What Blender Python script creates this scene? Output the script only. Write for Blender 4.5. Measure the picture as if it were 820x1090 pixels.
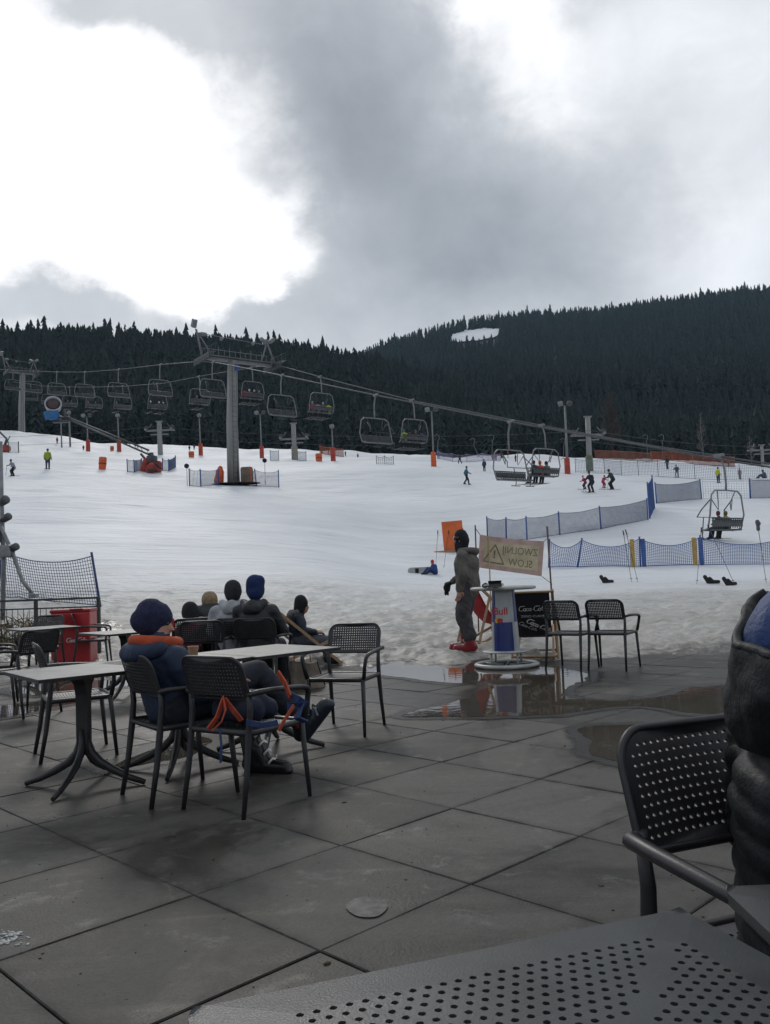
import bpy, bmesh, math, random
import numpy as np
from mathutils import Vector, Matrix, Quaternion
from mathutils.geometry import delaunay_2d_cdt

# ------------------------------------------------------------------ camera, sky, sun, exposure
scene = bpy.context.scene
for o in list(bpy.data.objects):
    bpy.data.objects.remove(o)
COL = scene.collection
PI = math.pi
R = math.radians
random.seed(4)
rng = np.random.default_rng(11)

EYE = 1.275            # height of the phone above the terrace
FPX = 905.0            # focal length in pixels of the 820 x 1090 photograph
PITCH = math.atan((611.3 - 545) / FPX)
ROLL = -0.0414
cam_d = bpy.data.cameras.new('camera')
cam = bpy.data.objects.new('camera', cam_d)
COL.objects.link(cam)
cam_d.sensor_fit = 'VERTICAL'
cam_d.sensor_height = 24.0
cam_d.lens = 24.0 * FPX / 1090
cam_d.clip_start = 0.05
cam_d.clip_end = 9000
_f = Vector((0, math.cos(PITCH), math.sin(PITCH)))
_r0 = Vector((1, 0, 0))
_u0 = Vector((0, -math.sin(PITCH), math.cos(PITCH)))
_cr, _sr = math.cos(ROLL), math.sin(ROLL)
CR = _r0 * _cr + _u0 * _sr
CU = _u0 * _cr - _r0 * _sr
cam.matrix_world = Matrix(((CR.x, CU.x, -_f.x, 0), (CR.y, CU.y, -_f.y, 0), (CR.z, CU.z, -_f.z, EYE), (0, 0, 0, 1)))
scene.camera = cam
scene.view_settings.view_transform = 'Standard'
scene.view_settings.look = 'None'
scene.view_settings.exposure = 0.0
scene.view_settings.gamma = 1.0
scene.view_settings.use_curve_mapping = False
scene.cycles.max_bounces = 6
scene.cycles.diffuse_bounces = 2
scene.cycles.glossy_bounces = 3
scene.cycles.transparent_max_bounces = 8
scene.cycles.caustics_reflective = False
scene.cycles.caustics_refractive = False

SUN_AZ, SUN_EL = R(-13), R(33)      # behind the bright cloud, upper left


def ray(px, py):
    return CR * ((px - 410) / FPX) - CU * ((py - 545) / FPX) + _f


def at(px, py, D):
    d = ray(px, py)
    return Vector((0, 0, EYE)) + d * (D / d.y)


def gnd(px, py, z=0.0):
    d = ray(px, py)
    return Vector((0, 0, EYE)) + d * ((z - EYE) / d.z)


# ---- node helpers
class NT:
    def __init__(s, tree):
        s.t = tree
        s.n = tree.nodes
        s.l = tree.links

    def new(s, typ, **kw):
        n = s.n.new(typ)
        for k, v in kw.items():
            setattr(n, k, v)
        return n

    def put(s, sock, v):
        if v is None:
            return
        if hasattr(v, 'is_linked') or hasattr(v, 'links'):
            s.l.new(v, sock)
        else:
            sock.default_value = v

    def math(s, op, a, b=None, c=None, clamp=False):
        n = s.new('ShaderNodeMath', operation=op)
        n.use_clamp = clamp
        s.put(n.inputs[0], a)
        s.put(n.inputs[1], b)
        if c is not None:
            s.put(n.inputs[2], c)
        return n.outputs[0]

    def sstep(s, x, lo, hi, a=0.0, b=1.0):
        n = s.new('ShaderNodeMapRange', interpolation_type='SMOOTHSTEP')
        s.put(n.inputs[0], x)
        for i, v in enumerate((lo, hi, a, b)):
            s.put(n.inputs[1 + i], v)
        return n.outputs[0]

    def noise(s, vec, scale, detail=5, rough=0.5, dist=0.0):
        n = s.new('ShaderNodeTexNoise')
        s.put(n.inputs['Vector'], vec)
        n.inputs['Scale'].default_value = scale
        n.inputs['Detail'].default_value = detail
        n.inputs['Roughness'].default_value = rough
        n.inputs['Distortion'].default_value = dist
        return n.outputs[0]

    def mix(s, f, a, b, blend='MIX'):
        n = s.new('ShaderNodeMix', data_type='RGBA', blend_type=blend)
        s.put(n.inputs[0], f)
        s.put(n.inputs[6], a)
        s.put(n.inputs[7], b)
        return n.outputs[2]

    def sep(s, v):
        n = s.new('ShaderNodeSeparateXYZ')
        s.put(n.inputs[0], v)
        return n.outputs

    def comb(s, x, y, z):
        n = s.new('ShaderNodeCombineXYZ')
        for i, v in enumerate((x, y, z)):
            s.put(n.inputs[i], v)
        return n.outputs[0]


def C4(c):
    return (c[0], c[1], c[2], 1.0)


def px_dir(px, py):
    d = ray(px, py).normalized()
    return math.atan2(d.x, d.y), math.asin(d.z)


def make_sky():
    w = bpy.data.worlds.new('World')
    scene.world = w
    w.use_nodes = True
    nt = NT(w.node_tree)
    nt.n.clear()
    out = nt.new('ShaderNodeOutputWorld')
    bg = nt.new('ShaderNodeBackground')
    nt.l.new(bg.outputs[0], out.inputs[0])
    sky = nt.new('ShaderNodeTexSky', sky_type='NISHITA')
    sky.sun_disc = False
    sky.sun_elevation = SUN_EL
    sky.sun_rotation = SUN_AZ
    sky.altitude = 800
    tc = nt.new('ShaderNodeTexCoord')
    vec = tc.outputs['Generated']
    x, y, z = nt.sep(vec)[:3]
    az = nt.math('ARCTAN2', x, y)
    el = nt.math('ARCSINE', z)
    # cloud texture lives on the sky's own directions
    p = nt.comb(az, nt.math('MULTIPLY', el, 1.25), 0.0)
    nA = nt.new('ShaderNodeTexNoise')
    nt.put(nA.inputs['Vector'], p)
    nA.inputs['Scale'].default_value = 5.0
    nA.inputs['Detail'].default_value = 7
    nA.inputs['Roughness'].default_value = 0.58
    dv = nt.sep(nA.outputs['Color'])
    nB = nt.noise(p, 2.6, 6, 0.55, 0.3)
    nC = nt.noise(p, 9.0, 8, 0.62, 0.4)
    ax = nt.math('ADD', az, nt.math('MULTIPLY', nt.math('SUBTRACT', dv[0], 0.5), 0.20))
    ey = nt.math('ADD', el, nt.math('MULTIPLY', nt.math('SUBTRACT', dv[1], 0.5), 0.17))

    def blob(px, py, sx, sy, w, rot=0.0, pw=1.0):
        a0, e0 = px_dir(px, py)
        dx = nt.math('SUBTRACT', ax, a0)
        dy = nt.math('SUBTRACT', ey, e0)
        c, s_ = math.cos(rot), math.sin(rot)
        u = nt.math('ADD', nt.math('MULTIPLY', dx, c), nt.math('MULTIPLY', dy, s_))
        v = nt.math('SUBTRACT', nt.math('MULTIPLY', dy, c), nt.math('MULTIPLY', dx, s_))
        u = nt.math('DIVIDE', u, sx / FPX)
        v = nt.math('DIVIDE', v, sy / FPX)
        q = nt.math('ADD', nt.math('MULTIPLY', u, u), nt.math('MULTIPLY', v, v))
        if pw != 1.0:
            q = nt.math('POWER', q, pw)
        e = nt.math('EXPONENT', nt.math('MULTIPLY', q, -1.0))
        return nt.math('MULTIPLY', e, w)

    def total(bl):
        t = None
        for b in bl:
            o = blob(*b)
            t = o if t is None else nt.math('ADD', t, o)
        return t
    gap = total(SKY_GAP)
    dark = total(SKY_DARK)
    lite = total(SKY_LITE)
    # bright breaks where the cloud is thin
    g = nt.math('ADD', gap, nt.math('MULTIPLY', nt.math('SUBTRACT', nC, 0.5), 0.62))
    g = nt.sstep(g, 0.16, 0.92)
    base = nt.math('ADD', 0.665, nt.math('MULTIPLY', nt.math('SUBTRACT', nB, 0.5), 0.22))
    base = nt.math('ADD', base, nt.math('MULTIPLY', nt.math('SUBTRACT', nC, 0.5), 0.20))
    base = nt.math('SUBTRACT', base, dark)
    base = nt.math('ADD', base, lite)
    base = nt.math('MAXIMUM', base, 0.16)
    # overhead and behind the camera: an even overcast
    beh = nt.sstep(y, -0.15, 0.35)
    base = nt.math('ADD', nt.math('MULTIPLY', base, beh), nt.math('MULTIPLY', nt.math('SUBTRACT', 1.0, beh), SKY_BACK))
    g = nt.math('MULTIPLY', g, beh)
    tint = nt.mix(nt.sstep(base, 0.25, 0.8), C4((0.875, 0.96, 1.08)), C4((0.955, 0.995, 1.04)))
    cl = nt.new('ShaderNodeVectorMath', operation='SCALE')
    nt.put(cl.inputs[0], tint)
    nt.put(cl.inputs['Scale'], base)
    br = nt.mix(g, cl.outputs[0], C4((1.22, 1.22, 1.24)))
    hsk = nt.new('ShaderNodeVectorMath', operation='SCALE')
    nt.put(hsk.inputs[0], sky.outputs[0])
    hsk.inputs['Scale'].default_value = 1.0
    # clouds cover nearly all of the sky; radiances are given for background strength 0.1
    k = nt.new('ShaderNodeVectorMath', operation='SCALE')
    nt.put(k.inputs[0], br)
    k.inputs['Scale'].default_value = 10.0
    fin = nt.mix(0.95, hsk.outputs[0], k.outputs[0])
    nt.put(bg.inputs[0], fin)
    bg.inputs[1].default_value = 0.1


# blobs: photo px, py, size x, size y, weight, rotation, power
SKY_GAP = [(60, 165, 225, 180, 1.05, 0.0, 1.6), (250, 265, 85, 60, 0.75, 0.3, 1.3), (560, 45, 95, 75, 0.72, -0.5, 1.2), (770, 250, 110, 70, .24, 0, 1), (760, 60, 120, 110, .22, 0, 1), (180, 300, 110, 40, 0.4, 0, 1.2), (480, 10, 50, 30, 0.4, 0, 1),
           (60, 318, 90, 26, -0.75, 0.0, 1.2), (100, 305, 36, 30, -0.45, 0, 1), (280, 345, 110, 26, -0.55, 0.0, 1.2), (170, 0, 110, 22, -0.55, 0, 1.2), (245, 32, 26, 22, -0.1, 0, 1)]
SKY_DARK = [(390, 120, 110, 130, 0.22, 0.5, 1.2), (440, 190, 120, 90, 0.10, 0.3, 1.2), (570, 235, 130, 80, 0.13, 0.2, 1.2), (660, 130, 70, 90, 0.06, 0.9, 1.2), (430, 310, 200, 50, 0.06, 0, 1.2),
            (310, 60, 70, 70, 0.10, 0, 1), (540, 270, 160, 50, .08, .1, 1)]
SKY_LITE = [(790, 100, 120, 170, 0.24, 0, 1), (690, 40, 90, 60, .12, 0, 1), (790, 270, 90, 60, 0.20, 0, 1), (600, 70, 120, 70, 0.12, 0, 1), (500, 110, 60, 30, 0.05, 0, 1)]
SKY_BACK = 0.56
make_sky()
sun_d = bpy.data.lights.new('sun', 'SUN')
sun_d.energy = 0.7
sun_d.angle = R(11)
sun_d.color = (1.0, 0.96, 0.9)
sun = bpy.data.objects.new('sun', sun_d)
COL.objects.link(sun)
_sd = Vector((math.sin(SUN_AZ) * math.cos(SUN_EL), math.cos(SUN_AZ) * math.cos(SUN_EL), math.sin(SUN_EL)))
sun.rotation_euler = _sd.to_track_quat('Z', 'Y').to_euler()


# ------------------------------------------------------------------ helpers: materials
MATS = {}


def mat(name, col, rough=0.6, var=0.15, vscale=6.0, bump=0.0, bscale=40.0, metal=0.0, spec=0.5, col2=None, coat=0.0, stretch=None, detail=4):
    """Principled material; colour broken up by object-space noise, optional bump."""
    if name in MATS:
        return MATS[name]
    m = bpy.data.materials.new(name)
    m.use_nodes = True
    nt = NT(m.node_tree)
    b = nt.n['Principled BSDF']
    tc = nt.new('ShaderNodeTexCoord')
    v = tc.outputs['Object']
    if stretch:
        mp = nt.new('ShaderNodeMapping')
        nt.put(mp.inputs[0], v)
        mp.inputs['Scale'].default_value = stretch
        v = mp.outputs[0]
    n1 = nt.noise(v, vscale, detail, 0.6)
    f = nt.sstep(n1, 0.3, 0.7)
    lo = tuple(c * (1 - var) for c in col)
    hi = tuple(min(1, c * (1 + var)) for c in (col2 or col))
    nt.put(b.inputs['Base Color'], nt.mix(f, C4(lo), C4(hi)))
    n2 = nt.noise(v, vscale * 3.1, 3, 0.6)
    nt.put(b.inputs['Roughness'], nt.math('ADD', rough - 0.08, nt.math('MULTIPLY', n2, 0.16), clamp=True))
    b.inputs['Metallic'].default_value = metal
    b.inputs['Specular IOR Level'].default_value = spec
    b.inputs['Coat Weight'].default_value = coat
    if bump:
        bp = nt.new('ShaderNodeBump')
        bp.inputs['Strength'].default_value = bump
        bp.inputs['Distance'].default_value = 0.02
        nt.put(bp.inputs['Height'], nt.noise(v, bscale, 4, 0.6, 0.5))
        nt.l.new(bp.outputs[0], b.inputs['Normal'])
    MATS[name] = m
    return m


# ------------------------------------------------------------------ helpers: meshes
class MB:
    """collects shapes, then links them as ONE mesh object"""

    def __init__(s):
        s.v = []
        s.f = []
        s.mi = []
        s.m = 0
        s.smooth = []

    def add(s, vs, fs, smooth=False):
        k = len(s.v)
        s.v.extend([tuple(q) for q in vs])
        for f in fs:
            s.f.append(tuple(i + k for i in f))
            s.mi.append(s.m)
            s.smooth.append(smooth)
        return s

    def box(s, c, d, rot=None, bev=0.0):
        hx, hy, hz = d[0] / 2, d[1] / 2, d[2] / 2
        if bev > 0:
            bm = bmesh.new()
            bmesh.ops.create_cube(bm, size=1.0)
            for q in bm.verts:
                q.co = Vector((q.co.x * d[0], q.co.y * d[1], q.co.z * d[2]))
            bmesh.ops.bevel(bm, geom=bm.edges[:], offset=min(bev, min(d) * 0.45), segments=2, affect='EDGES', profile=0.5)
            bm.verts.index_update()
            vs = [q.co.copy() for q in bm.verts]
            fs = [[q.index for q in f.verts] for f in bm.faces]
            bm.free()
        else:
            vs = [Vector((x, y, z)) for z in (-hz, hz) for y in (-hy, hy) for x in (-hx, hx)]
            fs = [(0, 2, 3, 1), (4, 5, 7, 6), (0, 1, 5, 4), (2, 6, 7, 3), (0, 4, 6, 2), (1, 3, 7, 5)]
        if rot is not None:
            vs = [rot @ q for q in vs]
        c = Vector(c)
        return s.add([q + c for q in vs], fs)

    def path(s, pts, r, n=8, cap=True, flat=None, up=None):
        """tube along pts; r a number or a list; flat=(a,b) scales the section"""
        pts = [Vector(p) for p in pts]
        rs = r if isinstance(r, (list, tuple)) else [r] * len(pts)
        fa, fb = flat or (1, 1)
        vs = []
        ref = Vector(up) if up is not None else None
        for i, p in enumerate(pts):
            if i == 0:
                t = pts[1] - p
            elif i == len(pts) - 1:
                t = p - pts[i - 1]
            else:
                t = (pts[i + 1] - p).normalized() + (p - pts[i - 1]).normalized()
            t = t.normalized()
            if ref is None:
                ref = Vector((0, 0, 1)) if abs(t.z) < 0.9 else Vector((0, 1, 0))
            a = ref.cross(t)
            if a.length < 1e-6:
                a = Vector((1, 0, 0)).cross(t)
            a.normalize()
            b = t.cross(a).normalized()
            if up is None:
                ref = b
            for k in range(n):
                th = 2 * PI * (k + 0.5) / n
                vs.append(p + a * (math.cos(th) * rs[i] * fa) + b * (math.sin(th) * rs[i] * fb))
        fs = []
        for i in range(len(pts) - 1):
            for k in range(n):
                k2 = (k + 1) % n
                fs.append((i * n + k, i * n + k2, (i + 1) * n + k2, (i + 1) * n + k))
        s.add(vs, fs, smooth=n > 4)
        if cap:
            k0 = len(s.v) - len(vs)
            s.f.append(tuple(k0 + k for k in reversed(range(n))))
            s.f.append(tuple(k0 + (len(pts) - 1) * n + k for k in range(n)))
            s.mi += [s.m, s.m]
            s.smooth += [False, False]
        return s

    def lathe(s, prof, c=(0, 0, 0), n=24, rot=None):
        """prof: list of (radius, z)"""
        c = Vector(c)
        vs = []
        for (r, z) in prof:
            for k in range(n):
                q = Vector((r * math.cos(2 * PI * k / n), r * math.sin(2 * PI * k / n), z))
                if rot is not None:
                    q = rot @ q
                vs.append(q + c)
        fs = []
        for i in range(len(prof) - 1):
            for k in range(n):
                k2 = (k + 1) % n
                fs.append((i * n + k, i * n + k2, (i + 1) * n + k2, (i + 1) * n + k))
        fs.append(tuple(reversed(range(n))))
        fs.append(tuple((len(prof) - 1) * n + k for k in range(n)))
        return s.add(vs, fs, smooth=True)

    def ball(s, c, r, n=12, m=8, sc=(1, 1, 1), rot=None):
        prof = [(max(1e-4, r * math.sin(PI * i / m)), -r * math.cos(PI * i / m)) for i in range(m + 1)]
        c = Vector(c)
        k0 = len(s.v)
        s.lathe(prof, (0, 0, 0), n)
        for i in range(k0, len(s.v)):
            q = Vector((s.v[i][0] * sc[0], s.v[i][1] * sc[1], s.v[i][2] * sc[2]))
            if rot is not None:
                q = rot @ q
            s.v[i] = tuple(q + c)
        return s

    def prism(s, poly, z0, z1, M=None):
        """extrude a 2-D outline"""
        n = len(poly)
        vs = [Vector((p[0], p[1], z0)) for p in poly] + [Vector((p[0], p[1], z1)) for p in poly]
        if M is not None:
            vs = [M @ q for q in vs]
        fs = [tuple(reversed(range(n))), tuple(range(n, 2 * n))]
        fs += [(i, (i + 1) % n, n + (i + 1) % n, n + i) for i in range(n)]
        return s.add(vs, fs)

    def sheet(s, fn, nu, nv, smooth=True):
        vs = [fn(i / nu, j / nv) for j in range(nv + 1) for i in range(nu + 1)]
        fs = [(j * (nu + 1) + i, j * (nu + 1) + i + 1, (j + 1) * (nu + 1) + i + 1, (j + 1) * (nu + 1) + i) for j in range(nv) for i in range(nu)]
        return s.add(vs, fs, smooth)

    def build(s, name, mats, parent=None, loc=None):
        me = bpy.data.meshes.new(name)
        me.from_pydata([tuple(q) for q in s.v], [], s.f)
        if not isinstance(mats, (list, tuple)):
            mats = [mats]
        for m in mats:
            me.materials.append(m)
        me.polygons.foreach_set('material_index', s.mi)
        me.polygons.foreach_set('use_smooth', s.smooth)
        me.update()
        bm = bmesh.new()
        bm.from_mesh(me)
        bmesh.ops.recalc_face_normals(bm, faces=bm.faces[:])
        bm.to_mesh(me)
        bm.free()
        o = bpy.data.objects.new(name, me)
        COL.objects.link(o)
        if parent is not None:
            o.parent = parent
        if loc is not None:
            o.location = loc
        return o


def tag(o, label=None, cat=None, group=None, kind=None):
    if label:
        o['label'] = label
    if cat:
        o['category'] = cat
    if group:
        o['group'] = group
    if kind:
        o['kind'] = kind
    return o


def thing(name, label, cat, loc=(0, 0, 0), rz=0.0, group=None):
    o = bpy.data.objects.new(name, None)
    o.empty_display_size = 0.2
    COL.objects.link(o)
    o.location = loc
    o.rotation_euler = (0, 0, rz)
    return tag(o, label, cat, group)


KIDS = {}


def kids(o):
    return [c for c in bpy.data.objects if c.parent == o]


def dup(root, loc, rz, label=None, group=None, scale=None):
    def cp(o, parent):
        c = o.copy()
        COL.objects.link(c)
        c.parent = parent
        for ch in tree_of[o.name]:
            cp(ch, c)
        return c
    tree_of = {}

    def walk(o):
        if o.name not in KIDS:
            KIDS[o.name] = kids(o)
        tree_of[o.name] = KIDS[o.name]
        for ch in tree_of[o.name]:
            walk(ch)
    walk(root)
    r = cp(root, None)
    r.location = loc
    r.rotation_euler = (0, 0, rz) if not isinstance(rz, tuple) else rz
    if scale:
        r.scale = (scale,) * 3
    if label:
        r['label'] = label
    if group:
        r['group'] = group
    return r


def arc(c, r, a0, a1, n):
    return [(c[0] + r * math.cos(a0 + (a1 - a0) * i / n), c[1] + r * math.sin(a0 + (a1 - a0) * i / n)) for i in range(n + 1)]


def rrect(w, h, r, n=5, cx=0, cy=0):
    """rounded rectangle outline; r = one radius or (bl, br, tr, tl)"""
    rr = r if isinstance(r, (tuple, list)) else (r,) * 4
    x, y = w / 2, h / 2
    p = []
    for (sx, sy, a, q) in ((-1, -1, PI, rr[0]), (1, -1, 1.5 * PI, rr[1]), (1, 1, 0, rr[2]), (-1, 1, 0.5 * PI, rr[3])):
        p += arc((cx + sx * (x - q), cy + sy * (y - q)), max(q, 1e-4), a, a + PI / 2, n)
    return p


def perf_plate(mb, outline, holes, thick, fn, nh=8):
    """plate with real holes: 2-D outline and holes (x,y,rx,ry), mapped by fn(u,v,depth)"""
    pts = [Vector((p[0], p[1])) for p in outline]
    edges = [(i, (i + 1) % len(pts)) for i in range(len(pts))]
    rings = [list(range(len(pts)))]
    for (x, y, rx, ry) in holes:
        k = len(pts)
        ring = []
        for i in range(nh):
            a = 2 * PI * (i + 0.5) / nh
            pts.append(Vector((x + rx * math.cos(a), y + ry * math.sin(a))))
            ring.append(k + i)
        edges += [(ring[i], ring[(i + 1) % nh]) for i in range(nh)]
        rings.append(ring)
    vo, eo, fo, ov, oe, of = delaunay_2d_cdt(pts, edges, [], 1, 1e-6)
    H = np.array([(h[0], h[1], h[2], h[3]) for h in holes]) if holes else np.zeros((0, 4))
    vv = np.array([(p[0], p[1]) for p in vo])
    keep = []
    F = np.array([f for f in fo if len(f) == 3])
    cen = vv[F].mean(axis=1)
    inh = np.zeros(len(F), bool)
    for h in H:
        inh |= (((cen[:, 0] - h[0]) / h[2]) ** 2 + ((cen[:, 1] - h[1]) / h[3]) ** 2) < 0.8
    F = F[~inh]
    n = len(vo)
    vs = [fn(p[0], p[1], 0.0) for p in vo] + [fn(p[0], p[1], thick) for p in vo]
    fs = [tuple(f) for f in F] + [tuple(int(i) + n for i in reversed(f)) for f in F]
    ecount = {}
    for f in F:
        for a, b in ((f[0], f[1]), (f[1], f[2]), (f[2], f[0])):
            ecount[(min(a, b), max(a, b))] = ecount.get((min(a, b), max(a, b)), 0) + 1
    for (a, b), c in ecount.items():
        if c == 1:
            fs.append((int(a), int(b), int(b) + n, int(a) + n))
    mb.add(vs, fs)
    return mb


# ---- continuous bodies: overlapping limbs fused by a voxel remesh, materials by the nearest limb
def fused(name, limbs, mats, voxel=0.02, smooth=4, parent=None, loc=None):
    """limbs: (p0, r0, p1, r1, mat_index[, side, widen]); one continuous smooth surface"""
    mb = MB()
    for L in limbs:
        p0, r0, p1, r1 = Vector(L[0]), L[1], Vector(L[2]), L[3]
        side = Vector(L[5]) if len(L) > 5 else None
        wd = L[6] if len(L) > 6 else 1.0
        t = p1 - p0
        ln = t.length
        if ln < 1e-5:
            t = Vector((0, 0, 1))
            ln = 1e-5
        t = t.normalized()
        if side is None:
            side = Vector((1, 0, 0)) if abs(t.x) < 0.9 else Vector((0, 1, 0))
        a = (side - t * side.dot(t))
        if a.length < 1e-4:
            a = t.orthogonal()
        a.normalize()
        b = t.cross(a)
        n = 14
        rings = []
        for i in range(5):
            q = PI / 2 * i / 4
            rings.append((p0 - t * (r0 * math.cos(q)), max(r0 * math.sin(q), 1e-4)))
        for i in range(5):
            q = PI / 2 * i / 4
            rings.append((p1 + t * (r1 * math.sin(q)), max(r1 * math.cos(q), 1e-4)))
        vs = []
        for c, r in rings:
            for k in range(n):
                th = 2 * PI * k / n
                vs.append(c + a * (math.cos(th) * r * wd) + b * (math.sin(th) * r))
        fs = [(i * n + k, i * n + (k + 1) % n, (i + 1) * n + (k + 1) % n, (i + 1) * n + k) for i in range(9) for k in range(n)]
        fs += [tuple(reversed(range(n))), tuple(9 * n + k for k in range(n))]
        mb.add(vs, fs)
    me = bpy.data.meshes.new(name + '_raw')
    me.from_pydata(mb.v, [], mb.f)
    o = bpy.data.objects.new(name + '_raw', me)
    COL.objects.link(o)
    md = o.modifiers.new('r', 'REMESH')
    md.mode = 'VOXEL'
    md.voxel_size = voxel
    md.adaptivity = 0
    ms = o.modifiers.new('s', 'SMOOTH')
    ms.factor = 0.5
    ms.iterations = smooth
    dg = bpy.context.evaluated_depsgraph_get()
    dg.update()
    ev = o.evaluated_get(dg)
    m2 = bpy.data.meshes.new_from_object(ev)
    bpy.data.objects.remove(o)
    bpy.data.meshes.remove(me)
    m2.name = name
    m2.materials.clear()
    if not isinstance(mats, (list, tuple)):
        mats = [mats]
    for m in mats:
        m2.materials.append(m)
    nf = len(m2.polygons)
    cen = np.zeros(nf * 3)
    m2.polygons.foreach_get('center', cen)
    cen = cen.reshape(-1, 3)
    best = np.full(nf, 1e9)
    idx = np.zeros(nf, int)
    for L in limbs:
        p0, p1 = np.array(L[0], float), np.array(L[2], float)
        d = p1 - p0
        dd = max(d @ d, 1e-9)
        t = np.clip(((cen - p0) @ d) / dd, 0, 1)
        w = L[6] if len(L) > 6 else 1.0
        ds = np.linalg.norm(cen - (p0 + t[:, None] * d), axis=1) - (L[1] + (L[3] - L[1]) * t) * (1 + (w - 1) * 0.5)
        k = ds < best
        best[k] = ds[k]
        idx[k] = L[4]
    m2.polygons.foreach_set('material_index', idx.astype(np.int32))
    m2.polygons.foreach_set('use_smooth', np.ones(nf, bool))
    m2.update()
    ob = bpy.data.objects.new(name, m2)
    COL.objects.link(ob)
    if parent is not None:
        ob.parent = parent
    if loc is not None:
        ob.location = loc
    return ob


# ---- smooth value noise for relief
def vnoise(x, y, seed=0):
    x = np.asarray(x, float)
    y = np.asarray(y, float)
    xi = np.floor(x).astype(np.int64)
    yi = np.floor(y).astype(np.int64)
    fx = x - xi
    fy = y - yi
    fx = fx * fx * (3 - 2 * fx)
    fy = fy * fy * (3 - 2 * fy)

    def h(a, b):
        n = (a * 374761393 + b * 668265263 + seed * 974634777) & 0xffffffff
        n = ((n ^ (n >> 13)) * 1274126177) & 0xffffffff
        return ((n ^ (n >> 16)) & 0xffff) / 65535.0
    return (h(xi, yi) * (1 - fx) + h(xi + 1, yi) * fx) * (1 - fy) + (h(xi, yi + 1) * (1 - fx) + h(xi + 1, yi + 1) * fx) * fy


def fbm(x, y, oct=4, seed=0):
    t = 0
    a = 0.5
    for i in range(oct):
        t = t + a * (vnoise(x, y, seed + i * 17) - 0.5)
        x = x * 2.03 + 11.3
        y = y * 2.03 + 5.7
        a *= 0.5
    return t


def fast_mesh(name, V, F, mats, smooth=True, mi=None):
    """V (n,3), F (m,k) numpy -> mesh data"""
    me = bpy.data.meshes.new(name)
    V = np.asarray(V, np.float32)
    F = np.asarray(F, np.int32)
    k = F.shape[1]
    me.vertices.add(len(V))
    me.vertices.foreach_set('co', V.ravel())
    me.loops.add(F.size)
    me.loops.foreach_set('vertex_index', F.ravel())
    me.polygons.add(len(F))
    me.polygons.foreach_set('loop_start', np.arange(0, F.size, k, dtype=np.int32))
    for m in (mats if isinstance(mats, (list, tuple)) else [mats]):
        me.materials.append(m)
    me.polygons.foreach_set('use_smooth', np.full(len(F), smooth))
    if mi is not None:
        me.polygons.foreach_set('material_index', np.asarray(mi, np.int32))
    me.update(calc_edges=True)
    me.validate()
    return me


def link(name, me):
    o = bpy.data.objects.new(name, me)
    COL.objects.link(o)
    return o
# ------------------------------------------------------------------ the land: one height function
def _cx(px, py=520):
    d = ray(px, py)
    return d.x / d.y


def _z(px, py, D, drop=0.0):
    return at(px, py, D).z - drop


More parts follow.
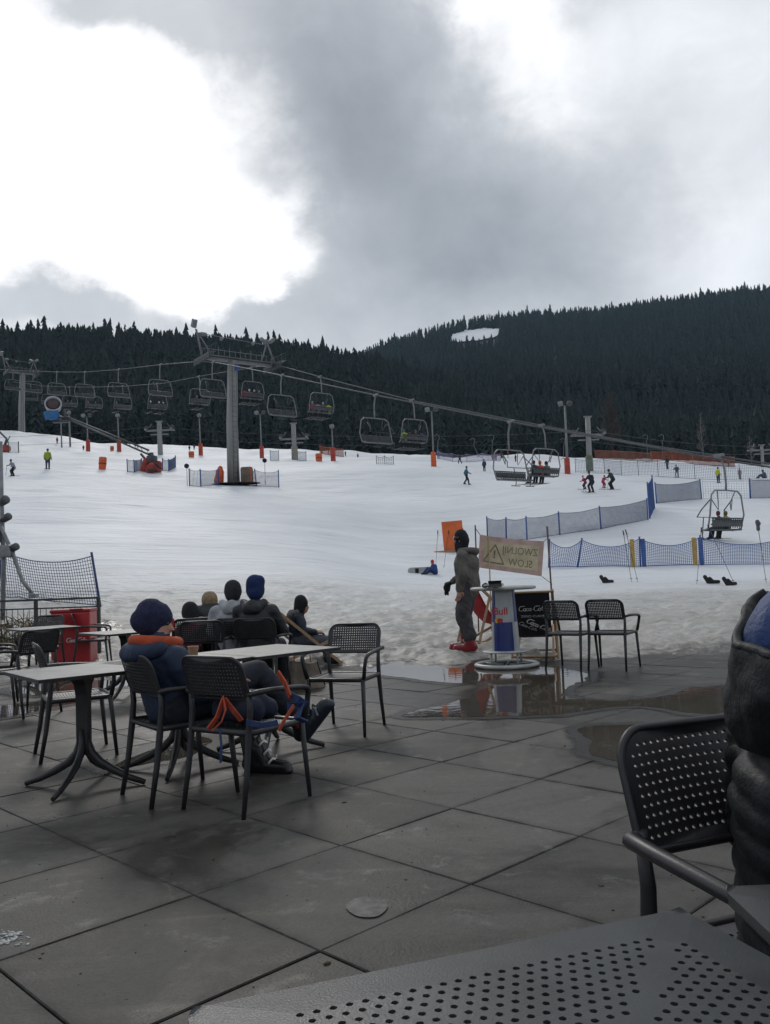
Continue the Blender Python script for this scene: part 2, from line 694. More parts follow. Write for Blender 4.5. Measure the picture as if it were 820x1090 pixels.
GY = np.concatenate([np.arange(10, 150, 0.5), np.arange(150, 1700, 5.0)])
COLS = [
    (0, [(10, -.1), (11.6, -.03), (12.8, .08), (16, .3), (20, .75), (40, 4.3), (74, _z(0, 502, 74)), (100, _z(0, 483, 100)), (135, _z(0, 459, 135)), (165, _z(0, 459, 135) + 1), (340, _z(0, 347, 340, 10.5)), (420, 92), (700, 60), (1100, 60), (1700, 60)]),
    (110, [(10, -.1), (11.6, -.03), (12.8, .08), (16, .3), (20, .7), (40, 4.1), (74, _z(110, 505, 74)), (100, _z(110, 488, 100)), (135, _z(110, 470, 135)), (165, _z(110, 470, 135) + 1), (340, _z(110, 346, 340, 10.5)), (420, 92), (700, 65), (1100, 90), (1700, 60)]),
    (249, [(10, -.1), (11.6, -.03), (12.8, .08), (16, .25), (20, .6), (40, 3.6), (75, _z(249, 515, 75)), (100, _z(249, 495, 100)), (135, _z(249, 479, 135)), (165, _z(249, 479, 135) + 1), (340, _z(249, 356, 340, 10.5)), (420, 86), (700, 90), (1100, 180), (1700, 100)]),
    (330, [(10, -.1), (11.6, -.03), (12.8, .08), (16, .25), (20, .55), (38, 2.9), (68, _z(330, 528, 68)), (82, _z(330, 502, 82)), (105, _z(330, 491, 105)), (135, _z(330, 482, 135)), (165, _z(330, 482, 135) + 1), (340, _z(330, 362, 340, 10.5)), (420, 84), (700, 130), (1100, 255), (1700, 100)]),
    (410, [(10, -.1), (11.6, -.03), (12.8, .08), (16, .25), (20, .45), (34, 1.6), (55, 4.6), (69, _z(410, 528, 69)), (83, _z(410, 499, 83)), (105, _z(410, 489, 105)), (135, _z(410, 482, 135)), (165, _z(410, 482, 135) + 1), (340, _z(410, 378, 340, 10.5)), (420, 82), (700, 155), (1100, _z(410, 360, 1100, 19)), (1700, 120)]),
    (480, [(10, -.1), (11.6, -.03), (12.8, .08), (16, .2), (20, .4), (34, 1.35), (52, 4.0), (69, _z(480, 527, 69)), (80, _z(480, 503, 80)), (105, _z(480, 492, 105)), (135, _z(480, 483, 135)), (165, _z(480, 483, 135) + 1), (340, _z(480, 400, 340, 10.5)), (420, 84), (700, 165), (1100, _z(480, 349, 1100, 4)), (1700, 120)]),
    (560, [(10, -.1), (11.6, -.03), (12.8, .07), (16, .2), (20, .35), (34, 1.1), (42, 2.6), (63, 6.6), (80, _z(560, 507, 80)), (105, _z(560, 494, 105)), (135, _z(560, 484, 135)), (165, _z(560, 484, 135) + 1), (340, 55), (420, 82), (700, 168), (1100, _z(560, 325, 1100, 19)), (1700, 120)]),
    (640, [(10, -.1), (11.6, -.03), (12.8, .07), (16, .2), (20, .3), (33, _z(640, 606, 33)), (41, _z(640, 570, 41)), (54, _z(640, 536, 54)), (63, _z(640, 525, 63)), (80, _z(640, 510, 80)), (105, _z(640, 498, 105)), (135, _z(640, 488, 135)), (165, _z(640, 488, 135) + 1), (340, 50), (420, 80), (700, 170), (1100, _z(640, 322, 1100, 19)), (1700, 120)]),
    (820, [(10, -.1), (11.6, -.03), (12.8, .07), (16, .2), (20, .3), (33, _z(820, 606, 33)), (43, _z(820, 571, 43)), (55, _z(820, 533, 55)), (63, _z(820, 523, 63)), (85, _z(820, 508, 85)), (110, _z(820, 500, 110)), (135, _z(820, 495, 135)), (165, _z(820, 494, 135) + 1), (340, 46), (420, 78), (700, 172), (1100, _z(820, 297, 1100, 19)), (1700, 120)]),
]
CU_ = np.array([_cx(c[0]) for c in COLS])


def _smooth_cols():
    T = []
    for px, kn in COLS:
        k = np.array(kn)
        q = np.arange(0, 7.6, 0.006)     # log-distance grid, smoothed there
        D = np.exp(q)
        z = np.interp(D, k[:, 0], k[:, 1])
        w = np.exp(-np.linspace(-2, 2, 19) ** 2)
        w /= w.sum()
        z = np.convolve(np.pad(z, 9, mode='edge'), w, mode='valid')
        T.append(z)
    return q, np.array(T)


_Q, _T = _smooth_cols()


_UF = np.linspace(CU_[0] - .1, CU_[-1] + .1, 241)


def _fine():
    T = np.empty((len(_UF), _T.shape[1]))
    for j in range(_T.shape[1]):
        T[:, j] = np.interp(_UF, CU_, _T[:, j])
    w = np.exp(-np.linspace(-2, 2, 27) ** 2)
    w /= w.sum()
    P = np.pad(T, ((13, 13), (0, 0)), mode='edge')
    return sum(w[i] * P[i:i + len(_UF)] for i in range(27))


_TF = _fine()


def base_h(x, y):
    x = np.asarray(x, float)
    y = np.maximum(np.asarray(y, float), 5.0)
    q = np.log(y)
    g = np.clip((x / y - _UF[0]) / (_UF[1] - _UF[0]), 0, len(_UF) - 1.001)
    i = g.astype(int)
    t = g - i
    k = np.clip((q - _Q[0]) / (_Q[1] - _Q[0]), 0, len(_Q) - 2.001)
    j = k.astype(int)
    f = k - j
    a = _TF[i, j] * (1 - f) + _TF[i, j + 1] * f
    b = _TF[i + 1, j] * (1 - f) + _TF[i + 1, j + 1] * f
    return a * (1 - t) + b * t


def relief(x, y):
    y = np.asarray(y, float)
    x = np.asarray(x, float)
    near = np.clip((y - 11.2) / 1.2, 0, 1) * np.clip((27 - y) / 12, 0, 1)
    r = near * (fbm(x * 1.3, y * 1.0, 3, 3) * 0.17 + fbm(x * 3.4, y * 2.4, 3, 9) * 0.19 + fbm(x * 8.0, y * 5.0, 2, 15) * 0.10 - np.clip(fbm(x * 2.3 + 7, y * 1.7, 2, 77) - .10, 0, 1) * .55)
    edge = np.clip((14.2 - y) / 2.5, 0, 1)
    r = r + edge * fbm(x * 0.55, y * 0.8, 3, 21) * 0.14
    far = np.clip((y - 18) / 20, 0, 1) * np.clip((160 - y) / 20, 0, 1)
    r = r + far * (fbm(x * 0.09, y * 0.16, 3, 31) * 0.75 + fbm(x * 0.35, y * 0.9, 3, 37) * 0.22)
    crest = np.clip((y - 105) / 15, 0, 1) * np.clip((150 - y) / 10, 0, 1)
    r = r + crest * fbm(x * 0.12, y * 0.1, 3, 41) * 2.0
    return r


def height(x, y):
    return base_h(x, y) + relief(x, y)


def hz(x, y):
    return float(height(np.array([x]), np.array([y]))[0])


def hill(px, py, d0=11.0, d1=1500.0):
    """the point of the land seen at this pixel"""
    d = ray(px, py)
    D = np.exp(np.arange(math.log(d0), math.log(d1), 0.002))
    X = d.x / d.y * D
    Z = EYE + d.z / d.y * D
    g = base_h(X, D) - Z
    k = np.where(g > 0)[0]
    i = k[0] if len(k) else len(D) - 1
    y = D[i]
    x = X[i]
    return Vector((x, y, hz(x, y)))


def on_hill(px, D, py=520):
    x = _cx(px, py) * D
    return Vector((x, D, hz(x, D)))


def terrain_mats():
    m = bpy.data.materials.new('snow')
    m.use_nodes = True
    nt = NT(m.node_tree)
    b = nt.n['Principled BSDF']
    geo = nt.new('ShaderNodeNewGeometry')
    pos = geo.outputs['Position']
    at_ = nt.new('ShaderNodeAttribute', attribute_name='dirt')
    d = at_.outputs['Fac']
    n1 = nt.noise(pos, 0.9, 6, 0.65)
    n2 = nt.noise(pos, 7.0, 5, 0.7)
    n3 = nt.noise(pos, 0.07, 4, 0.6)
    dd = nt.math('ADD', d, nt.math('MULTIPLY', nt.math('SUBTRACT', n1, 0.5), nt.math('MULTIPLY', d, 1.1)))
    dd = nt.math('ADD', dd, nt.math('MULTIPLY', nt.math('SUBTRACT', n2, 0.5), nt.math('MULTIPLY', d, 1.2)), clamp=True)
    cl = nt.mix(nt.sstep(n3, 0.3, 0.7), C4((0.64, 0.665, 0.70)), C4((0.77, 0.79, 0.82)))
    c1 = nt.mix(nt.sstep(dd, 0.05, 0.55), cl, C4((0.40, 0.385, 0.355)))
    c2 = nt.mix(nt.sstep(dd, 0.55, 0.95), c1, C4((0.085, 0.075, 0.065)))
    nt.put(b.inputs['Base Color'], c2)
    nt.put(b.inputs['Roughness'], nt.math('SUBTRACT', 0.62, nt.math('MULTIPLY', nt.sstep(dd, 0.6, 1.0), 0.35)))
    b.inputs['Specular IOR Level'].default_value = 0.35
    mp = nt.new('ShaderNodeMapping')
    nt.put(mp.inputs[0], pos)
    mp.inputs['Scale'].default_value = (0.35, 1.0, 1.0)
    bp = nt.new('ShaderNodeBump')
    bp.inputs['Strength'].default_value = 0.55
    bp.inputs['Distance'].default_value = 0.12
    nt.put(bp.inputs['Height'], nt.math('ADD', nt.noise(mp.outputs[0], 2.2, 6, 0.62, 0.4), nt.math('MULTIPLY', nt.noise(pos, 14, 3, 0.6), 0.22)))
    mp2 = nt.new('ShaderNodeMapping')
    nt.put(mp2.inputs[0], pos)
    mp2.inputs['Rotation'].default_value = (0, 0, -0.5)
    mp2.inputs['Scale'].default_value = (0.05, 1.6, 0.3)
    bp2 = nt.new('ShaderNodeBump')
    bp2.inputs['Strength'].default_value = 0.8
    bp2.inputs['Distance'].default_value = 0.16
    nt.put(bp2.inputs['Height'], nt.noise(mp2.outputs[0], 1.2, 5, 0.6, 0.6))
    nt.l.new(bp2.outputs[0], bp.inputs['Normal'])
    nt.l.new(bp.outputs[0], b.inputs['Normal'])
    f = mat('forest_floor', (0.035, 0.035, 0.028), 0.9, 0.5, 0.05)
    return m, f


M_SNOW, M_FLOOR = terrain_mats()


def grid_mesh(name, ys, us, mats, fn, mi=None):
    Y, U = np.meshgrid(ys, us, indexing='ij')
    X = U * np.maximum(Y, 1)
    Z = fn(X, Y)
    V = np.stack([X, Y, Z], -1).reshape(-1, 3)
    nu = len(us)
    i, j = np.meshgrid(np.arange(len(ys) - 1), np.arange(nu - 1), indexing='ij')
    a = (i * nu + j).ravel()
    F = np.stack([a, a + 1, a + nu + 1, a + nu], 1)
    return fast_mesh(name, V, F, mats), V


def build_land():
    ys = np.exp(np.linspace(math.log(10.9), math.log(152), 520))
    us = np.concatenate([np.linspace(-1.3, -0.62, 40)[:-1], np.linspace(-0.62, 0.62, 420), np.linspace(0.62, 1.3, 40)[1:]])
    me, V = grid_mesh('snow_slope', ys, us, [M_SNOW], height)
    y = V[:, 1]
    x = V[:, 0]
    u = x / y
    wob = fbm(x * 0.35, y * 0.5, 3, 55)
    dirt = np.interp(y + wob * 5, [11, 12.2, 13.2, 15, 19, 23, 27, 36], [1.0, 0.93, 0.68, 0.52, 0.44, 0.30, 0.10, 0.0])
    left = np.clip((-0.27 - u) / 0.06, 0, 1) * np.clip((22 - y) / 4, 0, 1)
    dirt = np.maximum(dirt, left * (0.62 + wob))
    a = me.attributes.new('dirt', 'FLOAT', 'POINT')
    a.data.foreach_set('value', np.clip(dirt, 0, 1).astype(np.float32))
    o = link('snow_slope', me)
    tag(o, kind='structure')
    ys = np.exp(np.linspace(math.log(148), math.log(1650), 320))
    us = np.linspace(-1.4, 1.4, 120)
    me, V = grid_mesh('wooded_hills', ys, us, [M_FLOOR], lambda x, y: base_h(x, y) - np.clip((y - 149) / 4, -1, 1) * 0.4)
    tag(link('wooded_hills', me), kind='structure')
    mb = MB()
    mb.add([(-2300, -1500, -.09), (2300, -1500, -.09), (2300, 11.2, -.09), (-2300, 11.2, -.09)], [(0, 1, 2, 3)])
    tag(mb.build('ground', mat('dirt_ground', (0.12, 0.10, 0.085), 0.9, 0.3, 0.8)), kind='structure')


build_land()


def build_haze():
    # damp mountain air: far woods turn slightly blue
    mb = MB()
    mb.box((0, 150, 209), (4900, 3400, 420.4))
    m = bpy.data.materials.new('damp_air')
    m.use_nodes = True
    t = m.node_tree
    t.nodes.clear()
    out = t.nodes.new('ShaderNodeOutputMaterial')
    pv = t.nodes.new('ShaderNodeVolumePrincipled')
    pv.inputs['Color'].default_value = (0.50, 0.76, 1.0, 1)
    pv.inputs['Density'].default_value = HAZE
    pv.inputs['Anisotropy'].default_value = 0.2
    t.links.new(pv.outputs[0], out.inputs['Volume'])
    tag(mb.build('haze', m), kind='stuff')


HAZE = 0.000075
build_haze()


# ------------------------------------------------------------------ terrace of square concrete slabs
def slab_material():
    m = bpy.data.materials.new('wet_concrete')
    m.use_nodes = True
    nt = NT(m.node_tree)
    b = nt.n['Principled BSDF']
    geo = nt.new('ShaderNodeNewGeometry')
    pos = geo.outputs['Position']
    at_ = nt.new('ShaderNodeAttribute', attribute_name='tone')
    n1 = nt.noise(pos, 0.75, 9, 0.68, 0.7)
    n2 = nt.noise(pos, 3.6, 8, 0.72, 0.5)
    n3 = nt.noise(pos, 70, 3, 0.7)
    mp = nt.new('ShaderNodeMapping')
    nt.put(mp.inputs[0], pos)
    mp.inputs['Scale'].default_value = (0.3, 2.0, 1.0)
    mp.inputs['Rotation'].default_value = (0, 0, 0.3)
    n4 = nt.noise(mp.outputs[0], 2.4, 5, 0.6, 0.5)
    far = nt.sstep(nt.sep(pos)[1], 5.0, 9.5)
    wet = nt.sstep(nt.math('ADD', nt.math('ADD', n1, nt.math('MULTIPLY', far, 0.10)), nt.math('MULTIPLY', nt.math('SUBTRACT', n2, 0.5), 0.35)), 0.44, 0.60)
    dry = nt.mix(n2, C4((0.076, 0.073, 0.065)), C4((0.120, 0.115, 0.104)))
    wetc = nt.mix(n2, C4((0.028, 0.026, 0.022)), C4((0.050, 0.047, 0.040)))
    c = nt.mix(wet, dry, wetc)
    c = nt.mix(nt.math('MULTIPLY', nt.sstep(n4, 0.52, 0.75), 0.45), c, C4((0.09, 0.075, 0.055)))
    c = nt.mix(nt.math('MULTIPLY', nt.sstep(n2, 0.55, 0.70), 0.7), c, C4((0.165, 0.16, 0.148)))
    n5 = nt.noise(pos, 22, 5, 0.75, 0.3)
    sp = nt.math('ADD', 0.42, nt.math('ADD', nt.math('MULTIPLY', n3, 0.56), nt.math('MULTIPLY', n5, 0.60)))
    rim = nt.new('ShaderNodeAttribute', attribute_name='rim')
    grime = nt.math('MULTIPLY', nt.math('POWER', rim.outputs['Fac'], 2.2), nt.sstep(nt.noise(pos, 5.5, 5, 0.7), 0.36, 0.62))
    sp = nt.math('MULTIPLY', sp, nt.math('SUBTRACT', 1.0, nt.math('MULTIPLY', grime, 0.55)))
    tn = nt.math('MULTIPLY', sp, nt.math('ADD', 0.80, nt.math('MULTIPLY', at_.outputs['Fac'], 0.42)))
    sc = nt.new('ShaderNodeVectorMath', operation='SCALE')
    nt.put(sc.inputs[0], c)
    nt.put(sc.inputs['Scale'], tn)
    nt.put(b.inputs['Base Color'], sc.outputs[0])
    r = nt.math('SUBTRACT', 0.64, nt.math('MULTIPLY', wet, nt.math('ADD', 0.17, nt.math('MULTIPLY', far, 0.10))))
    r = nt.math('SUBTRACT', r, nt.math('MULTIPLY', nt.sstep(n4, 0.5, 0.8), 0.12))
    nt.put(b.inputs['Roughness'], r)
    b.inputs['Specular IOR Level'].default_value = 0.17
    bp = nt.new('ShaderNodeBump')
    bp.inputs['Strength'].default_value = 0.5
    bp.inputs['Distance'].default_value = 0.005
    nt.put(bp.inputs['Height'], nt.math('ADD', n3, nt.math('MULTIPLY', n2, 1.5)))
    nt.l.new(bp.outputs[0], b.inputs['Normal'])
    return m


GA = 0.7755
GS = 0.62742 * EYE
GO = (-0.66202 * EYE, 2.80966 * EYE)
GDA = Vector((math.sin(GA), -math.cos(GA), 0))
GDB = Vector((math.cos(GA), math.sin(GA), 0))


def build_terrace():
    V, F, T, E = [], [], [], []
    h = GS / 2
    for i in range(-24, 26):
        for j in range(-22, 26):
            c = Vector((GO[0], GO[1], 0)) + GDA * (GS * (i + .5)) + GDB * (GS * (j + .5))
            if not (-11 < c.x < 11 and -5 < c.y < 12.4):
                continue
            tx, ty = random.gauss(0, .0010), random.gauss(0, .0010)
            dz = random.uniform(-.0008, .0008)
            g = random.uniform(.0026, .0040)
            k = len(V)
            for (e, z) in ((h - g - .075, 0), (h - g - .004, 0), (h - g, -.004), (h - g, -.04)):
                for (sa, sb) in ((-1, -1), (1, -1), (1, 1), (-1, 1)):
                    p = c + GDA * (sa * e) + GDB * (sb * e)
                    V.append((p.x, p.y, z + dz + sa * tx + sb * ty))
            F.append((k + 3, k + 2, k + 1, k))
            for q in (0, 4, 8):
                for n in range(4):
                    n2 = (n + 1) % 4
                    F.append((k + q + n, k + q + n2, k + q + 4 + n2, k + q + 4 + n))
            T += [random.random()] * 16
            E += [0.0] * 4 + [1.0] * 12
    me = fast_mesh('terrace', np.array(V), np.array(F), [slab_material()], smooth=False)
    a = me.attributes.new('tone', 'FLOAT', 'POINT')
    a.data.foreach_set('value', np.array(T, np.float32))
    a = me.attributes.new('rim', 'FLOAT', 'POINT')
    a.data.foreach_set('value', np.array(E, np.float32))
    bm = bmesh.new()
    bm.from_mesh(me)
    bmesh.ops.recalc_face_normals(bm, faces=bm.faces[:])
    bm.to_mesh(me)
    bm.free()
    tag(link('terrace', me), kind='structure')
    mb = MB()
    mb.add([(-13, -6, -.012), (13, -6, -.012), (13, 12.5, -.03), (-13, 12.5, -.03)], [(0, 1, 2, 3)])
    tag(mb.build('joint_bed', mat('joint_dirt', (0.028, 0.025, 0.021), 0.95, 0.4, 30)), kind='structure')


build_terrace()


def water_material(name, col, rough=0.03):
    m = bpy.data.materials.new(name)
    m.use_nodes = True
    nt = NT(m.node_tree)
    b = nt.n['Principled BSDF']
    geo = nt.new('ShaderNodeNewGeometry')
    n = nt.noise(geo.outputs['Position'], 2.0, 5, 0.65, 0.5)
    nt.put(b.inputs['Base Color'], nt.mix(n, C4(tuple(c * .55 for c in col)), C4(tuple(c * 1.5 for c in col))))
    b.inputs['Roughness'].default_value = rough
    b.inputs['IOR'].default_value = 1.33
    bp = nt.new('ShaderNodeBump')
    bp.inputs['Strength'].default_value = 0.06
    bp.inputs['Distance'].default_value = 0.01
    nt.put(bp.inputs['Height'], nt.noise(geo.outputs['Position'], 9, 2, 0.5))
    nt.l.new(bp.outputs[0], b.inputs['Normal'])
    return m


def damp_material():
    if 'damp' in MATS:
        return MATS['damp']
    m = bpy.data.materials.new('damp_slab')
    m.use_nodes = True
    nt = NT(m.node_tree)
    b = nt.n['Principled BSDF']
    geo = nt.new('ShaderNodeNewGeometry')
    a = nt.new('ShaderNodeAttribute', attribute_name='wet')
    n = nt.noise(geo.outputs['Position'], 6.0, 6, 0.7, 0.4)
    f = nt.sstep(nt.math('ADD', a.outputs['Fac'], nt.math('MULTIPLY', nt.math('SUBTRACT', n, 0.5), 0.9)), 0.15, 0.85)
    nt.put(b.inputs['Base Color'], nt.mix(n, C4((0.030, 0.027, 0.022)), C4((0.058, 0.053, 0.044))))
    b.inputs['Roughness'].default_value = 0.26
    b.inputs['IOR'].default_value = 1.33
    nt.put(b.inputs['Alpha'], nt.math('MULTIPLY', f, 0.85))
    MATS['damp'] = m
    return m


M_WATER = water_material('puddle_water', (0.075, 0.064, 0.05))


def puddle(pts, z, seed, jag=0.05, name='puddle', m=None):
    P = [gnd(px, py, z) for px, py in pts]
    out = []
    n = len(P)
    for i in range(n):
        a, b = P[i], P[(i + 1) % n]
        p0, p3 = P[i - 1], P[(i + 2) % n]
        for k in range(14):
            t = k / 14
            q = 0.5 * ((2 * a) + (b - p0) * t + (2 * p0 - 5 * a + 4 * b - p3) * t * t + (3 * a - p0 - 3 * b + p3) * t ** 3)
            q = q + Vector((fbm(q.x * 3 + seed, q.y * 3, 5, seed), fbm(q.x * 3, q.y * 3 + seed, 5, seed + 5), 0)) * jag * 4.5
            out.append((q.x, q.y))
    vo, _, fo, _, _, _ = delaunay_2d_cdt([Vector(p) for p in out], [(i, (i + 1) % len(out)) for i in range(len(out))], [], 1, 1e-5)
    mb = MB()
    mb.add([(p[0], p[1], z) for p in vo], [tuple(f) for f in fo])
    tag(mb.build(name, m or M_WATER), kind='structure')
    if name != 'puddle':
        return
    # damp slab round the water, fading outwards
    n = len(out)
    V, F, A = [], [], []
    cx = sum(p[0] for p in out) / n
    cy = sum(p[1] for p in out) / n
    area = sum(out[i][0] * out[(i + 1) % n][1] - out[(i + 1) % n][0] * out[i][1] for i in range(n))
    sg = 1 if area > 0 else -1
    for i in range(n):
        a, b, c = out[i - 3], out[i], out[(i + 3) % n]
        t = Vector((c[0] - a[0], c[1] - a[1], 0))
        t = t.normalized() if t.length > 1e-6 else Vector((1, 0, 0))
        nn = Vector((t.y, -t.x, 0)) * sg
        w = .10 + .22 * max(0, .5 + fbm(b[0] * 2.2, b[1] * 2.2, 3, seed + 70)) * (.4 + b[1] / 14)
        for k, (d, al) in enumerate(((-.02, 1.0), (w * .4, .85), (w, 0.0))):
            V.append((b[0] + nn.x * d, b[1] + nn.y * d, z - .0012 - k * .0002))
            A.append(al)
    for i in range(n):
        j = (i + 1) % n
        for k in range(2):
            F.append((i * 3 + k, j * 3 + k, j * 3 + k + 1, i * 3 + k + 1))
    me = fast_mesh('damp_margin', np.array(V), np.array(F), [damp_material()], smooth=False)
    at2 = me.attributes.new('wet', 'FLOAT', 'POINT')
    at2.data.foreach_set('value', np.array(A, np.float32)[:len(me.vertices)])
    tag(link('damp_margin', me), kind='structure')


puddle([(428, 761), (470, 750), (508, 738), (515, 727), (470, 716), (500, 706), (560, 708), (615, 714), (622, 724), (600, 734), (603, 742), (650, 746), (700, 742), (735, 733), (770, 729), (800, 734), (800, 764), (760, 761), (728, 757), (690, 752), (650, 753), (600, 760), (528, 762), (470, 763)], .0065, 3)
puddle([(610, 776), (655, 771), (730, 776), (715, 816), (660, 810), (625, 801), (630, 788)], .0065, 8, 0.03)
puddle([(385, 703), (430, 702), (480, 708), (505, 718), (490, 727), (440, 722), (395, 716)], .006, 13, 0.03)
puddle([(116, 819), (150, 801), (205, 785), (226, 789), (204, 804), (160, 812)], .0065, 17, 0.02)
puddle([(-30, 756), (30, 748), (78, 742), (112, 741), (60, 752), (0, 764)], .006, 19, 0.02)
puddle([(10, 733), (60, 726), (120, 724), (150, 727), (90, 737), (40, 740)], .006, 23, 0.02)
M_STAIN = mat('lime_stain', (0.068, 0.067, 0.062), 0.45, 0.5, 25, spec=.2)
puddle([(368, 965), (380, 956), (400, 956), (413, 964), (402, 975), (380, 975)], .0055, 41, 0.002, 'water_stain', M_STAIN)


# ------------------------------------------------------------------ forest
def spruce_points(rs, tiers, n, h=1.0, wid=0.17, bare=0.06):
    """tiers of ragged drooping branches; returns verts, tris (unit height)"""
    V, F = [], []
    for t in range(tiers):
        f = t / tiers
        z0 = bare + (1 - bare) * f ** 0.92
        r = wid * (1 - f) ** 0.85 * rs.uniform(.8, 1.2) + 0.012
        top = z0 + (1 - bare) / tiers * rs.uniform(1.6, 2.4)
        top = min(top, 1.0 + 0.02)
        ox, oy = rs.normal(0, .006, 2)
        k = len(V)
        V.append((ox, oy, top))
        a0 = rs.uniform(0, 6.28)
        for i in range(n):
            a = a0 + 2 * math.pi * i / n + rs.normal(0, .12)
            rr = r * (rs.uniform(.85, 1.25) if i % 2 == 0 else rs.uniform(.35, .6))
            V.append((ox + rr * math.cos(a), oy + rr * math.sin(a), z0 - (rr * rs.uniform(.15, .55) if i % 2 == 0 else -.01)))
        for i in range(n):
            F.append((k, k + 1 + i, k + 1 + (i + 1) % n))
    return np.array(V), np.array(F)


def foliage_material():
    m = bpy.data.materials.new('spruce_needles')
    m.use_nodes = True
    nt = NT(m.node_tree)
    b = nt.n['Principled BSDF']
    at_ = nt.new('ShaderNodeAttribute', attribute_name='tone')
    oi = nt.new('ShaderNodeObjectInfo')
    geo = nt.new('ShaderNodeNewGeometry')
    n = nt.noise(geo.outputs['Position'], 0.9, 3, 0.6)
    f = nt.math('ADD', nt.math('MULTIPLY', at_.outputs['Fac'], 0.65), nt.math('MULTIPLY', n, 0.35))
    nt.put(b.inputs['Base Color'], nt.mix(f, C4((0.026, 0.040, 0.044)), C4((0.050, 0.068, 0.066))))
    b.inputs['Roughness'].default_value = 0.85
    b.inputs['Specular IOR Level'].default_value = 0.15
    return m


M_NEEDLE = foliage_material()
M_BARK = mat('bark', (0.09, 0.07, 0.055), 0.9, 0.3, 12, 0.4, 30)
CLEAR = [(482, 365), (478, 368), (481, 358), (497, 353), (520, 351), (536, 352.5), (529, 359), (512, 364)]


def build_forest():
    # far wood: thousands of spruces read as one mass
    rs = np.random.default_rng(5)
    temps = [spruce_points(rs, 11, 9, wid=w) for w in (.12, .14, .155, .13, .17, .115)]
    VV, FF, TT = [], [], []
    off = 0
    pts = []
    D = 172.0
    while D < 1180:
        sp = 2.7 if D < 360 else (4.6 if D < 600 else 6.8)
        um = 0.62
        for u in np.arange(-um, um, sp / D):
            x = (u + rs.uniform(-.5, .5) * sp / D) * D
            y = D + rs.uniform(-.5, .5) * sp
            px = 410 + x / y * FPX
            if y > 450 and px < 280:
                continue
            pts.append((x, y))
        D += sp * (1.0 if D < 360 else 1.15)
    P = np.array(pts)
    Z = base_h(P[:, 0], P[:, 1])
    # clearing on the ridge
    from mathutils import Vector as _V

    def inside(px, py, poly):
        c = False
        j = len(poly) - 1
        for i in range(len(poly)):
            if (poly[i][1] > py) != (poly[j][1] > py) and px < (poly[j][0] - poly[i][0]) * (py - poly[i][1]) / (poly[j][1] - poly[i][1]) + poly[i][0]:
                c = not c
            j = i
        return c
    patches = [CLEAR, [(452, 350), (470, 340), (482, 338), (474, 352), (460, 360), (448, 361)]]
    for (x, y), z in zip(P, Z):
        v = Vector((x, y, z - EYE))
        dd = v.dot(_f)
        px = 410 + FPX * v.dot(CR) / dd
        py = 545 - FPX * v.dot(CU) / dd
        if y > 500 and 430 < px < 545:
            if any(inside(px, py - q, CLEAR) for q in (0, 4, 8, 12)):
                continue
            if any(inside(px, py - q, patches[1]) for q in (0, 5, 10)) and rs.random() < 0.65:
                continue
        if y > 700 and rs.random() < 0.06:
            continue
        V, F = temps[rs.integers(len(temps))]
        hgt = rs.uniform(9.0, 12.5) if y < 420 else rs.uniform(12, 19)
        if rs.random() < 0.10:
            hgt *= rs.uniform(1.1, 1.35)
        wd = hgt * rs.uniform(.95, 1.45)
        a = rs.uniform(0, 6.28)
        c, s = math.cos(a), math.sin(a)
        W = np.empty_like(V)
        W[:, 0] = (V[:, 0] * c - V[:, 1] * s) * wd + x
        W[:, 1] = (V[:, 0] * s + V[:, 1] * c) * wd + y
        W[:, 2] = V[:, 2] * hgt + z - 0.6
        VV.append(W)
        FF.append(F + off)
        TT.append(np.full(len(V), rs.random(), np.float32))
        off += len(V)
    me = fast_mesh('spruce_forest', np.concatenate(VV), np.concatenate(FF), [M_NEEDLE], smooth=False)
    a = me.attributes.new('tone', 'FLOAT', 'POINT')
    a.data.foreach_set('value', np.concatenate(TT))
    o = link('spruce_forest', me)
    tag(o, 'dark spruce forest covering the hills behind the ski slope', 'forest', kind='stuff')
    # snow on the bare clearing and small patches beside it
    m = mat('old_snow', (0.72, 0.74, 0.78), 0.7, 0.1, 0.02)

    def patch(poly, name='snow_patch'):
        mb = MB()
        q = []
        for i in range(len(poly)):
            a_, b_ = poly[i], poly[(i + 1) % len(poly)]
            for k in range(6):
                t = k / 6
                q.append((a_[0] + (b_[0] - a_[0]) * t + rs.normal(0, .6), a_[1] + (b_[1] - a_[1]) * t + rs.normal(0, .4)))
        inner = [(px, py) for px in np.arange(430, 545, 3.0) for py in np.arange(335, 368, 2.0) if inside(px, py, poly)]
        allp = [Vector(p) for p in q] + [Vector(p) for p in inner]
        vo, _, fo, _, _, _ = delaunay_2d_cdt(allp, [(i, (i + 1) % len(q)) for i in range(len(q))], [], 1, 1e-4)
        W = []
        for p in vo:
            g = hill(p[0], p[1], 600, 1500)
            W.append((g.x, g.y, g.z + 1.6))
        mb.add(W, [tuple(f) for f in fo])
        tag(mb.build(name, m), kind='structure')
    patch([(479, 366), (482, 357), (497, 352), (520, 350), (537, 351.5), (528, 359), (510, 364)])
    for (cx, cy, w, h) in ((462, 350, 6, 4), (472, 344, 5, 3), (457, 357, 6, 2.5), (466, 356, 4, 2)):
        patch([(cx - w, cy + h * .4), (cx - w * .3, cy - h * .6), (cx + w, cy - h), (cx + w * .6, cy + h * .3), (cx - w * .2, cy + h)])
    # the first row of trees along the piste, each one a tree
    crowns, trunks = [], []
    for k in range(5):
        V, F = spruce_points(rs, 22, 13, wid=(.115, .13, .105, .14, .12)[k], bare=.09)
        me = fast_mesh('crown', V, F, [M_NEEDLE], smooth=False)
        a = me.attributes.new('tone', 'FLOAT', 'POINT')
        a.data.foreach_set('value', np.repeat(rs.random(), len(V)).astype(np.float32))
        crowns.append(me)
    mb = MB()
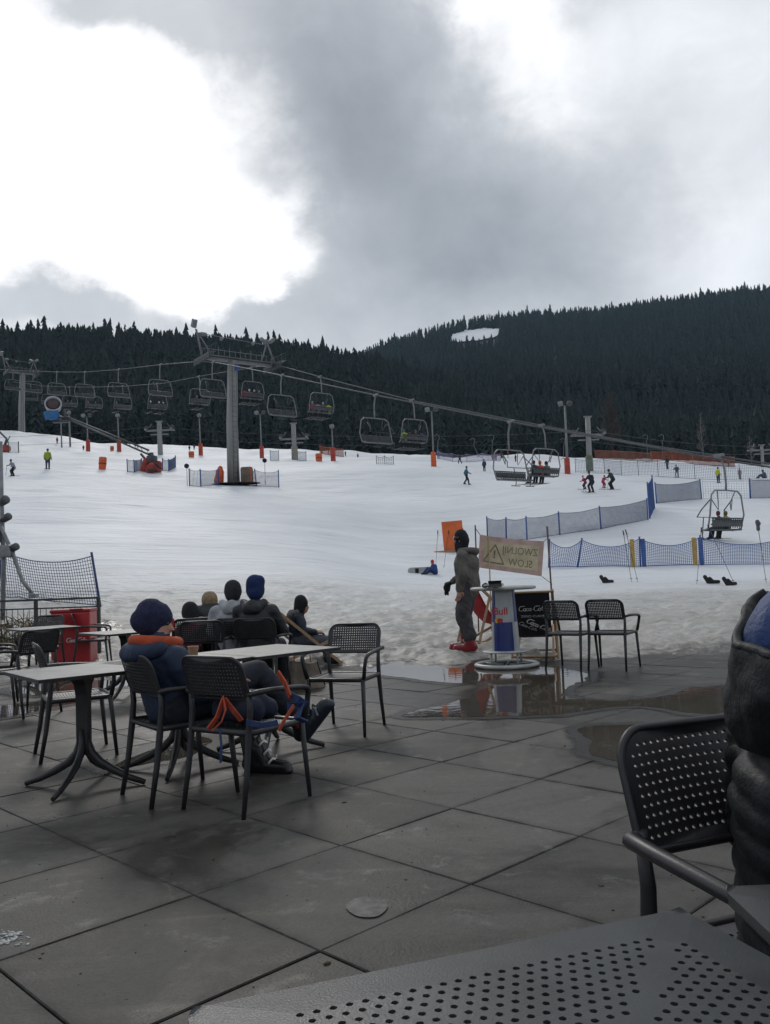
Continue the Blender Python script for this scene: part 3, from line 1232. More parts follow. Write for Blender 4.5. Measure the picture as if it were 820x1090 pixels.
    mb.path([(0, 0, -.03), (0, 0, .4), (0, 0, .97)], [.014, .01, .002], 6)
    tr = mb.build('trunk', M_BARK)
    trm = tr.data
    bpy.data.objects.remove(tr)
    for i in range(230):
        u = -0.56 + 1.12 * (i + rs.uniform(-.4, .4)) / 230
        y = 160 + rs.uniform(-6, 9)
        x = u * y
        h = rs.uniform(8, 13) if i % 4 else rs.uniform(4, 8)
        px = 410 + u * FPX
        if px > 420:
            h *= 0.85
        t = thing('spruce_tree', 'dark green spruce in the front row of the forest edge', 'tree', (x, y, hz(x, y) - .3), rs.uniform(0, 6.28), 'spruces along the forest edge')
        t.scale = (h * rs.uniform(.9, 1.2),) * 2 + (h,)
        for nm, me in (('crown', crowns[i % 5]), ('trunk', trm)):
            c = link(nm, me)
            c.parent = t
    # leafless trees at the edge
    M_TWIG = mat('pale_twigs', (0.17, 0.15, 0.145), 0.9, 0.2, 3)
    M_TWIG2 = mat('brown_twigs', (0.070, 0.056, 0.052), 0.9, 0.2, 3)

    def bare_tree(px, D, h, m, label, spread, nb, rr):
        x = _cx(px, 480) * D
        t = thing('bare_tree', label, 'tree', (x, D, hz(x, D) - .3))
        mb = MB()
        mb.path([(0, 0, 0), (.1, 0, h * .4), (-.1, 0, h * .7), (.05, 0, h)], [rr, rr * .7, rr * .4, .02], 6)
        mb.build('trunk', m, t)
        mb = MB()
        for i in range(nb):
            z = h * rs.uniform(.3, .95)
            a = rs.uniform(0, 6.28)
            L = spread * rs.uniform(.4, 1) * (1.15 - z / h)
            p = Vector((0, 0, z))
            d = Vector((math.cos(a), math.sin(a), rs.uniform(.5, 1.1)))
            q = p + d * L * .5
            e = q + Vector((d.x * .5, d.y * .5, d.z * .6)) * L
            mb.path([p, q, e], [rr * .3, rr * .2, .015], 4)
            for k in range(5):
                s_ = p.lerp(e, rs.uniform(.3, .9))
                mb.path([s_, s_ + Vector(rs.normal(0, .5, 3)) * L * .5 + Vector((0, 0, L * .35))], [rr * .13, .012], 3)
        mb.build('branches', m, t)
    bare_tree(748, 153, 11, M_TWIG, 'slender pale leafless birch standing before the dark forest', 2.2, 40, .13)
    bare_tree(799, 150, 6.5, M_TWIG, 'small pale leafless tree near the right edge of the forest', 2.0, 26, .1)
    bare_tree(652, 158, 15, M_TWIG2, 'reddish brown leafless tree with a broad crown among spruces', 4.5, 150, .2)


build_forest()
# ------------------------------------------------------------------ materials of the furniture
M_PLASTIC = mat('anthracite_plastic', (0.024, 0.024, 0.027), 0.42, 0.15, 14, 0.08, 220)
M_TOP = mat('grey_laminate', (0.21, 0.205, 0.195), 0.34, 0.22, 5, 0.06, 120, spec=0.6)
M_TOPEDGE = mat('black_edge', (0.016, 0.016, 0.017), 0.5, 0.2, 20)
M_TOPNEAR = mat('grey_resin_top', (0.047, 0.050, 0.050), 0.37, 0.30, 5, 0.14, 260, spec=0.38, detail=7)
M_WOOD = mat('beech_wood', (0.36, 0.23, 0.13), 0.6, 0.2, 9, 0.1, 60, stretch=(6, 6, 0.6))
M_STEEL = mat('painted_steel', (0.42, 0.43, 0.42), 0.38, 0.12, 9)
M_ROD = mat('dark_rail', (0.03, 0.032, 0.035), 0.5, 0.2, 14)
M_BLUE = mat('blue_plastic', (0.035, 0.09, 0.30), 0.55, 0.2, 8)
M_NET = mat('blue_net', (0.06, 0.12, 0.30), 0.7, 0.2, 3)
M_NETGREY = mat('grey_blue_net', (0.09, 0.13, 0.22), 0.7, 0.2, 3)
M_RED = mat('red_enamel', (0.42, 0.02, 0.025), 0.35, 0.15, 3, coat=0.2)
M_WHITE = mat('white_print', (0.78, 0.78, 0.78), 0.6, 0.05, 8)
M_ORANGE = mat('orange_pad', (0.62, 0.11, 0.03), 0.65, 0.2, 5, 0.2, 20)
M_YELLOW = mat('ochre_pad', (0.42, 0.27, 0.07), 0.7, 0.2, 6)
M_BLACK = mat('black_cloth', (0.014, 0.014, 0.017), 0.8, 0.25, 8, 0.15, 60)


def face_dir(v):
    """rotation about z that turns local +Y to v"""
    return math.atan2(-v.x, v.y)


# ------------------------------------------------------------------ stacking armchair with perforated seat and back
def make_chair(name, label):
    t = thing(name, label, 'chair', group='dark plastic terrace armchairs')
    mb = MB()
    hw, hh = 0.232, 0.235

    def back(u, v, d):
        y = -0.205 - v * 0.30 - 0.030 * (1 - (u / hw) ** 2) - d
        return (u, y, 0.622 + v * 1.0)
    ol = rrect(2 * hw, hh, (.018, .018, .075, .075), 7, 0, hh / 2)
    holes = []
    for j in range(10):
        for i in range(20):
            x = (i - 9.5) * 0.0205
            y = 0.026 + j * 0.0198
            if abs(x) > hw - 0.022 or (abs(x) > hw - .07 and y > hh - .075 and math.hypot(abs(x) - (hw - .075), y - (hh - .075)) > .056):
                continue
            holes.append((x, y, 0.0064, 0.0047))
    perf_plate(mb, ol, holes, 0.011, back)
    rim = [Vector(back(p[0], p[1], 0.005)) for p in rrect(2 * hw, hh, (.018, .018, .075, .075), 7, 0, hh / 2)]
    mb.path(rim + [rim[0]], 0.0095, 6, cap=False)
    bk = mb.build('backrest', M_PLASTIC, t)
    mb = MB()

    def seat(u, v, d):
        return (u, v, 0.450 - d - 0.014 * (1 - (u / .23) ** 2) * (1 - (v / .23) ** 2) - (0.012 if v > .19 else 0) * (v - .19) / .04)
    sl = rrect(0.47, 0.45, 0.05, 5)
    sh = [((i - 8.5) * 0.0215, (j - 8) * 0.0215, 0.0058, 0.0058) for i in range(18) for j in range(17)]
    perf_plate(mb, sl, sh, 0.012, seat, 6)
    rim = [Vector((p[0], p[1], 0.441)) for p in sl]
    mb.path(rim + [rim[0]], 0.0145, 6, cap=False, flat=(1, 1.2))
    mb.build('seat', M_PLASTIC, t)
    for s in (-1, 1):
        mb = MB()
        mb.path([(s * .232, -.285, 0), (s * .226, -.245, .22), (s * .222, -.218, .43), (s * .226, -.205, .56), (s * .230, -.214, .67)], [.0125, .0155, .018, .016, .013], 8, flat=(1, 1.15))
        mb.build('leg', M_PLASTIC, t)
        mb = MB()
        mb.path([(s * .248, .252, 0), (s * .242, .232, .22), (s * .236, .212, .445)], [.012, .015, .018], 8, flat=(1, 1.1))
        mb.build('leg', M_PLASTIC, t)
        mb = MB()
        mb.path([(s * .222, -.214, .648), (s * .250, -.212, .655), (s * .274, -.185, .662), (s * .286, -.10, .663), (s * .290, .04, .657), (s * .287, .165, .647), (s * .283, .215, .636), (s * .276, .236, .612), (s * .264, .236, .55), (s * .245, .218, .45)],
                [.015, .017, .0175, .0165, .016, .016, .016, .0155, .015, .016], 8, flat=(1.15, .95))
        mb.build('armrest', M_PLASTIC, t)
    return t


def make_table(label, tex=M_TOP, size=0.78):
    t = thing('terrace_table', label, 'table')
    mb = MB()
    o = rrect(size, size, .012, 3)
    mb.prism(o, 0.729, 0.741)
    mb.m = 1
    mb.prism([(p[0] * 1.0035, p[1] * 1.0035) for p in o], 0.718, 0.7385)
    mb.build('tabletop', [tex, M_TOPEDGE], t)
    mb = MB()
    secs = [(.024, .20), (.028, .26), (.030, .34), (.030, .50), (.033, .58), (.048, .645), (.085, .69), (.150, .716)]
    n = 4
    vs = []
    for h, z in secs:
        vs += [(h, 0.035 + h * .12, z), (-h, 0.035 + h * .12, z), (-h, -0.035 - h * .12, z), (h, -0.035 - h * .12, z)]
    fs = [(i * 4 + k, i * 4 + (k + 1) % 4, i * 4 + 4 + (k + 1) % 4, i * 4 + 4 + k) for i in range(len(secs) - 1) for k in range(4)] + [(3, 2, 1, 0), tuple(len(vs) - 4 + k for k in range(4))]
    mb.add([Matrix.Rotation(PI / 4, 3, 'Z') @ Vector(v) for v in vs], fs)
    mb.build('column', M_PLASTIC, t)
    for k in range(4):
        a = PI / 4 + k * PI / 2
        d = Vector((math.cos(a), math.sin(a), 0))
        mb = MB()
        pr = [(.018, .36), (.026, .27), (.050, .205), (.11, .145), (.20, .095), (.30, .05), (.405, .016)]
        mb.path([d * r + Vector((0, 0, z)) for r, z in pr], [.021, .025, .027, .027, .025, .021, .016], 8, flat=(1.05, 0.85), up=(-d.y, d.x, 0))
        mb.build('foot', M_PLASTIC, t)
    return t


LAB_CH = 'anthracite plastic armchair '
chair0 = make_chair('armchair', LAB_CH + 'with a navy backpack on its seat')
# chair with the backpack
a, b, c, d_ = gnd(194.6, 861.2), gnd(257, 872.9), gnd(322.5, 848), gnd(248.8, 839)
rear, front = (a + b) / 2, (c + d_) / 2
ctr = (a + b + c + d_) / 4
BAGRZ = face_dir(((front - rear).normalized() * .3 + Vector((-(b - a).y, (b - a).x, 0)).normalized()))
ctr = (a + b) / 2 + Matrix.Rotation(BAGRZ, 3, 'Z') @ Vector((.012, .285, 0))
BAGC = ctr
chair0.location = ctr
chair0.rotation_euler.z = BAGRZ


def put_chair(ctr, rz, label):
    return dup(chair0, Vector((ctr.x, ctr.y, 0)), rz, LAB_CH + label)


a, b = gnd(128.8, 845), gnd(163, 862.6)
fw = Vector((-(b - a).y, (b - a).x, 0)).normalized()
SITRZ = face_dir(fw)
SITC = (a + b) / 2 + fw * 0.285
put_chair(SITC, SITRZ, 'carrying the person in the purple beanie and blue jacket')
rear, front = (gnd(410, 772.3) + gnd(354, 770.6)) / 2, (gnd(383, 786) + gnd(331, 783)) / 2
put_chair((rear + front) / 2, face_dir(front - rear), 'standing empty at the right of the middle tables')
A_, B_, C_ = gnd(31, 815), gnd(101, 806), gnd(129, 791)
put_chair((A_ + C_) / 2, face_dir(B_ - A_), 'tucked behind the nearest left grey table')
rear, front = (gnd(625, 714.9) + gnd(666, 714.9)) / 2, (gnd(680.6, 709) + gnd(645.3, 707.7)) / 2
RC, RRZ = (rear + front) / 2, face_dir(front - rear)
put_chair(RC, RRZ, 'standing empty by the snow, farthest right of the pair')
rear2 = (gnd(583, 715) + gnd(616.6, 714.5)) / 2
put_chair(rear2 + (front - rear) * .5, RRZ - .06, 'standing half before the black deck chair')
g = gnd(212, 661, .86)
G1C, G1RZ = Vector((g.x, g.y + .25, 0)), R(6)
put_chair(G1C, G1RZ, 'with its empty back to us, just left of the grey hooded person')
g = gnd(252, 658, .86)
G2C, G2RZ = Vector((g.x + .02, g.y + .25, 0)), R(-14)
put_chair(G2C, G2RZ, 'under the person in the light grey hooded jacket')
g = gnd(36, 657, .86)
put_chair(Vector((g.x, g.y + .25, 0)), R(172), 'by the railing behind the farthest left table')
g = gnd(84, 653, .86)
put_chair(Vector((g.x + .22, g.y, 0)), R(-78), 'standing in front of the red drinks cooler')
g = gnd(43, 670, .86)
put_chair(Vector((g.x - .22, g.y + .1, 0)), R(62), 'turned to the left, right behind the tucked-in chair')
g = gnd(-9, 708, .45)
put_chair(Vector((g.x, g.y, 0)), R(-70), 'cut off by the left edge of the photo')
# the near chair on the right
a, b = gnd(659, 787, .887), gnd(790, 770, .887)
rv = (a - b).normalized()
fw = Vector((-rv.y, rv.x, 0)).normalized()
NC, NRZ = a - rv * 0.243 + fw * 0.28, face_dir(fw)
put_chair(NC, NRZ, 'nearest to us, its back to the puddle, beside the black puffer jacket').scale = (1.05,) * 3

# tables
tb0 = make_table('light grey pedestal table nearest on the left, with a clear empty top')
c = (gnd(2.6, 714, .74) + gnd(46, 724.5, .74) + (gnd(123, 702.7, .74))) / 3
le, ne, fe = gnd(2.6, 714, .74), gnd(46, 724.5, .74), gnd(123, 702.7, .74)
ctr = (ne + fe) / 2
tb0.location = (ctr.x, ctr.y, 0)
tb0.rotation_euler.z = math.atan2((le - ne).y, (le - ne).x) - PI / 2
TBA, TBB = Vector((-1.49, 5.99, 0)), Vector((-.93, 6.50, 0))
dup(tb0, TBA, R(47), 'grey pedestal table in front of the seated person, with a paper cup')
dup(tb0, TBB, R(45), 'grey pedestal table right behind the paper cup, bare top, near the empty chair')
g = gnd(46, 668, .74)
dup(tb0, (g.x, g.y, 0), R(38), 'grey pedestal table standing before the red cooler and railing')
g = gnd(133, 672, .74)
dup(tb0, (g.x, g.y, 0), R(42), 'grey pedestal table half hidden behind the purple beanie')


def near_table(name, a, b, label, perf=True):
    """a, b: the two far corners"""
    ex = (b - a)
    L = ex.length
    t = thing(name, label, 'table', (0, 0, 0))
    rz = math.atan2(ex.y, ex.x)
    ctr = (a + b) / 2 + Vector((ex.y, -ex.x, 0)).normalized() * (L / 2)
    t.location = (ctr.x, ctr.y, 0)
    t.rotation_euler.z = rz
    mb = MB()
    ol = rrect(L, L, .028, 6)
    holes = []
    if perf:
        p, row = L * .0278, L * .0255
        for q in range(4):
            for j in range(15):
                d = L * .5 - L * .122 - j * row
                hw = d - L * .026
                n = int(hw / (p / 2))
                for i in range(-n, n + 1):
                    if (i + j) % 2:
                        continue
                    x, y = i * p / 2, d
                    if abs(x) > hw:
                        continue
                    for _ in range(q):
                        x, y = -y, x
                    holes.append((x, y, L * .0068, L * .0068))
    perf_plate(mb, ol, holes, 0.010, lambda u, v, d: (u, v, 0.745 - d - 0.010 * max(0, (max(abs(u), abs(v)) - (L / 2 - .02)) / .02) ** 2), 12)
    rim = [Vector((p[0], p[1], 0.719)) for p in rrect(L - .012, L - .012, .024, 6)]
    mb.path(rim + [rim[0]], 0.0062, 6, cap=False, flat=(.8, 1.5))
    mb.build('tabletop', M_TOPNEAR, t)
    mb = MB()
    mb.box((0, 0, .708), (L * .5, .06, .03))
    mb.box((0, 0, .7065), (.06, L * .5, .03))
    mb.path([(0, 0, .30), (0, 0, .70)], [.04, .045], 4)
    mb.build('column', M_PLASTIC, t)
    for k in range(4):
        an = PI / 4 + k * PI / 2
        d = Vector((math.cos(an), math.sin(an), 0))
        mb = MB()
        pr = [(.018, .36), (.026, .27), (.050, .205), (.11, .145), (.20, .095), (.30, .05), (.405, .016)]
        mb.path([d * r + Vector((0, 0, z)) for r, z in pr], [.026, .031, .034, .034, .031, .027, .019], 8, flat=(1.05, 0.85), up=(-d.y, d.x, 0))
        mb.build('foot', M_PLASTIC, t)
    return t


near_table('perforated_table', gnd(198, 1066, .745), gnd(724, 960, .745), 'dark grey table with four triangles of round holes, nearest to us')
a = gnd(767, 937, .745)
e = (gnd(822, 988, .745) - a).normalized()
near_table('perforated_table', a, a + Vector((-e.y, e.x, 0)) * .80, 'dark grey table corner beside the black puffer jacket', True)


# paper cup
g = gnd(206, 702.5, .741)
cup = thing('paper_cup', 'small brown paper coffee cup standing on the middle grey table', 'cup', (g.x, g.y, .742))
mb = MB()
mb.lathe([(.028, 0), (.029, .003), (.037, .088), (.0385, .09), (.0375, .094), (.034, .09), (.026, .006)], n=24)
mb.build('cup_wall', mat('kraft_paper', (0.36, 0.23, 0.14), 0.8, 0.12, 30), cup)
mb = MB()
mb.lathe([(.001, .070), (.0335, .070), (.0335, .071), (.001, .0712)], n=20)
mb.build('coffee', mat('coffee', (0.05, 0.022, 0.01), 0.2, 0.1, 20), cup)


# ------------------------------------------------------------------ lettering
def script_word():
    """hand drawn flowing lettering: list of strokes in a box about 4.4 x 1"""
    S = []

    def el(cx, cy, rx, ry, a0, a1, n=18):
        return [(cx + rx * math.cos(R(a0 + (a1 - a0) * i / n)), cy + ry * math.sin(R(a0 + (a1 - a0) * i / n))) for i in range(n + 1)]
    x = 0
    for k, cap in enumerate((0, 1)):
        S.append(el(x + .45, .5, .42, .52, 55, 320))
        S.append(el(x + .62, .88, .22, .14, 200, 20, 8) + [(x + 1.0, 1.02)])
        S.append([(x + .72, .12), (x + .95, .02), (x + 1.3, -.10)])
        S.append(el(x + 1.02, .28, .20, .27, 90, 450))
        if k == 0:
            S.append(el(x + 1.52, .28, .19, .27, 50, 320))
        else:
            S.append([(x + 1.4, .25), (x + 1.62, .85), (x + 1.52, 1.05), (x + 1.42, .85), (x + 1.42, .12), (x + 1.55, .02), (x + 1.68, .12)])
        S.append(el(x + 1.95, .28, .19, .27, 60, 420))
        S.append([(x + 2.15, .54), (x + 2.13, .10), (x + 2.22, .01), (x + 2.36, .10)])
        if k == 0:
            S.append([(x + 2.42, .30), (x + 2.66, .33)])
        x += 2.62
    return [[(p[0] + p[1] * .22, p[1]) for p in s] for s in S], 5.2


def put_script(mb, fn, x0, y0, w, lw):
    """strokes as thin raised ribbons; fn(x, y, d) maps the flat word to the surface"""
    S, W = script_word()
    k = w / W
    for s in S:
        pts = [(x0 + p[0] * k, y0 + p[1] * k) for p in s]
        L, Rr = [], []
        for i, p in enumerate(pts):
            q0, q1 = pts[max(0, i - 1)], pts[min(len(pts) - 1, i + 1)]
            dx, dy = q1[0] - q0[0], q1[1] - q0[1]
            m_ = math.hypot(dx, dy) or 1
            h = lw * (.55 + .6 * abs(dy / m_)) / 2
            L.append((p[0] - dy / m_ * h, p[1] + dx / m_ * h))
            Rr.append((p[0] + dy / m_ * h, p[1] - dx / m_ * h))
        vs = [fn(*q, .003) for q in L] + [fn(*q, .003) for q in Rr]
        n = len(L)
        mb.add(vs, [(i, i + 1, n + i + 1, n + i) for i in range(n - 1)])


def put_text(mb, txt, fn, x0, y0, size, mirror=False, align='CENTER', sx=1.0, bold=0.0):
    cu = bpy.data.curves.new('t', 'FONT')
    cu.body = txt
    cu.size = size
    cu.align_x = align
    cu.offset = bold
    o = bpy.data.objects.new('t', cu)
    COL.objects.link(o)
    dg = bpy.context.evaluated_depsgraph_get()
    dg.update()
    me = bpy.data.meshes.new_from_object(o.evaluated_get(dg))
    s = -1 if mirror else 1
    vs = [fn(x0 + s * sx * v.co.x, y0 + v.co.y, .003) for v in me.vertices]
    fs = [tuple(p.vertices) for p in me.polygons]
    bpy.data.objects.remove(o)
    bpy.data.curves.remove(cu)
    bpy.data.meshes.remove(me)
    mb.add(vs, fs)


# ------------------------------------------------------------------ drinks cooler
def build_cooler():
    g = gnd(77, 712)
    t = thing('drinks_cooler', 'red drinks cooler cabinet with white script and a paper notice, by the railing', 'cooler', (g.x - .03, g.y + .2, 0), R(6))
    mb = MB()
    mb.box((0, 0, .47), (.60, .52, .84), bev=.03)
    mb.build('cabinet', M_RED, t)
    mb = MB()
    mb.box((0, 0, .905), (.62, .54, .055), bev=.02)
    mb.box((0.1, -.275, .93), (.2, .03, .02), bev=.006)
    mb.build('lid', mat('dark_red', (0.30, 0.015, 0.02), 0.4, 0.15, 4), t)
    mb = MB()
    mb.box((0, 0, .03), (.52, .46, .06))
    mb.build('plinth', M_ROD, t)
    mb = MB()
    mb.box((-.19, -.2645, .66), (.16, .004, .22))
    mb.m = 1
    for k in range(6):
        mb.box((-.19, -.2672, .735 - k * .03), (.11 if k else .06, .001, .009))
    mb.build('notice', [mat('paper', (0.62, 0.62, 0.62), 0.8, 0.05, 5), M_ROD], t)
    mb = MB()
    put_script(mb, lambda x, y, d: (x, -.262 - d, y), -.06, .42, .33, .009)
    mb.build('lettering', M_WHITE, t)


build_cooler()


# ------------------------------------------------------------------ railing on the left, rough ground behind it
def build_railing():
    p0, p1 = gnd(106, 704), gnd(-160, 708)
    d = (p1 - p0)
    L = d.length
    d.normalize()
    t = thing('railing', 'dark metal railing with thin bars along the left terrace edge', 'railing', p0, math.atan2(d.y, d.x))
    mb = MB()
    mb.box((L / 2, 0, 1.08), (L, .045, .035))
    mb.build('handrail', M_ROD, t)
    mb = MB()
    mb.box((L / 2, 0, .13), (L, .03, .025))
    mb.box((L / 2, 0, .93), (L, .03, .025))
    n = int(L / .115)
    for i in range(1, n):
        mb.path([(L * i / n, 0, .13), (L * i / n, 0, .93)], .0065, 5)
    mb.build('bars', M_ROD, t)
    k = 0.0
    while k < L:
        mb = MB()
        mb.box((k, 0, .54), (.05, .05, 1.08))
        mb.build('post', M_ROD, t)
        k += 1.25
    # matted brush and earth on the bank behind
    rs = np.random.default_rng(8)
    mb = MB()
    for i in range(900):
        px = rs.uniform(-60, 104)
        D = rs.uniform(15.0, 18.6)
        q = on_hill(px, D, 680)
        b_ = Vector((q.x, q.y, q.z - .02))
        e = b_ + Vector((rs.normal(0, .16), rs.normal(0, .1), abs(rs.normal(0, .10)) + .03))
        mb.m = int(rs.integers(0, 3))
        mb.path([b_, (b_ + e) / 2 + Vector((0, 0, .03)), e], [.012, .009, .003], 3)
    o = mb.build('dry_brush', [mat('straw', (0.16, 0.12, 0.06), 0.95, 0.3, 2), mat('dead_leaf', (0.09, 0.055, 0.03), 0.95, 0.3, 2), mat('moss', (0.06, 0.07, 0.03), 0.95, 0.3, 2)])
    tag(o, 'matted dry grass and brush on the bank behind the railing', 'dry grass', kind='stuff')


build_railing()


# ------------------------------------------------------------------ deck chairs
def sling_fn(w):
    prof = [(-.55, .93), (-.47, .78), (-.37, .60), (-.26, .44), (-.12, .32), (.05, .275), (.22, .30), (.38, .37), (.46, .395)]
    P = np.array(prof)
    L = np.concatenate([[0], np.cumsum(np.linalg.norm(np.diff(P, axis=0), axis=1))])
    T = L[-1]

    def f(x, s, d):
        """x across, s metres down from the top bar, d outwards behind"""
        y = float(np.interp(s, L, P[:, 0]))
        z = float(np.interp(s, L, P[:, 1]))
        i = min(max(np.searchsorted(L, s) - 1, 0), len(L) - 2)
        n = np.array([P[i + 1, 0] - P[i, 0], P[i + 1, 1] - P[i, 1]])
        n /= np.linalg.norm(n)
        return (x, y + n[1] * d, z - n[0] * d)
    return f, T


def deck_chair(label, loc, rz, mcloth, sidetext=False):
    t = thing('deck_chair', label, 'deck chair', loc, rz, 'wooden deck chairs on the snow edge')
    f, T = sling_fn(.5)
    mb = MB()
    n = 18
    vs = []
    for d in (0.0, .004):
        for j in range(n + 1):
            for i in range(5):
                x = (i / 4 - .5) * .47
                s = T * j / n
                q = f(x, s, d)
                vs.append(q)
    fs = [(j * 5 + i, j * 5 + i + 1, j * 5 + 6 + i, j * 5 + 5 + i) for j in range(n) for i in range(4)]
    k = (n + 1) * 5
    fs += [tuple(reversed([v + k for v in q])) for q in fs[:]]
    for j in range(n):
        for i in (0, 4):
            a = j * 5 + i
            fs.append((a, a + 5, a + 5 + k, a + k))
    mb.add(vs, fs, True)
    sl = mb.build('sling', mcloth, t)
    if sidetext:
        mb = MB()
        # seen from behind: x grows to the left of the sitter's back view
        put_script(mb, lambda x, y, d: f(x, .28 - y, .004 + d), -.205, 0, .41, .0085)
        put_text(mb, 'ZERO CUKRU', lambda x, y, d: f(x, .385 - y, .004 + d), 0, 0, .05, sx=1.15)
        c_, s_ = math.cos(R(-32)), math.sin(R(-32))
        S, W = script_word()
        put_script(mb, lambda x, y, d: f(max(-.23, min(.23, x * c_ - y * s_)), min(.76, .47 - (x * s_ + y * c_)), .004 + d), -.10, -.06, .42, .015)
        put_script(mb, lambda x, y, d: f(max(-.23, min(.23, x * c_ - y * s_)), min(.78, .52 - (x * s_ + y * c_)), .004 + d), -.20, -.10, .30, .006)
        mb.build('lettering', M_WHITE, sl)
    for s in (-1, 1):
        mb = MB()
        mb.path([(s * .28, .50, .02), (s * .28, -.575, .965)], .021, 4, flat=(1, 1.4))
        mb.build('back_rail', M_WOOD, t)
        mb = MB()
        mb.path([(s * .245, -.52, .02), (s * .245, .50, .41)], .021, 4, flat=(1, 1.4))
        mb.build('seat_rail', M_WOOD, t)
        mb = MB()
        mb.path([(s * .312, -.36, .74), (s * .312, -.60, .03)], .018, 4, flat=(1, 1.3))
        mb.build('prop', M_WOOD, t)
    for (y, z, w) in ((-.56, .945, .6), (.46, .40, .53), (.47, .05, .56), (-.48, .045, .53), (-.585, .06, .64)):
        mb = MB()
        mb.path([(-w / 2, y, z), (w / 2, y, z)], .016, 6)
        mb.build('cross_bar', M_WOOD, t)
    return t


M_COLA = mat('black_sling', (0.012, 0.013, 0.019), 0.8, 0.25, 6, 0.1, 90)
M_REDSL = mat('red_sling', (0.36, 0.012, 0.02), 0.75, 0.15, 6, 0.1, 90)
g = Vector((_cx(573, 650) * 12.1, 12.1, 0))
deck_chair('black deck chair with white flowing script, beside the can shaped bar table', (g.x, g.y + .3, .0), R(-12), M_COLA, True)
g = gnd(520, 692)
deck_chair('bright red deck chair behind the can shaped bar table', (g.x + .22, g.y + .35, hz(g.x, g.y) + .0), R(-62), M_REDSL)
g = gnd(316, 708)
KID = Vector((g.x + .12, g.y - .1, 0))
deck_chair('black deck chair with printing, carrying the hooded child', (KID.x, KID.y, 0.0), R(-74), M_COLA, True)


# paper sack under the tables
g = gnd(322, 733)
sk = thing('paper_sack', 'crumpled brown grey sack lying behind the legs of the middle tables', 'sack', (g.x, g.y + .1, 0), .3)
mb = MB()
rs_ = np.random.default_rng(3)
mb.sheet(lambda u, v: (math.cos(u * 2 * PI) * (.27 + .03 * math.sin(u * 17)) * (1 - v * .35), math.sin(u * 2 * PI) * (.16 + .02 * math.sin(u * 23 + 1)) * (1 - v * .3), v * .30 + .02 * math.sin(u * 13) * v), 40, 8)
mb.sheet(lambda u, v: (math.cos(u * 2 * PI) * .175 * (1 - v), math.sin(u * 2 * PI) * .112 * (1 - v), .30 + .02 * math.sin(u * 13) * (1 - v) - .03 * v), 40, 3)
mb.build('sack_body', mat('sack_paper', (0.17, 0.14, 0.11), 0.9, 0.3, 7, 0.5, 18), sk)
mb = MB()
mb.path([(-.1, 0, .28), (-.09, 0, .40), (0, 0, .44), (.09, 0, .40), (.1, 0, .28)], .008, 5)
mb.build('handle', M_WOOD, sk)


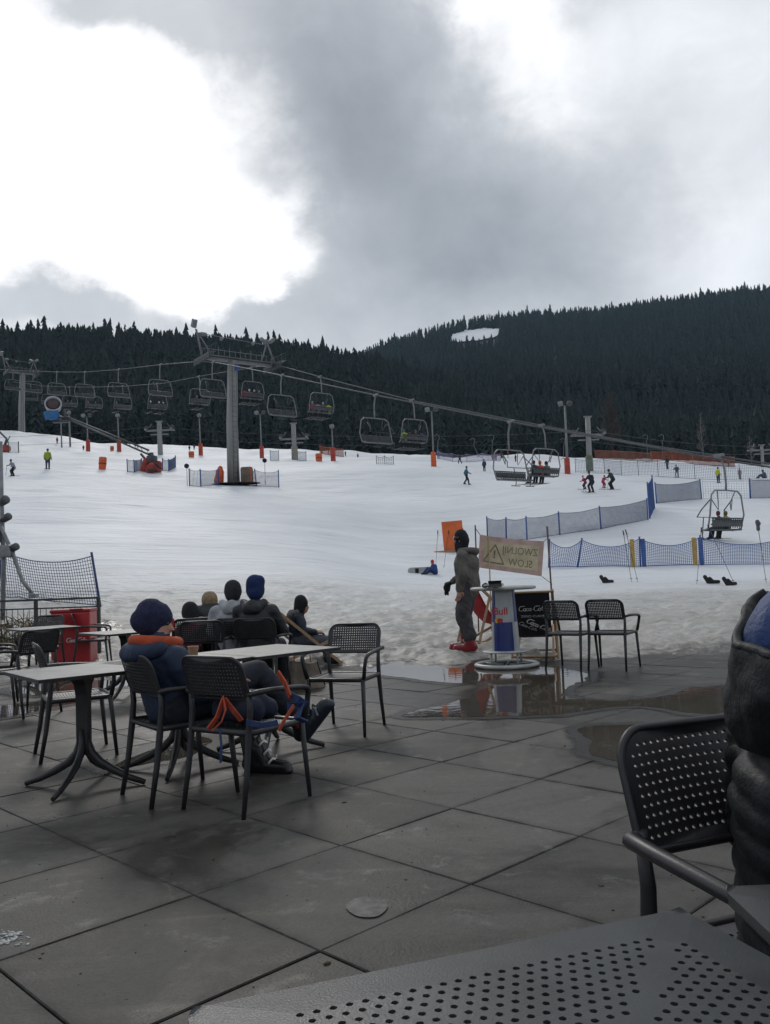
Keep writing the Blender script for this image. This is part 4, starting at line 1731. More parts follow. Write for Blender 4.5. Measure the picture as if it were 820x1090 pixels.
# ------------------------------------------------------------------ can shaped bar table
def bar_table():
    g = gnd(540, 710)
    t = thing('bar_table', 'round bar table shaped like a blue and silver drink can with ring foot', 'bar table', (g.x, g.y + .02, -.01), R(0))
    mb = MB()
    mb.lathe([(.02, 1.018), (.40, 1.018), (.425, 1.024), (.432, 1.04), (.425, 1.057), (.40, 1.063), (.02, 1.063)], n=48)
    mb.build('tabletop', mat('pale_top', (0.36, 0.37, 0.34), 0.4, 0.12, 8), t)
    mb = MB()
    r0, r1, zb, zt, zm = .185, .150, .225, 1.02, .60
    n = 64

    def rad(z):
        return r0 + (r1 - r0) * (z - zb) / (zt - zb)
    zs = [zb, .4, zm, .8, zt]
    vs = [(rad(z) * math.cos(2 * PI * k / n), rad(z) * math.sin(2 * PI * k / n), z) for z in zs for k in range(n)]
    mb.add(vs, [])
    for i in range(4):
        for k in range(n):
            th = (math.degrees(2 * PI * (k + .5) / n) + 90) % 360     # 0 = towards us
            th = th - 360 if th > 180 else th
            sector = int(((th + 51) % 360) // 90)
            upper = i >= 2
            if not upper:
                sector = int(((th + 63) % 360) // 90) + 1
            silver = sector % 2 == 0
            mb.f.append((i * n + k, i * n + (k + 1) % n, (i + 1) * n + (k + 1) % n, (i + 1) * n + k))
            mb.mi.append(1 if silver else 0)
            mb.smooth.append(True)
    can = mb.build('can_body', [mat('can_blue', (0.012, 0.025, 0.16), 0.35, 0.15, 3, coat=.2), mat('can_silver', (0.40, 0.42, 0.43), 0.35, 0.08, 5, metal=0.3)], t)
    mb = MB()

    def wrap(x, z, d):
        r = rad(z) + d
        a = -PI / 2 + x / .165
        return (r * math.cos(a), r * math.sin(a), z)
    put_text(mb, 'Red Bull', wrap, .028, .70, .135, align='RIGHT', bold=.002)
    mb.build('lettering', mat('print_red', (0.5, 0.02, 0.03), 0.5, 0.1, 5), can)
    mb = MB()
    c0 = (-.125, .625)
    vs = [wrap(c0[0] + .035 * math.cos(2 * PI * k / 20), c0[1] + .035 * math.sin(2 * PI * k / 20), .003) for k in range(20)]
    mb.add(vs, [tuple(range(20))])
    mb.m = 1
    mb.add([wrap(c0[0] + x, c0[1] + y, .005) for x, y in ((.005, .01), (.03, .03), (.06, .028), (.085, .012), (.075, -.01), (.09, -.035), (.06, -.02), (.03, -.022), (.015, -.035))], [tuple(range(9))])
    mb.build('emblem', [mat('print_yellow', (0.6, 0.36, 0.03), 0.5, 0.1, 5), MATS['print_red']], can)

    def ring(r, z, tr, name, inner=None):
        m_ = MB()
        pts = [(r * math.cos(2 * PI * k / 40), r * math.sin(2 * PI * k / 40), z) for k in range(41)]
        m_.path(pts, tr, 8, cap=False, flat=(1.25, .8), up=(0, 0, 1))
        if inner:
            for k in range(6):
                a = k * PI / 3 + .3
                m_.path([(inner * math.cos(a), inner * math.sin(a), z), (r * math.cos(a), r * math.sin(a), z)], .010, 6)
        m_.build(name, M_STEEL, t)
    ring(.385, .045, .034, 'base_ring', .05)
    mb = MB()
    mb.lathe([(.02, .205), (.29, .205), (.312, .213), (.312, .222), (.29, .23), (.02, .23)], n=40)
    mb.build('foot_plate', M_STEEL, t)
    for k in range(4):
        a = k * PI / 2 + .5
        mb = MB()
        mb.path([(.24 * math.cos(a), .24 * math.sin(a), .03), (.24 * math.cos(a), .24 * math.sin(a), .21)], .014, 8)
        mb.build('strut', M_STEEL, t)
    # the goggles left on it
    q = gnd(527, 624.5, 1.063)
    o = thing('ski_goggles', 'dark ski goggles with a pale strap lying on the bar table', 'goggles', (q.x, q.y, 1.054), .2)
    mb = MB()
    mb.sheet(lambda u, v: ((u - .5) * .17, -.05 + .09 * (u - .5) ** 2 * 4 * .3 + .02 * math.sin(v * PI), v * .085), 10, 6)
    mb.sheet(lambda u, v: ((u - .5) * .17, -.02 + .09 * (u - .5) ** 2 * 4 * .3, v * .085), 10, 6)
    mb.build('lens', mat('dark_lens', (0.02, 0.02, 0.025), 0.15, 0.1, 5), o)
    mb = MB()
    mb.path([(-.085, -.02, .04), (-.13, .05, .03), (-.06, .12, .02), (.06, .11, .025), (.13, .04, .03), (.085, -.02, .04)], .014, 4, flat=(.3, 1.2))
    mb.build('strap', mat('pale_strap', (0.5, 0.5, 0.48), 0.8, 0.3, 30), o)
    o = thing('ski_gloves', 'pair of dark gloves lying beside the goggles on the bar table', 'gloves', (q.x - .13, q.y + .06, 1.054), -.4)
    for s in (0, 1):
        limbs = [((s * .11, 0, .025), .028, (s * .11, .07, .03), .034, 0)]
        for k in range(4):
            limbs.append(((s * .11 - .026 + k * .017, .08, .028), .011, (s * .11 - .034 + k * .022, .15 + (.01 if k in (1, 2) else 0), .018), .009, 0))
        limbs.append(((s * .11 + .03, .03, .026), .012, (s * .11 + .055, .08, .018), .010, 0))
        fused('glove', limbs, [M_BLACK], .006, 2, o)


bar_table()


# ------------------------------------------------------------------ safety nets: real strands hung between posts
def net_fence(label, posts, h, cell, sag=0.12, strand=.006, mnet=None, mpost=None, pr=.022, lean=None, pad=None, group=None, name='net_fence', low=0.03, tall=None):
    """posts: world points on the snow"""
    t = thing(name, label, 'fence', posts[0], 0, group)
    o0 = posts[0]
    P = [p - o0 for p in posts]
    tops = []
    for i, p in enumerate(P):
        hh = h * (1.08 if not tall else tall[i])
        lx = lean[i] if lean else random.uniform(-.04, .04)
        top = p + Vector((lx, random.uniform(-.02, .02), hh))
        tops.append(top)
        mb = MB()
        mb.path([p + Vector((0, 0, -.15)), top], pr, 7)
        mb.build('post', mpost or M_BLUE, t)
    mb = MB()
    for i in range(len(P) - 1):
        a, b = P[i], P[i + 1]
        L = (b - a).length
        nu = max(2, int(L / cell))
        nv = max(2, int(h / cell))

        def f(u, v):
            s = 4 * u * (1 - u)
            lo = a.lerp(b, u) + Vector((0, 0, low))
            gx, gy = o0.x + lo.x, o0.y + lo.y
            lo.z = max(lo.z, hz(gx, gy) - o0.z + .02) if abs(lo.z) < 3 else lo.z
            hi = (a.lerp(tops[i], .93)).lerp(b.lerp(tops[i + 1], .93), u) - Vector((0, 0, sag * s))
            q = lo.lerp(hi, v)
            q.y += .05 * math.sin(u * 9 + i) * v * s
            return q
        for j in range(nv + 1):
            k = 12
            r = strand * (1.25 + (1.2 if j in (0, nv) else 0))
            mb.path([f(q / k, j / nv) for q in range(k + 1)], r, 3, cap=False)
        for q in range(nu + 1):
            mb.path([f(q / nu, j / 3) for j in range(4)], strand * 1.25, 3, cap=False)
    mb.build('netting', mnet or M_NET, t)
    if pad:
        for (i, w, m_) in pad:
            mb = MB()
            p = P[i]
            mb.box(p + Vector((w, -.03, .5 * h)), (.16, .1, h), bev=.03)
            mb.build('post_pad', m_, t)
    return t


g0, g1 = hill(4, 636), hill(108, 646)
net_fence('sagging blue safety net on the bank behind the railing at the left', [on_hill(-70, g0.y + 1.0, 640), g0, g1], 1.22, .085, .22, .006, mat('navy_net', (0.045, 0.075, 0.17), 0.7, 0.2, 3), mat('navy_post', (0.02, 0.04, 0.16), .5, .2, 5), .03, lean=[-.1, -.12, -.22])
net_fence('low blue net fence with ochre and blue post pads nearest at the right', [hill(584, 603), hill(614, 603), hill(682, 605), hill(747, 605), hill(838, 603)], 1.08, .075, .30, .008, mat('bright_net', (0.055, 0.13, 0.36), .7, .2, 3), M_BLUE, .035,
          lean=[.1, .28, .03, .02, .1], pad=[(2, -.28, M_YELLOW), (3, -.24, M_YELLOW), (2, .14, M_BLUE), (3, .02, M_BLUE)])
net_fence('grey blue net fence running up the slope behind the warning banner', [hill(519, 571), hill(539, 573), hill(561, 573), hill(596, 568), hill(640, 562), hill(690, 554)], 1.12, .06, .10, .008, M_NETGREY, M_BLUE, .035)
net_fence('tall blue net panel turning uphill where the slope fence ends', [hill(692, 553), hill(697, 541)], 1.9, .06, .05, .009, M_NET, M_BLUE, .04)
net_fence('sagging grey net panel left of the two-person lift chair', [hill(699, 533), hill(747, 530)], 1.3, .055, .16, .009, M_NETGREY, M_BLUE, .045)
net_fence('grey blue net panel at the right edge behind the lift chair', [hill(799, 529), hill(840, 528)], 1.3, .055, .08, .009, M_NETGREY, M_BLUE, .045)
net_fence('thin pale net linking the two grey net panels', [hill(749, 529), hill(774, 529), hill(798, 529)], 1.2, .16, .03, .006, mat('pale_net', (.35, .40, .48), .7, .2, 3), mat('thin_post', (.3, .32, .35), .6, .1, 5), .014)
net_fence('long low fence of faint netting across the upper right piste', [hill(x, y) for x, y in ((613, 503), (644, 504), (662, 506), (680, 507), (701, 508), (740, 509), (788, 510), (835, 510))], 1.5, .16, .1, .010, mat('faint_net', (.16, .21, .30), .7, .2, 3), M_ROD, .03)


# ------------------------------------------------------------------ warning banner seen from its back
def banner():
    D = 15.2
    a, b = at(511, 569, D), at(579.5, 576, D + .3)
    c, d_ = at(509, 604, D), at(577, 613.5, D + .3)
    t = thing('warning_banner', 'faded yellow warning banner with a pink edge seen from behind, on poles', 'banner', (a.x, a.y, 0))
    o = Vector((a.x, a.y, 0))

    def f(u, v, dd):
        p = (c - o).lerp(d_ - o, u).lerp((a - o).lerp(b - o, u), v)
        p.y += .03 * math.sin(u * 7) * (1 - v) - dd
        p.z -= .02 * 4 * u * (1 - u) * v
        return p
    mb = MB()
    for dd in (0.0, -.006):
        mb.sheet(lambda u, v: f(u, v, dd), 20, 10)
    mb.build('cloth_edge', mat('faded_pink', (0.52, 0.37, 0.33), 0.85, 0.15, 5, .1, 40), t)
    mb = MB()
    mb.sheet(lambda u, v: f(.075 + u * .85, .13 + v * .72, .004), 20, 10)
    mb.build('cloth_panel', mat('faded_yellow', (0.56, 0.50, 0.34), 0.85, 0.16, 4, .1, 40), t)
    mb = MB()
    W, H = (b - a).length, (a - c).length

    def g(x, y, dd):
        return f(x / W, y / H, .004 + dd)
    put_text(mb, 'ZWOLNIJ', g, W * .635, H * .55, H * .30, mirror=True, sx=.92)
    put_text(mb, 'SLOW', g, W * .645, H * .20, H * .30, mirror=True, sx=.95)
    put_text(mb, '!', g, W * .24, H * .36, H * .34, mirror=True, bold=.006)
    tri = [(W * .075, H * .22), (W * .39, H * .20), (W * .245, H * .76)]
    for i in range(3):
        p, q = tri[i], tri[(i + 1) % 3]
        dx, dy = q[0] - p[0], q[1] - p[1]
        L = math.hypot(dx, dy)
        nx, ny = -dy / L * .012, dx / L * .012
        k = 8
        vs = [g(p[0] + dx * j / k + s * nx, p[1] + dy * j / k + s * ny, .003) for j in range(k + 1) for s in (-1, 1)]
        mb.add(vs, [(2 * j, 2 * j + 1, 2 * j + 3, 2 * j + 2) for j in range(k)])
    mb.build('lettering', mat('worn_ink', (0.20, 0.17, 0.12), 0.8, 0.2, 6), t)
    bamb = mat('bamboo', (0.42, 0.30, 0.15), 0.6, 0.2, 6)

    def pole(p, q, m_, r):
        m2 = MB()
        m2.path([p - o, q - o], r, 7)
        m2.build('pole', m_, t)
    gz = Vector((at(521, 632, D).x, D, 0))
    gz.z = hz(gz.x, gz.y) - .2
    pole(gz, at(520.5, 572, D + .03), bamb, .012)
    dark = mat('pole_dark', (0.10, 0.055, 0.05), 0.6, 0.2, 5)
    bz = Vector((at(589, 650, D + .35).x, D + .35, 0))
    bz.z = hz(bz.x, bz.y) - .2
    pole(bz, at(582.5, 560, D + .4), dark, .016)
    az = Vector((at(508, 640, D + .1).x, D + .1, 0))
    az.z = hz(az.x, az.y) - .2
    pole(az, at(506, 559, D + .1), dark, .013)
    mb = MB()
    mb.path([b - o, at(582, 574, D + .38) - o], .006, 4)
    mb.path([d_ - o, at(588, 622, D + .35) - o], .006, 4)
    mb.path([a - o, at(506, 562, D + .1) - o], .006, 4)
    mb.path([c - o, at(507.5, 606, D + .1) - o], .006, 4)
    mb.build('tie_cord', dark, t)


banner()


# ------------------------------------------------------------------ orange board on a plank behind the standing person
def orange_board():
    p = hill(483, 583)
    s = p.y / FPX
    t = thing('orange_board', 'bright orange board standing upright on a long wooden plank in the snow', 'board', p)
    mb = MB()
    mb.box((0, 0, 14.5 * s + .12), (22 * s, .10, 32 * s), Matrix.Rotation(R(-3), 3, 'Y'), bev=.02)
    mb.box((10 * s, -.06, 24 * s), (2.2 * s, .03, 3 * s))
    mb.build('panel', mat('orange_board', (0.62, 0.13, 0.03), .6, .15, 2), t)
    mb = MB()
    mb.box((4 * s, 0, .06), (50 * s, .28, .10), Matrix.Rotation(R(-2), 3, 'Y'))
    for x in (-16 * s, 24 * s):
        mb.box((x, 0, -.08), (.09, .22, .26))
    mb.build('plank', M_WOOD, t)


orange_board()


# ------------------------------------------------------------------ ski poles stuck in the snow
def ski_pole(label, foot, top, grip=M_BLACK, shaft=None, group='ski poles planted in the snow'):
    t = thing('ski_pole', label, 'ski pole', foot, 0, group)
    v = top - foot
    d = v.normalized()
    mb = MB()
    mb.path([-d * .08, v], [.006, .009], 6)
    mb.build('shaft', shaft or M_ROD, t)
    mb = MB()
    mb.path([v - d * .02, v + d * .06, v + d * .13], [.014, .017, .02], 7)
    mb.path([v + d * .1, v + d * .08 + Vector((.05, 0, -.10)), v + Vector((.02, 0, -.16)), v + d * .1], .006, 4)
    mb.build('grip', grip, t)
    mb = MB()
    M_ = d.to_track_quat('Z', 'Y').to_matrix()
    mb.lathe([(.008, .10), (.045, .105), (.045, .112), (.008, .118)], n=10, rot=M_)
    mb.build('basket', M_BLACK, t)


def poles_at(label, fx, fy, tx, ty, **k):
    f_ = hill(fx, fy)
    ski_pole(label, f_, at(tx, ty, f_.y - .02), **k)


poles_at('dark ski pole, left one of the crossed pair by the ochre pad', 672.5, 620, 664, 569)
poles_at('dark ski pole, right one of the crossed pair by the ochre pad', 679, 620, 667, 568)
M_POLEB = mat('pole_blue', (0.05, 0.08, 0.2), 0.4, 0.2, 5)
poles_at('upright blue ski pole planted under the two-person lift chair', 742, 623, 746.5, 566, shaft=M_POLEB)
poles_at('ski pole leaning hard to the left under the two-person lift chair', 782, 623, 755.5, 563, shaft=M_POLEB)
poles_at('ski pole with a glove over its grip at the right edge', 816, 622, 807, 560)
poles_at('ski pole standing upright left of the seated snowboarder', 464, 606, 466, 568)
poles_at('ski pole leaning right over the seated snowboarder', 472.5, 606, 477.5, 568)
f_ = hill(816, 622)
q = at(807, 559, f_.y - .05)
fused('ski_mitten', [((q.x, q.y, q.z - .04), .05, (q.x - .01, q.y, q.z + .10), .065, 0), ((q.x + .05, q.y, q.z), .02, (q.x + .07, q.y, q.z + .06), .022, 0), ((q.x, q.y, q.z - .12), .055, (q.x, q.y, q.z - .04), .05, 0)], [mat('grey_glove', (.10, .10, .11), .8, .3, 20)], .014, 2)
tag(bpy.data.objects['ski_mitten'], 'grey mitten hung over the ski pole at the right edge', 'glove')


def boots(px, py, label):
    p = hill(px, py)
    t = thing('ski_boots', label, 'boots', p, random.uniform(-.3, .3), 'dark boots left lying in the snow')
    for s in (0, 1):
        limbs = [((s * .13, 0, .05), .055, (s * .13 + .18, .03, .045), .05, 0), ((s * .13, 0, .06), .055, (s * .13 - .07, .02, .20 - s * .06), .06, 0)]
        fused('boot', limbs, [M_BLACK], .015, 2, t)


boots(754, 623, 'black boots lying in the snow beside the upright blue pole')
boots(774, 624, 'black boots lying in the snow at the foot of the leaning pole')
boots(643, 621, 'dark thing like a boot lying alone on the snow behind the right chairs')


# snow lance at the left edge, standing on the bank
def lance():
    D = 18.0
    p = Vector((_cx(5, 640) * D, D, hz(_cx(5, 640) * D, D)))
    t = thing('snow_lance', 'grey metal snow lance with round clamps and a slanted leg at the left edge', 'snow lance', p)
    m = mat('galvanised', (0.24, 0.25, 0.26), 0.42, 0.2, 6, metal=0.5)
    dk = mat('dark_cast', (0.075, 0.08, 0.085), 0.5, 0.2, 8)

    def L(px, py, dy=0):
        return at(px, py, D + dy) - p
    mb = MB()
    mb.path([L(3, 660), L(4, 600), L(2, 535), L(1, 470)], [.05, .05, .042, .036], 8)
    mb.build('mast', m, t)
    mb = MB()
    mb.path([L(-3, 552, -.1), L(14, 590, -.1), L(24, 618, -.15), L(36, 634, -.2)], [.045, .042, .04, .035], 8)
    mb.box(L(36, 634, -.2), (.16, .2, .1), bev=.02)
    mb.build('slanted_leg', m, t)
    for (x, y, r) in ((4, 533, .095), (7, 551, .08), (15, 583, .08)):
        mb = MB()
        c = L(x, y, -.12)
        mb.lathe([(r * .4, -.1), (r, -.09), (r, .09), (r * .4, .1)], c, 14, Matrix.Rotation(R(72), 3, 'Y') @ Matrix.Rotation(R(30), 3, 'X'))
        mb.build('clamp', dk, t)
    mb = MB()
    mb.box(L(3, 587, -.1), (.42, .3, .26), bev=.03)
    mb.box(L(-4, 565, -.05), (.2, .2, .5), bev=.03)
    mb.build('valve_box', m, t)


lance()

# a crust of old ice on the slabs
q = gnd(8, 1000)
ice = MB()
rs_ = np.random.default_rng(12)
for i in range(130):
    x, y = q.x + rs_.normal(-.06, .075), q.y + rs_.normal(0, .045)
    s = rs_.uniform(.002, .012)
    ice.ball((x, y, .001), s, 6, 4, (1.5, 1, .4), Matrix.Rotation(rs_.uniform(0, 3), 3, 'Z'))
tag(ice.build('ice_crust', mat('old_ice', (0.30, 0.31, 0.31), 0.45, 0.3, 30)), kind='structure')
grit = MB()
for i in range(900):
    y = 1.2 + 8.5 * rs_.random() ** 1.3
    x = rs_.uniform(-.62, .62) * y
    s = rs_.uniform(.0012, .004) * (1 + (rs_.random() < .06) * 1.5)
    grit.m = int(rs_.integers(0, 3))
    grit.ball((x, y, s * .2), s, 5, 3, (rs_.uniform(1, 2.2), 1, .6), Matrix.Rotation(rs_.uniform(0, 3), 3, 'Z'))
tag(grit.build('grit', [mat('grit_dark', (.03, .028, .025), .9, .3, 9), mat('grit_grey', (.14, .135, .125), .9, .3, 9), mat('grit_brown', (.08, .055, .035), .9, .3, 9)]), 'grit and crumbs scattered over the terrace slabs', 'grit', kind='stuff')
# ------------------------------------------------------------------ people on the terrace
def cloth(name, col, rough=0.8, var=0.22, bump=0.5, bs=14):
    return mat(name, col, rough, var, 5, bump, bs)


M_SKIN = mat('skin', (0.42, 0.24, 0.17), 0.55, 0.08, 12)
M_HAIRD = mat('dark_hair', (0.02, 0.015, 0.012), 0.6, 0.3, 40)
M_HAIRB = mat('fair_hair', (0.22, 0.15, 0.08), 0.6, 0.3, 40)


def V3(*a):
    return Vector(a)


def head_limbs(h, fw, up=(0, 0, 1), s=1.0, mi=2, ears=True):
    """skull, jaw, nose, ears, brow; h = centre of the head"""
    h, fw, up = Vector(h), Vector(fw).normalized(), Vector(up).normalized()
    rt = fw.cross(up).normalized()
    k = s
    out = [
        (h - fw * .015 * k + up * .03 * k, .088 * k, h + fw * .010 * k + up * .035 * k, .086 * k, mi),
        (h + fw * .02 * k - up * .02 * k, .070 * k, h + fw * .035 * k - up * .075 * k, .048 * k, mi),
        (h + fw * .088 * k + up * .005 * k, .012 * k, h + fw * .108 * k - up * .028 * k, .015 * k, mi),
        (h + fw * .075 * k - up * .062 * k, .018 * k, h + fw * .078 * k - up * .066 * k, .016 * k, mi),
        (h + rt * .088 * k + up * .01 * k, .014 * k, h + rt * .09 * k - up * .03 * k, .012 * k, mi),
        (h - rt * .088 * k + up * .01 * k, .014 * k, h - rt * .09 * k - up * .03 * k, .012 * k, mi),
    ]
    return out if ears else out[:4]


def eyes(parent, h, fw, s=1.0):
    h, fw = Vector(h), Vector(fw).normalized()
    rt = fw.cross(Vector((0, 0, 1))).normalized()
    for q in (-1, 1):
        mb = MB()
        mb.ball(h + fw * .079 * s + rt * (.031 * q * s) + Vector((0, 0, .012 * s)), .011 * s, 8, 6)
        mb.build('eye', mat('eye_dark', (.03, .02, .02), .2, .1, 5), parent)


def body_limbs(J, b=1.0, s=1.0, arms=True, collar=True):
    """J: joints; materials 0 jacket 1 trousers 2 skin 3 boots"""
    L = []
    J = {k: Vector(v) for k, v in J.items()}
    side = (J['shR'] - J['shL']).normalized()
    sd = tuple(side)
    L.append((J['pelvis'], .135 * b * s, J['waist'], .135 * b * s, J.get('lowmat', 0) if not isinstance(J.get('lowmat', 0), Vector) else 0, sd, 1.28))
    L.append((J['waist'], .138 * b * s, J['chest'], .150 * b * s, 0, sd, 1.25))
    L.append((J['chest'], .145 * b * s, J['neck'] - Vector((0, 0, .03 * s)), .085 * b * s, 0, sd, 1.2))
    L.append((J['neck'], .058 * s, J['head'] - Vector((0, 0, .05 * s)), .052 * s, 2))
    for q in ('L', 'R'):
        L.append((J['chest'].lerp(J['neck'], .55), .085 * b * s, J['sh' + q], .075 * b * s, 0))
        L.append((J['sh' + q], .073 * b * s, J['el' + q], .058 * b * s, 0))
        L.append((J['el' + q], .057 * b * s, J['wr' + q], .043 * b * s, 0))
        hip = J['pelvis'] + side * (.095 * s * (1 if q == 'R' else -1)) - Vector((0, 0, .02 * s))
        L.append((hip, .105 * b * s, J['kn' + q], .076 * b * s, 1))
        L.append((J['kn' + q], .075 * b * s, J['an' + q], .062 * b * s, 1))
    return L


def hand_limbs(w, d, up, side, s=1.0, curl=.5, mi=0):
    """palm, four unequal bent fingers, a thumb off the side"""
    w, d, up, side = Vector(w), Vector(d).normalized(), Vector(up).normalized(), Vector(side).normalized()
    L = [(w, .028 * s, w + d * .075 * s, .034 * s, mi, tuple(side), 1.15)]
    for k, ln in enumerate((.062, .075, .070, .055)):
        b0 = w + d * .085 * s + side * ((k - 1.5) * .021 * s)
        m = b0 + (d * (1 - curl * .4) + up * -curl * .5).normalized() * ln * .5 * s
        e = m + (d * (1 - curl) + up * -curl).normalized() * ln * .55 * s
        L += [(b0, .0115 * s, m, .0105 * s, mi), (m, .0105 * s, e, .009 * s, mi)]
    t0 = w + d * .02 * s - side * .03 * s
    t1 = t0 + (d * .6 - side * .8).normalized() * .04 * s
    L += [(t0, .014 * s, t1, .012 * s, mi), (t1, .012 * s, t1 + (d * .9 - side * .2 - up * .3).normalized() * .03 * s, .010 * s, mi)]
    return L


def wrinkle(o, amp, freq, seed=1, ridge=None):
    """push the cloth in and out along its normals"""
    me = o.data
    n = len(me.vertices)
    co = np.zeros(n * 3)
    no = np.zeros(n * 3)
    me.vertices.foreach_get('co', co)
    me.vertex_normals.foreach_get('vector', no) if hasattr(me, 'vertex_normals') else me.vertices.foreach_get('normal', no)
    co = co.reshape(-1, 3)
    no = no.reshape(-1, 3)
    d = amp * (fbm(co[:, 0] * freq + co[:, 2] * freq * .7, co[:, 1] * freq - co[:, 2] * freq, 3, seed) * 2)
    if ridge:
        z0, a = ridge
        d = d + a * (np.abs(np.sin((co[:, 2] + .012 * np.sin(co[:, 0] * 18) + .01 * np.sin(co[:, 1] * 23)) * math.pi / z0)) ** .6 - .6)
    me.vertices.foreach_set('co', (co + no * d[:, None]).ravel())
    me.update()


def ski_boot(parent, heel, toe, cuff, m_shell, m_buckle, s=1.0):
    heel, toe, cuff = Vector(heel), Vector(toe), Vector(cuff)
    f = (toe - heel).normalized()
    up = (cuff - heel).normalized()
    sd = f.cross(up).normalized()
    upn = sd.cross(f).normalized()
    L = [(heel + upn * .055 * s, .055 * s, toe - f * .045 * s + upn * .045 * s, .045 * s, 0),
         (heel + upn * .02 * s, .035 * s, toe - f * .02 * s + upn * .018 * s, .03 * s, 0, tuple(sd), 1.4),
         (heel + f * .03 * s + upn * .07 * s, .062 * s, cuff, .075 * s, 0),
         (heel + f * .12 * s + upn * .06 * s, .05 * s, heel + f * .06 * s + upn * .16 * s, .06 * s, 0)]
    b = fused('ski_boot', L, [m_shell], .011 * s, 2, parent)
    mb = MB()
    for k in range(4):
        t = k / 3
        c = (heel + f * (.17 - .09 * t) * s + upn * (.085 + .17 * t) * s)
        for q in (-1, 1):
            mb.path([c + sd * (q * .058 * s) - upn * .01 * s, c + f * .022 * s + sd * (q * .03 * s) + upn * .02 * s, c + f * .03 * s], .0085 * s, 4, flat=(.6, 1.3))
    mb.build('buckles', m_buckle, b)
    return b


def loc_fn(o, rz):
    M_ = Matrix.Translation(o) @ Matrix.Rotation(rz, 4, 'Z')
    Mi = M_.inverted()
    return lambda p: Mi @ Vector(p)


M_BUCKLE = mat('buckle_silver', (0.5, 0.5, 0.5), 0.3, 0.1, 9, metal=0.8)


# --- the person in the chair: purple beanie, blue jacket, crossed legs in ski boots
def seated_skier():
    o = Vector((SITC.x, SITC.y, 0))
    T = loc_fn(o, SITRZ)
    kneeA = T(at(273, 716, 5.55))
    ankA = T(at(322, 766, 5.66))
    footB = T(Vector((gnd(268, 812).x, gnd(268, 812).y, .20)))
    kneeB = T(at(262, 742, 5.72))
    hd = Vector((-.03, -.125, 1.03))
    J = dict(pelvis=(0, -.06, .545), waist=(0, -.09, .68), chest=(0, -.12, .79), neck=(-.01, -.135, .915), head=hd,
             shL=(-.185, -.13, .83), shR=(.185, -.11, .83), elL=(-.27, .03, .62), elR=(.27, .03, .62), wrL=(-.10, .27, .63), wrR=(.12, .28, .65),
             knL=kneeB, knR=kneeA, anL=footB, anR=ankA)
    fw = Vector((.66, .75, -.14))
    L = body_limbs(J, 1.12) + head_limbs(hd, fw, ears=False)
    mats = [cloth('jacket_blue', (0.014, 0.027, 0.062), .75, .25, .6, 10), cloth('ski_trousers_navy', (0.012, 0.015, 0.026), .8), M_SKIN, M_BLACK]
    b = fused('person', L, mats, .013, 3)
    wrinkle(b, .016, 10, 4, ridge=(.13, .003))
    b.location = o
    b.rotation_euler.z = SITRZ
    tag(b, 'person seated with crossed legs, purple beanie, blue jacket with orange collar and ski boots', 'person')
    hat = [(hd + V3(-.005, -.01, .045), .102, hd + V3(-.015, -.03, .070), .093, 0), (hd + V3(0, .0, .04), .10, hd + V3(-.03, -.075, .03), .078, 0), (hd + V3(-.01, -.03, .010), .100, hd + V3(-.01, -.04, .04), .100, 0), (hd + V3(-.04, -.085, .0), .055, hd + V3(-.02, -.08, .04), .068, 0)]
    h = fused('beanie', hat, [mat('knit_purple', (0.015, 0.019, 0.060), .9, .25, 30, .6, 90)], .011, 4, b)
    wrinkle(h, .008, 14, 2)
    ring = []
    for k in range(12):
        a0, a1 = 2 * PI * k / 12, 2 * PI * (k + 1) / 12
        if math.sin((a0 + a1) / 2) > .75:
            continue
        r = .135
        ring.append(((r * math.cos(a0), -.145 + r * .95 * math.sin(a0), .925 - .015 * math.sin(a0)), .038, (r * math.cos(a1), -.145 + r * .95 * math.sin(a1), .925 - .015 * math.sin(a1)), .038, 0))
    c = fused('hood_lining', ring, [cloth('orange_lining', (0.42, 0.062, 0.018), .8, .2, .5, 20)], .011, 2, b)
    wrinkle(c, .010, 16, 6)
    hood = [((-.15, -.21, .885), .055, (-.05, -.29, .87), .06, 0), ((-.05, -.29, .87), .06, (.08, -.28, .87), .058, 0), ((.08, -.28, .87), .058, (.16, -.18, .89), .05, 0), ((-.16, -.17, .89), .05, (-.13, -.06, .895), .045, 0)]
    c = fused('hood', hood, [mats[0]], .013, 3, b)
    wrinkle(c, .010, 12, 9)
    eyes(b, hd, fw)
    for q, nm in ((-1, 'wrL'), (1, 'wrR')):
        w = Vector(J[nm])
        fused('hand', hand_limbs(w + V3(0, .03, 0), V3(-q * .5, .85, 0), V3(0, 0, 1), V3(-.85 * 1, -.5 * q, 0) * 1, 1.0, .6), [M_SKIN], .006, 2, b)
    bootm = mat('boot_navy', (0.008, 0.013, 0.024), .4, .2, 6)
    bootk = mat('boot_black', (0.010, 0.010, 0.012), .3, .2, 6)
    ski_boot(b, T(at(327, 785, 5.72)), T(at(356, 748, 5.72)), T(at(319, 757, 5.64)), bootm, mat('buckle_dark', (.10, .11, .13), .35, .1, 9, metal=.6))
    gb = gnd(266, 822)
    gt = gnd(302, 823)
    up = Vector((0, 0, .30))
    ski_boot(b, T(gb + Vector((0, .02, 0))), T(gb + (gt - gb).normalized() * .30), T(gb + up), bootk, M_BUCKLE)
    mb = MB()
    p, q = T(at(315, 757, 5.60)), T(at(318, 774, 5.58))
    mb.path([p, p.lerp(q, .5) + V3(.01, -.02, 0), q], .022, 6)
    mb.build('boot_cuff', mat('cuff_red', (.40, .03, .03), .6, .2, 8), b)


seated_skier()


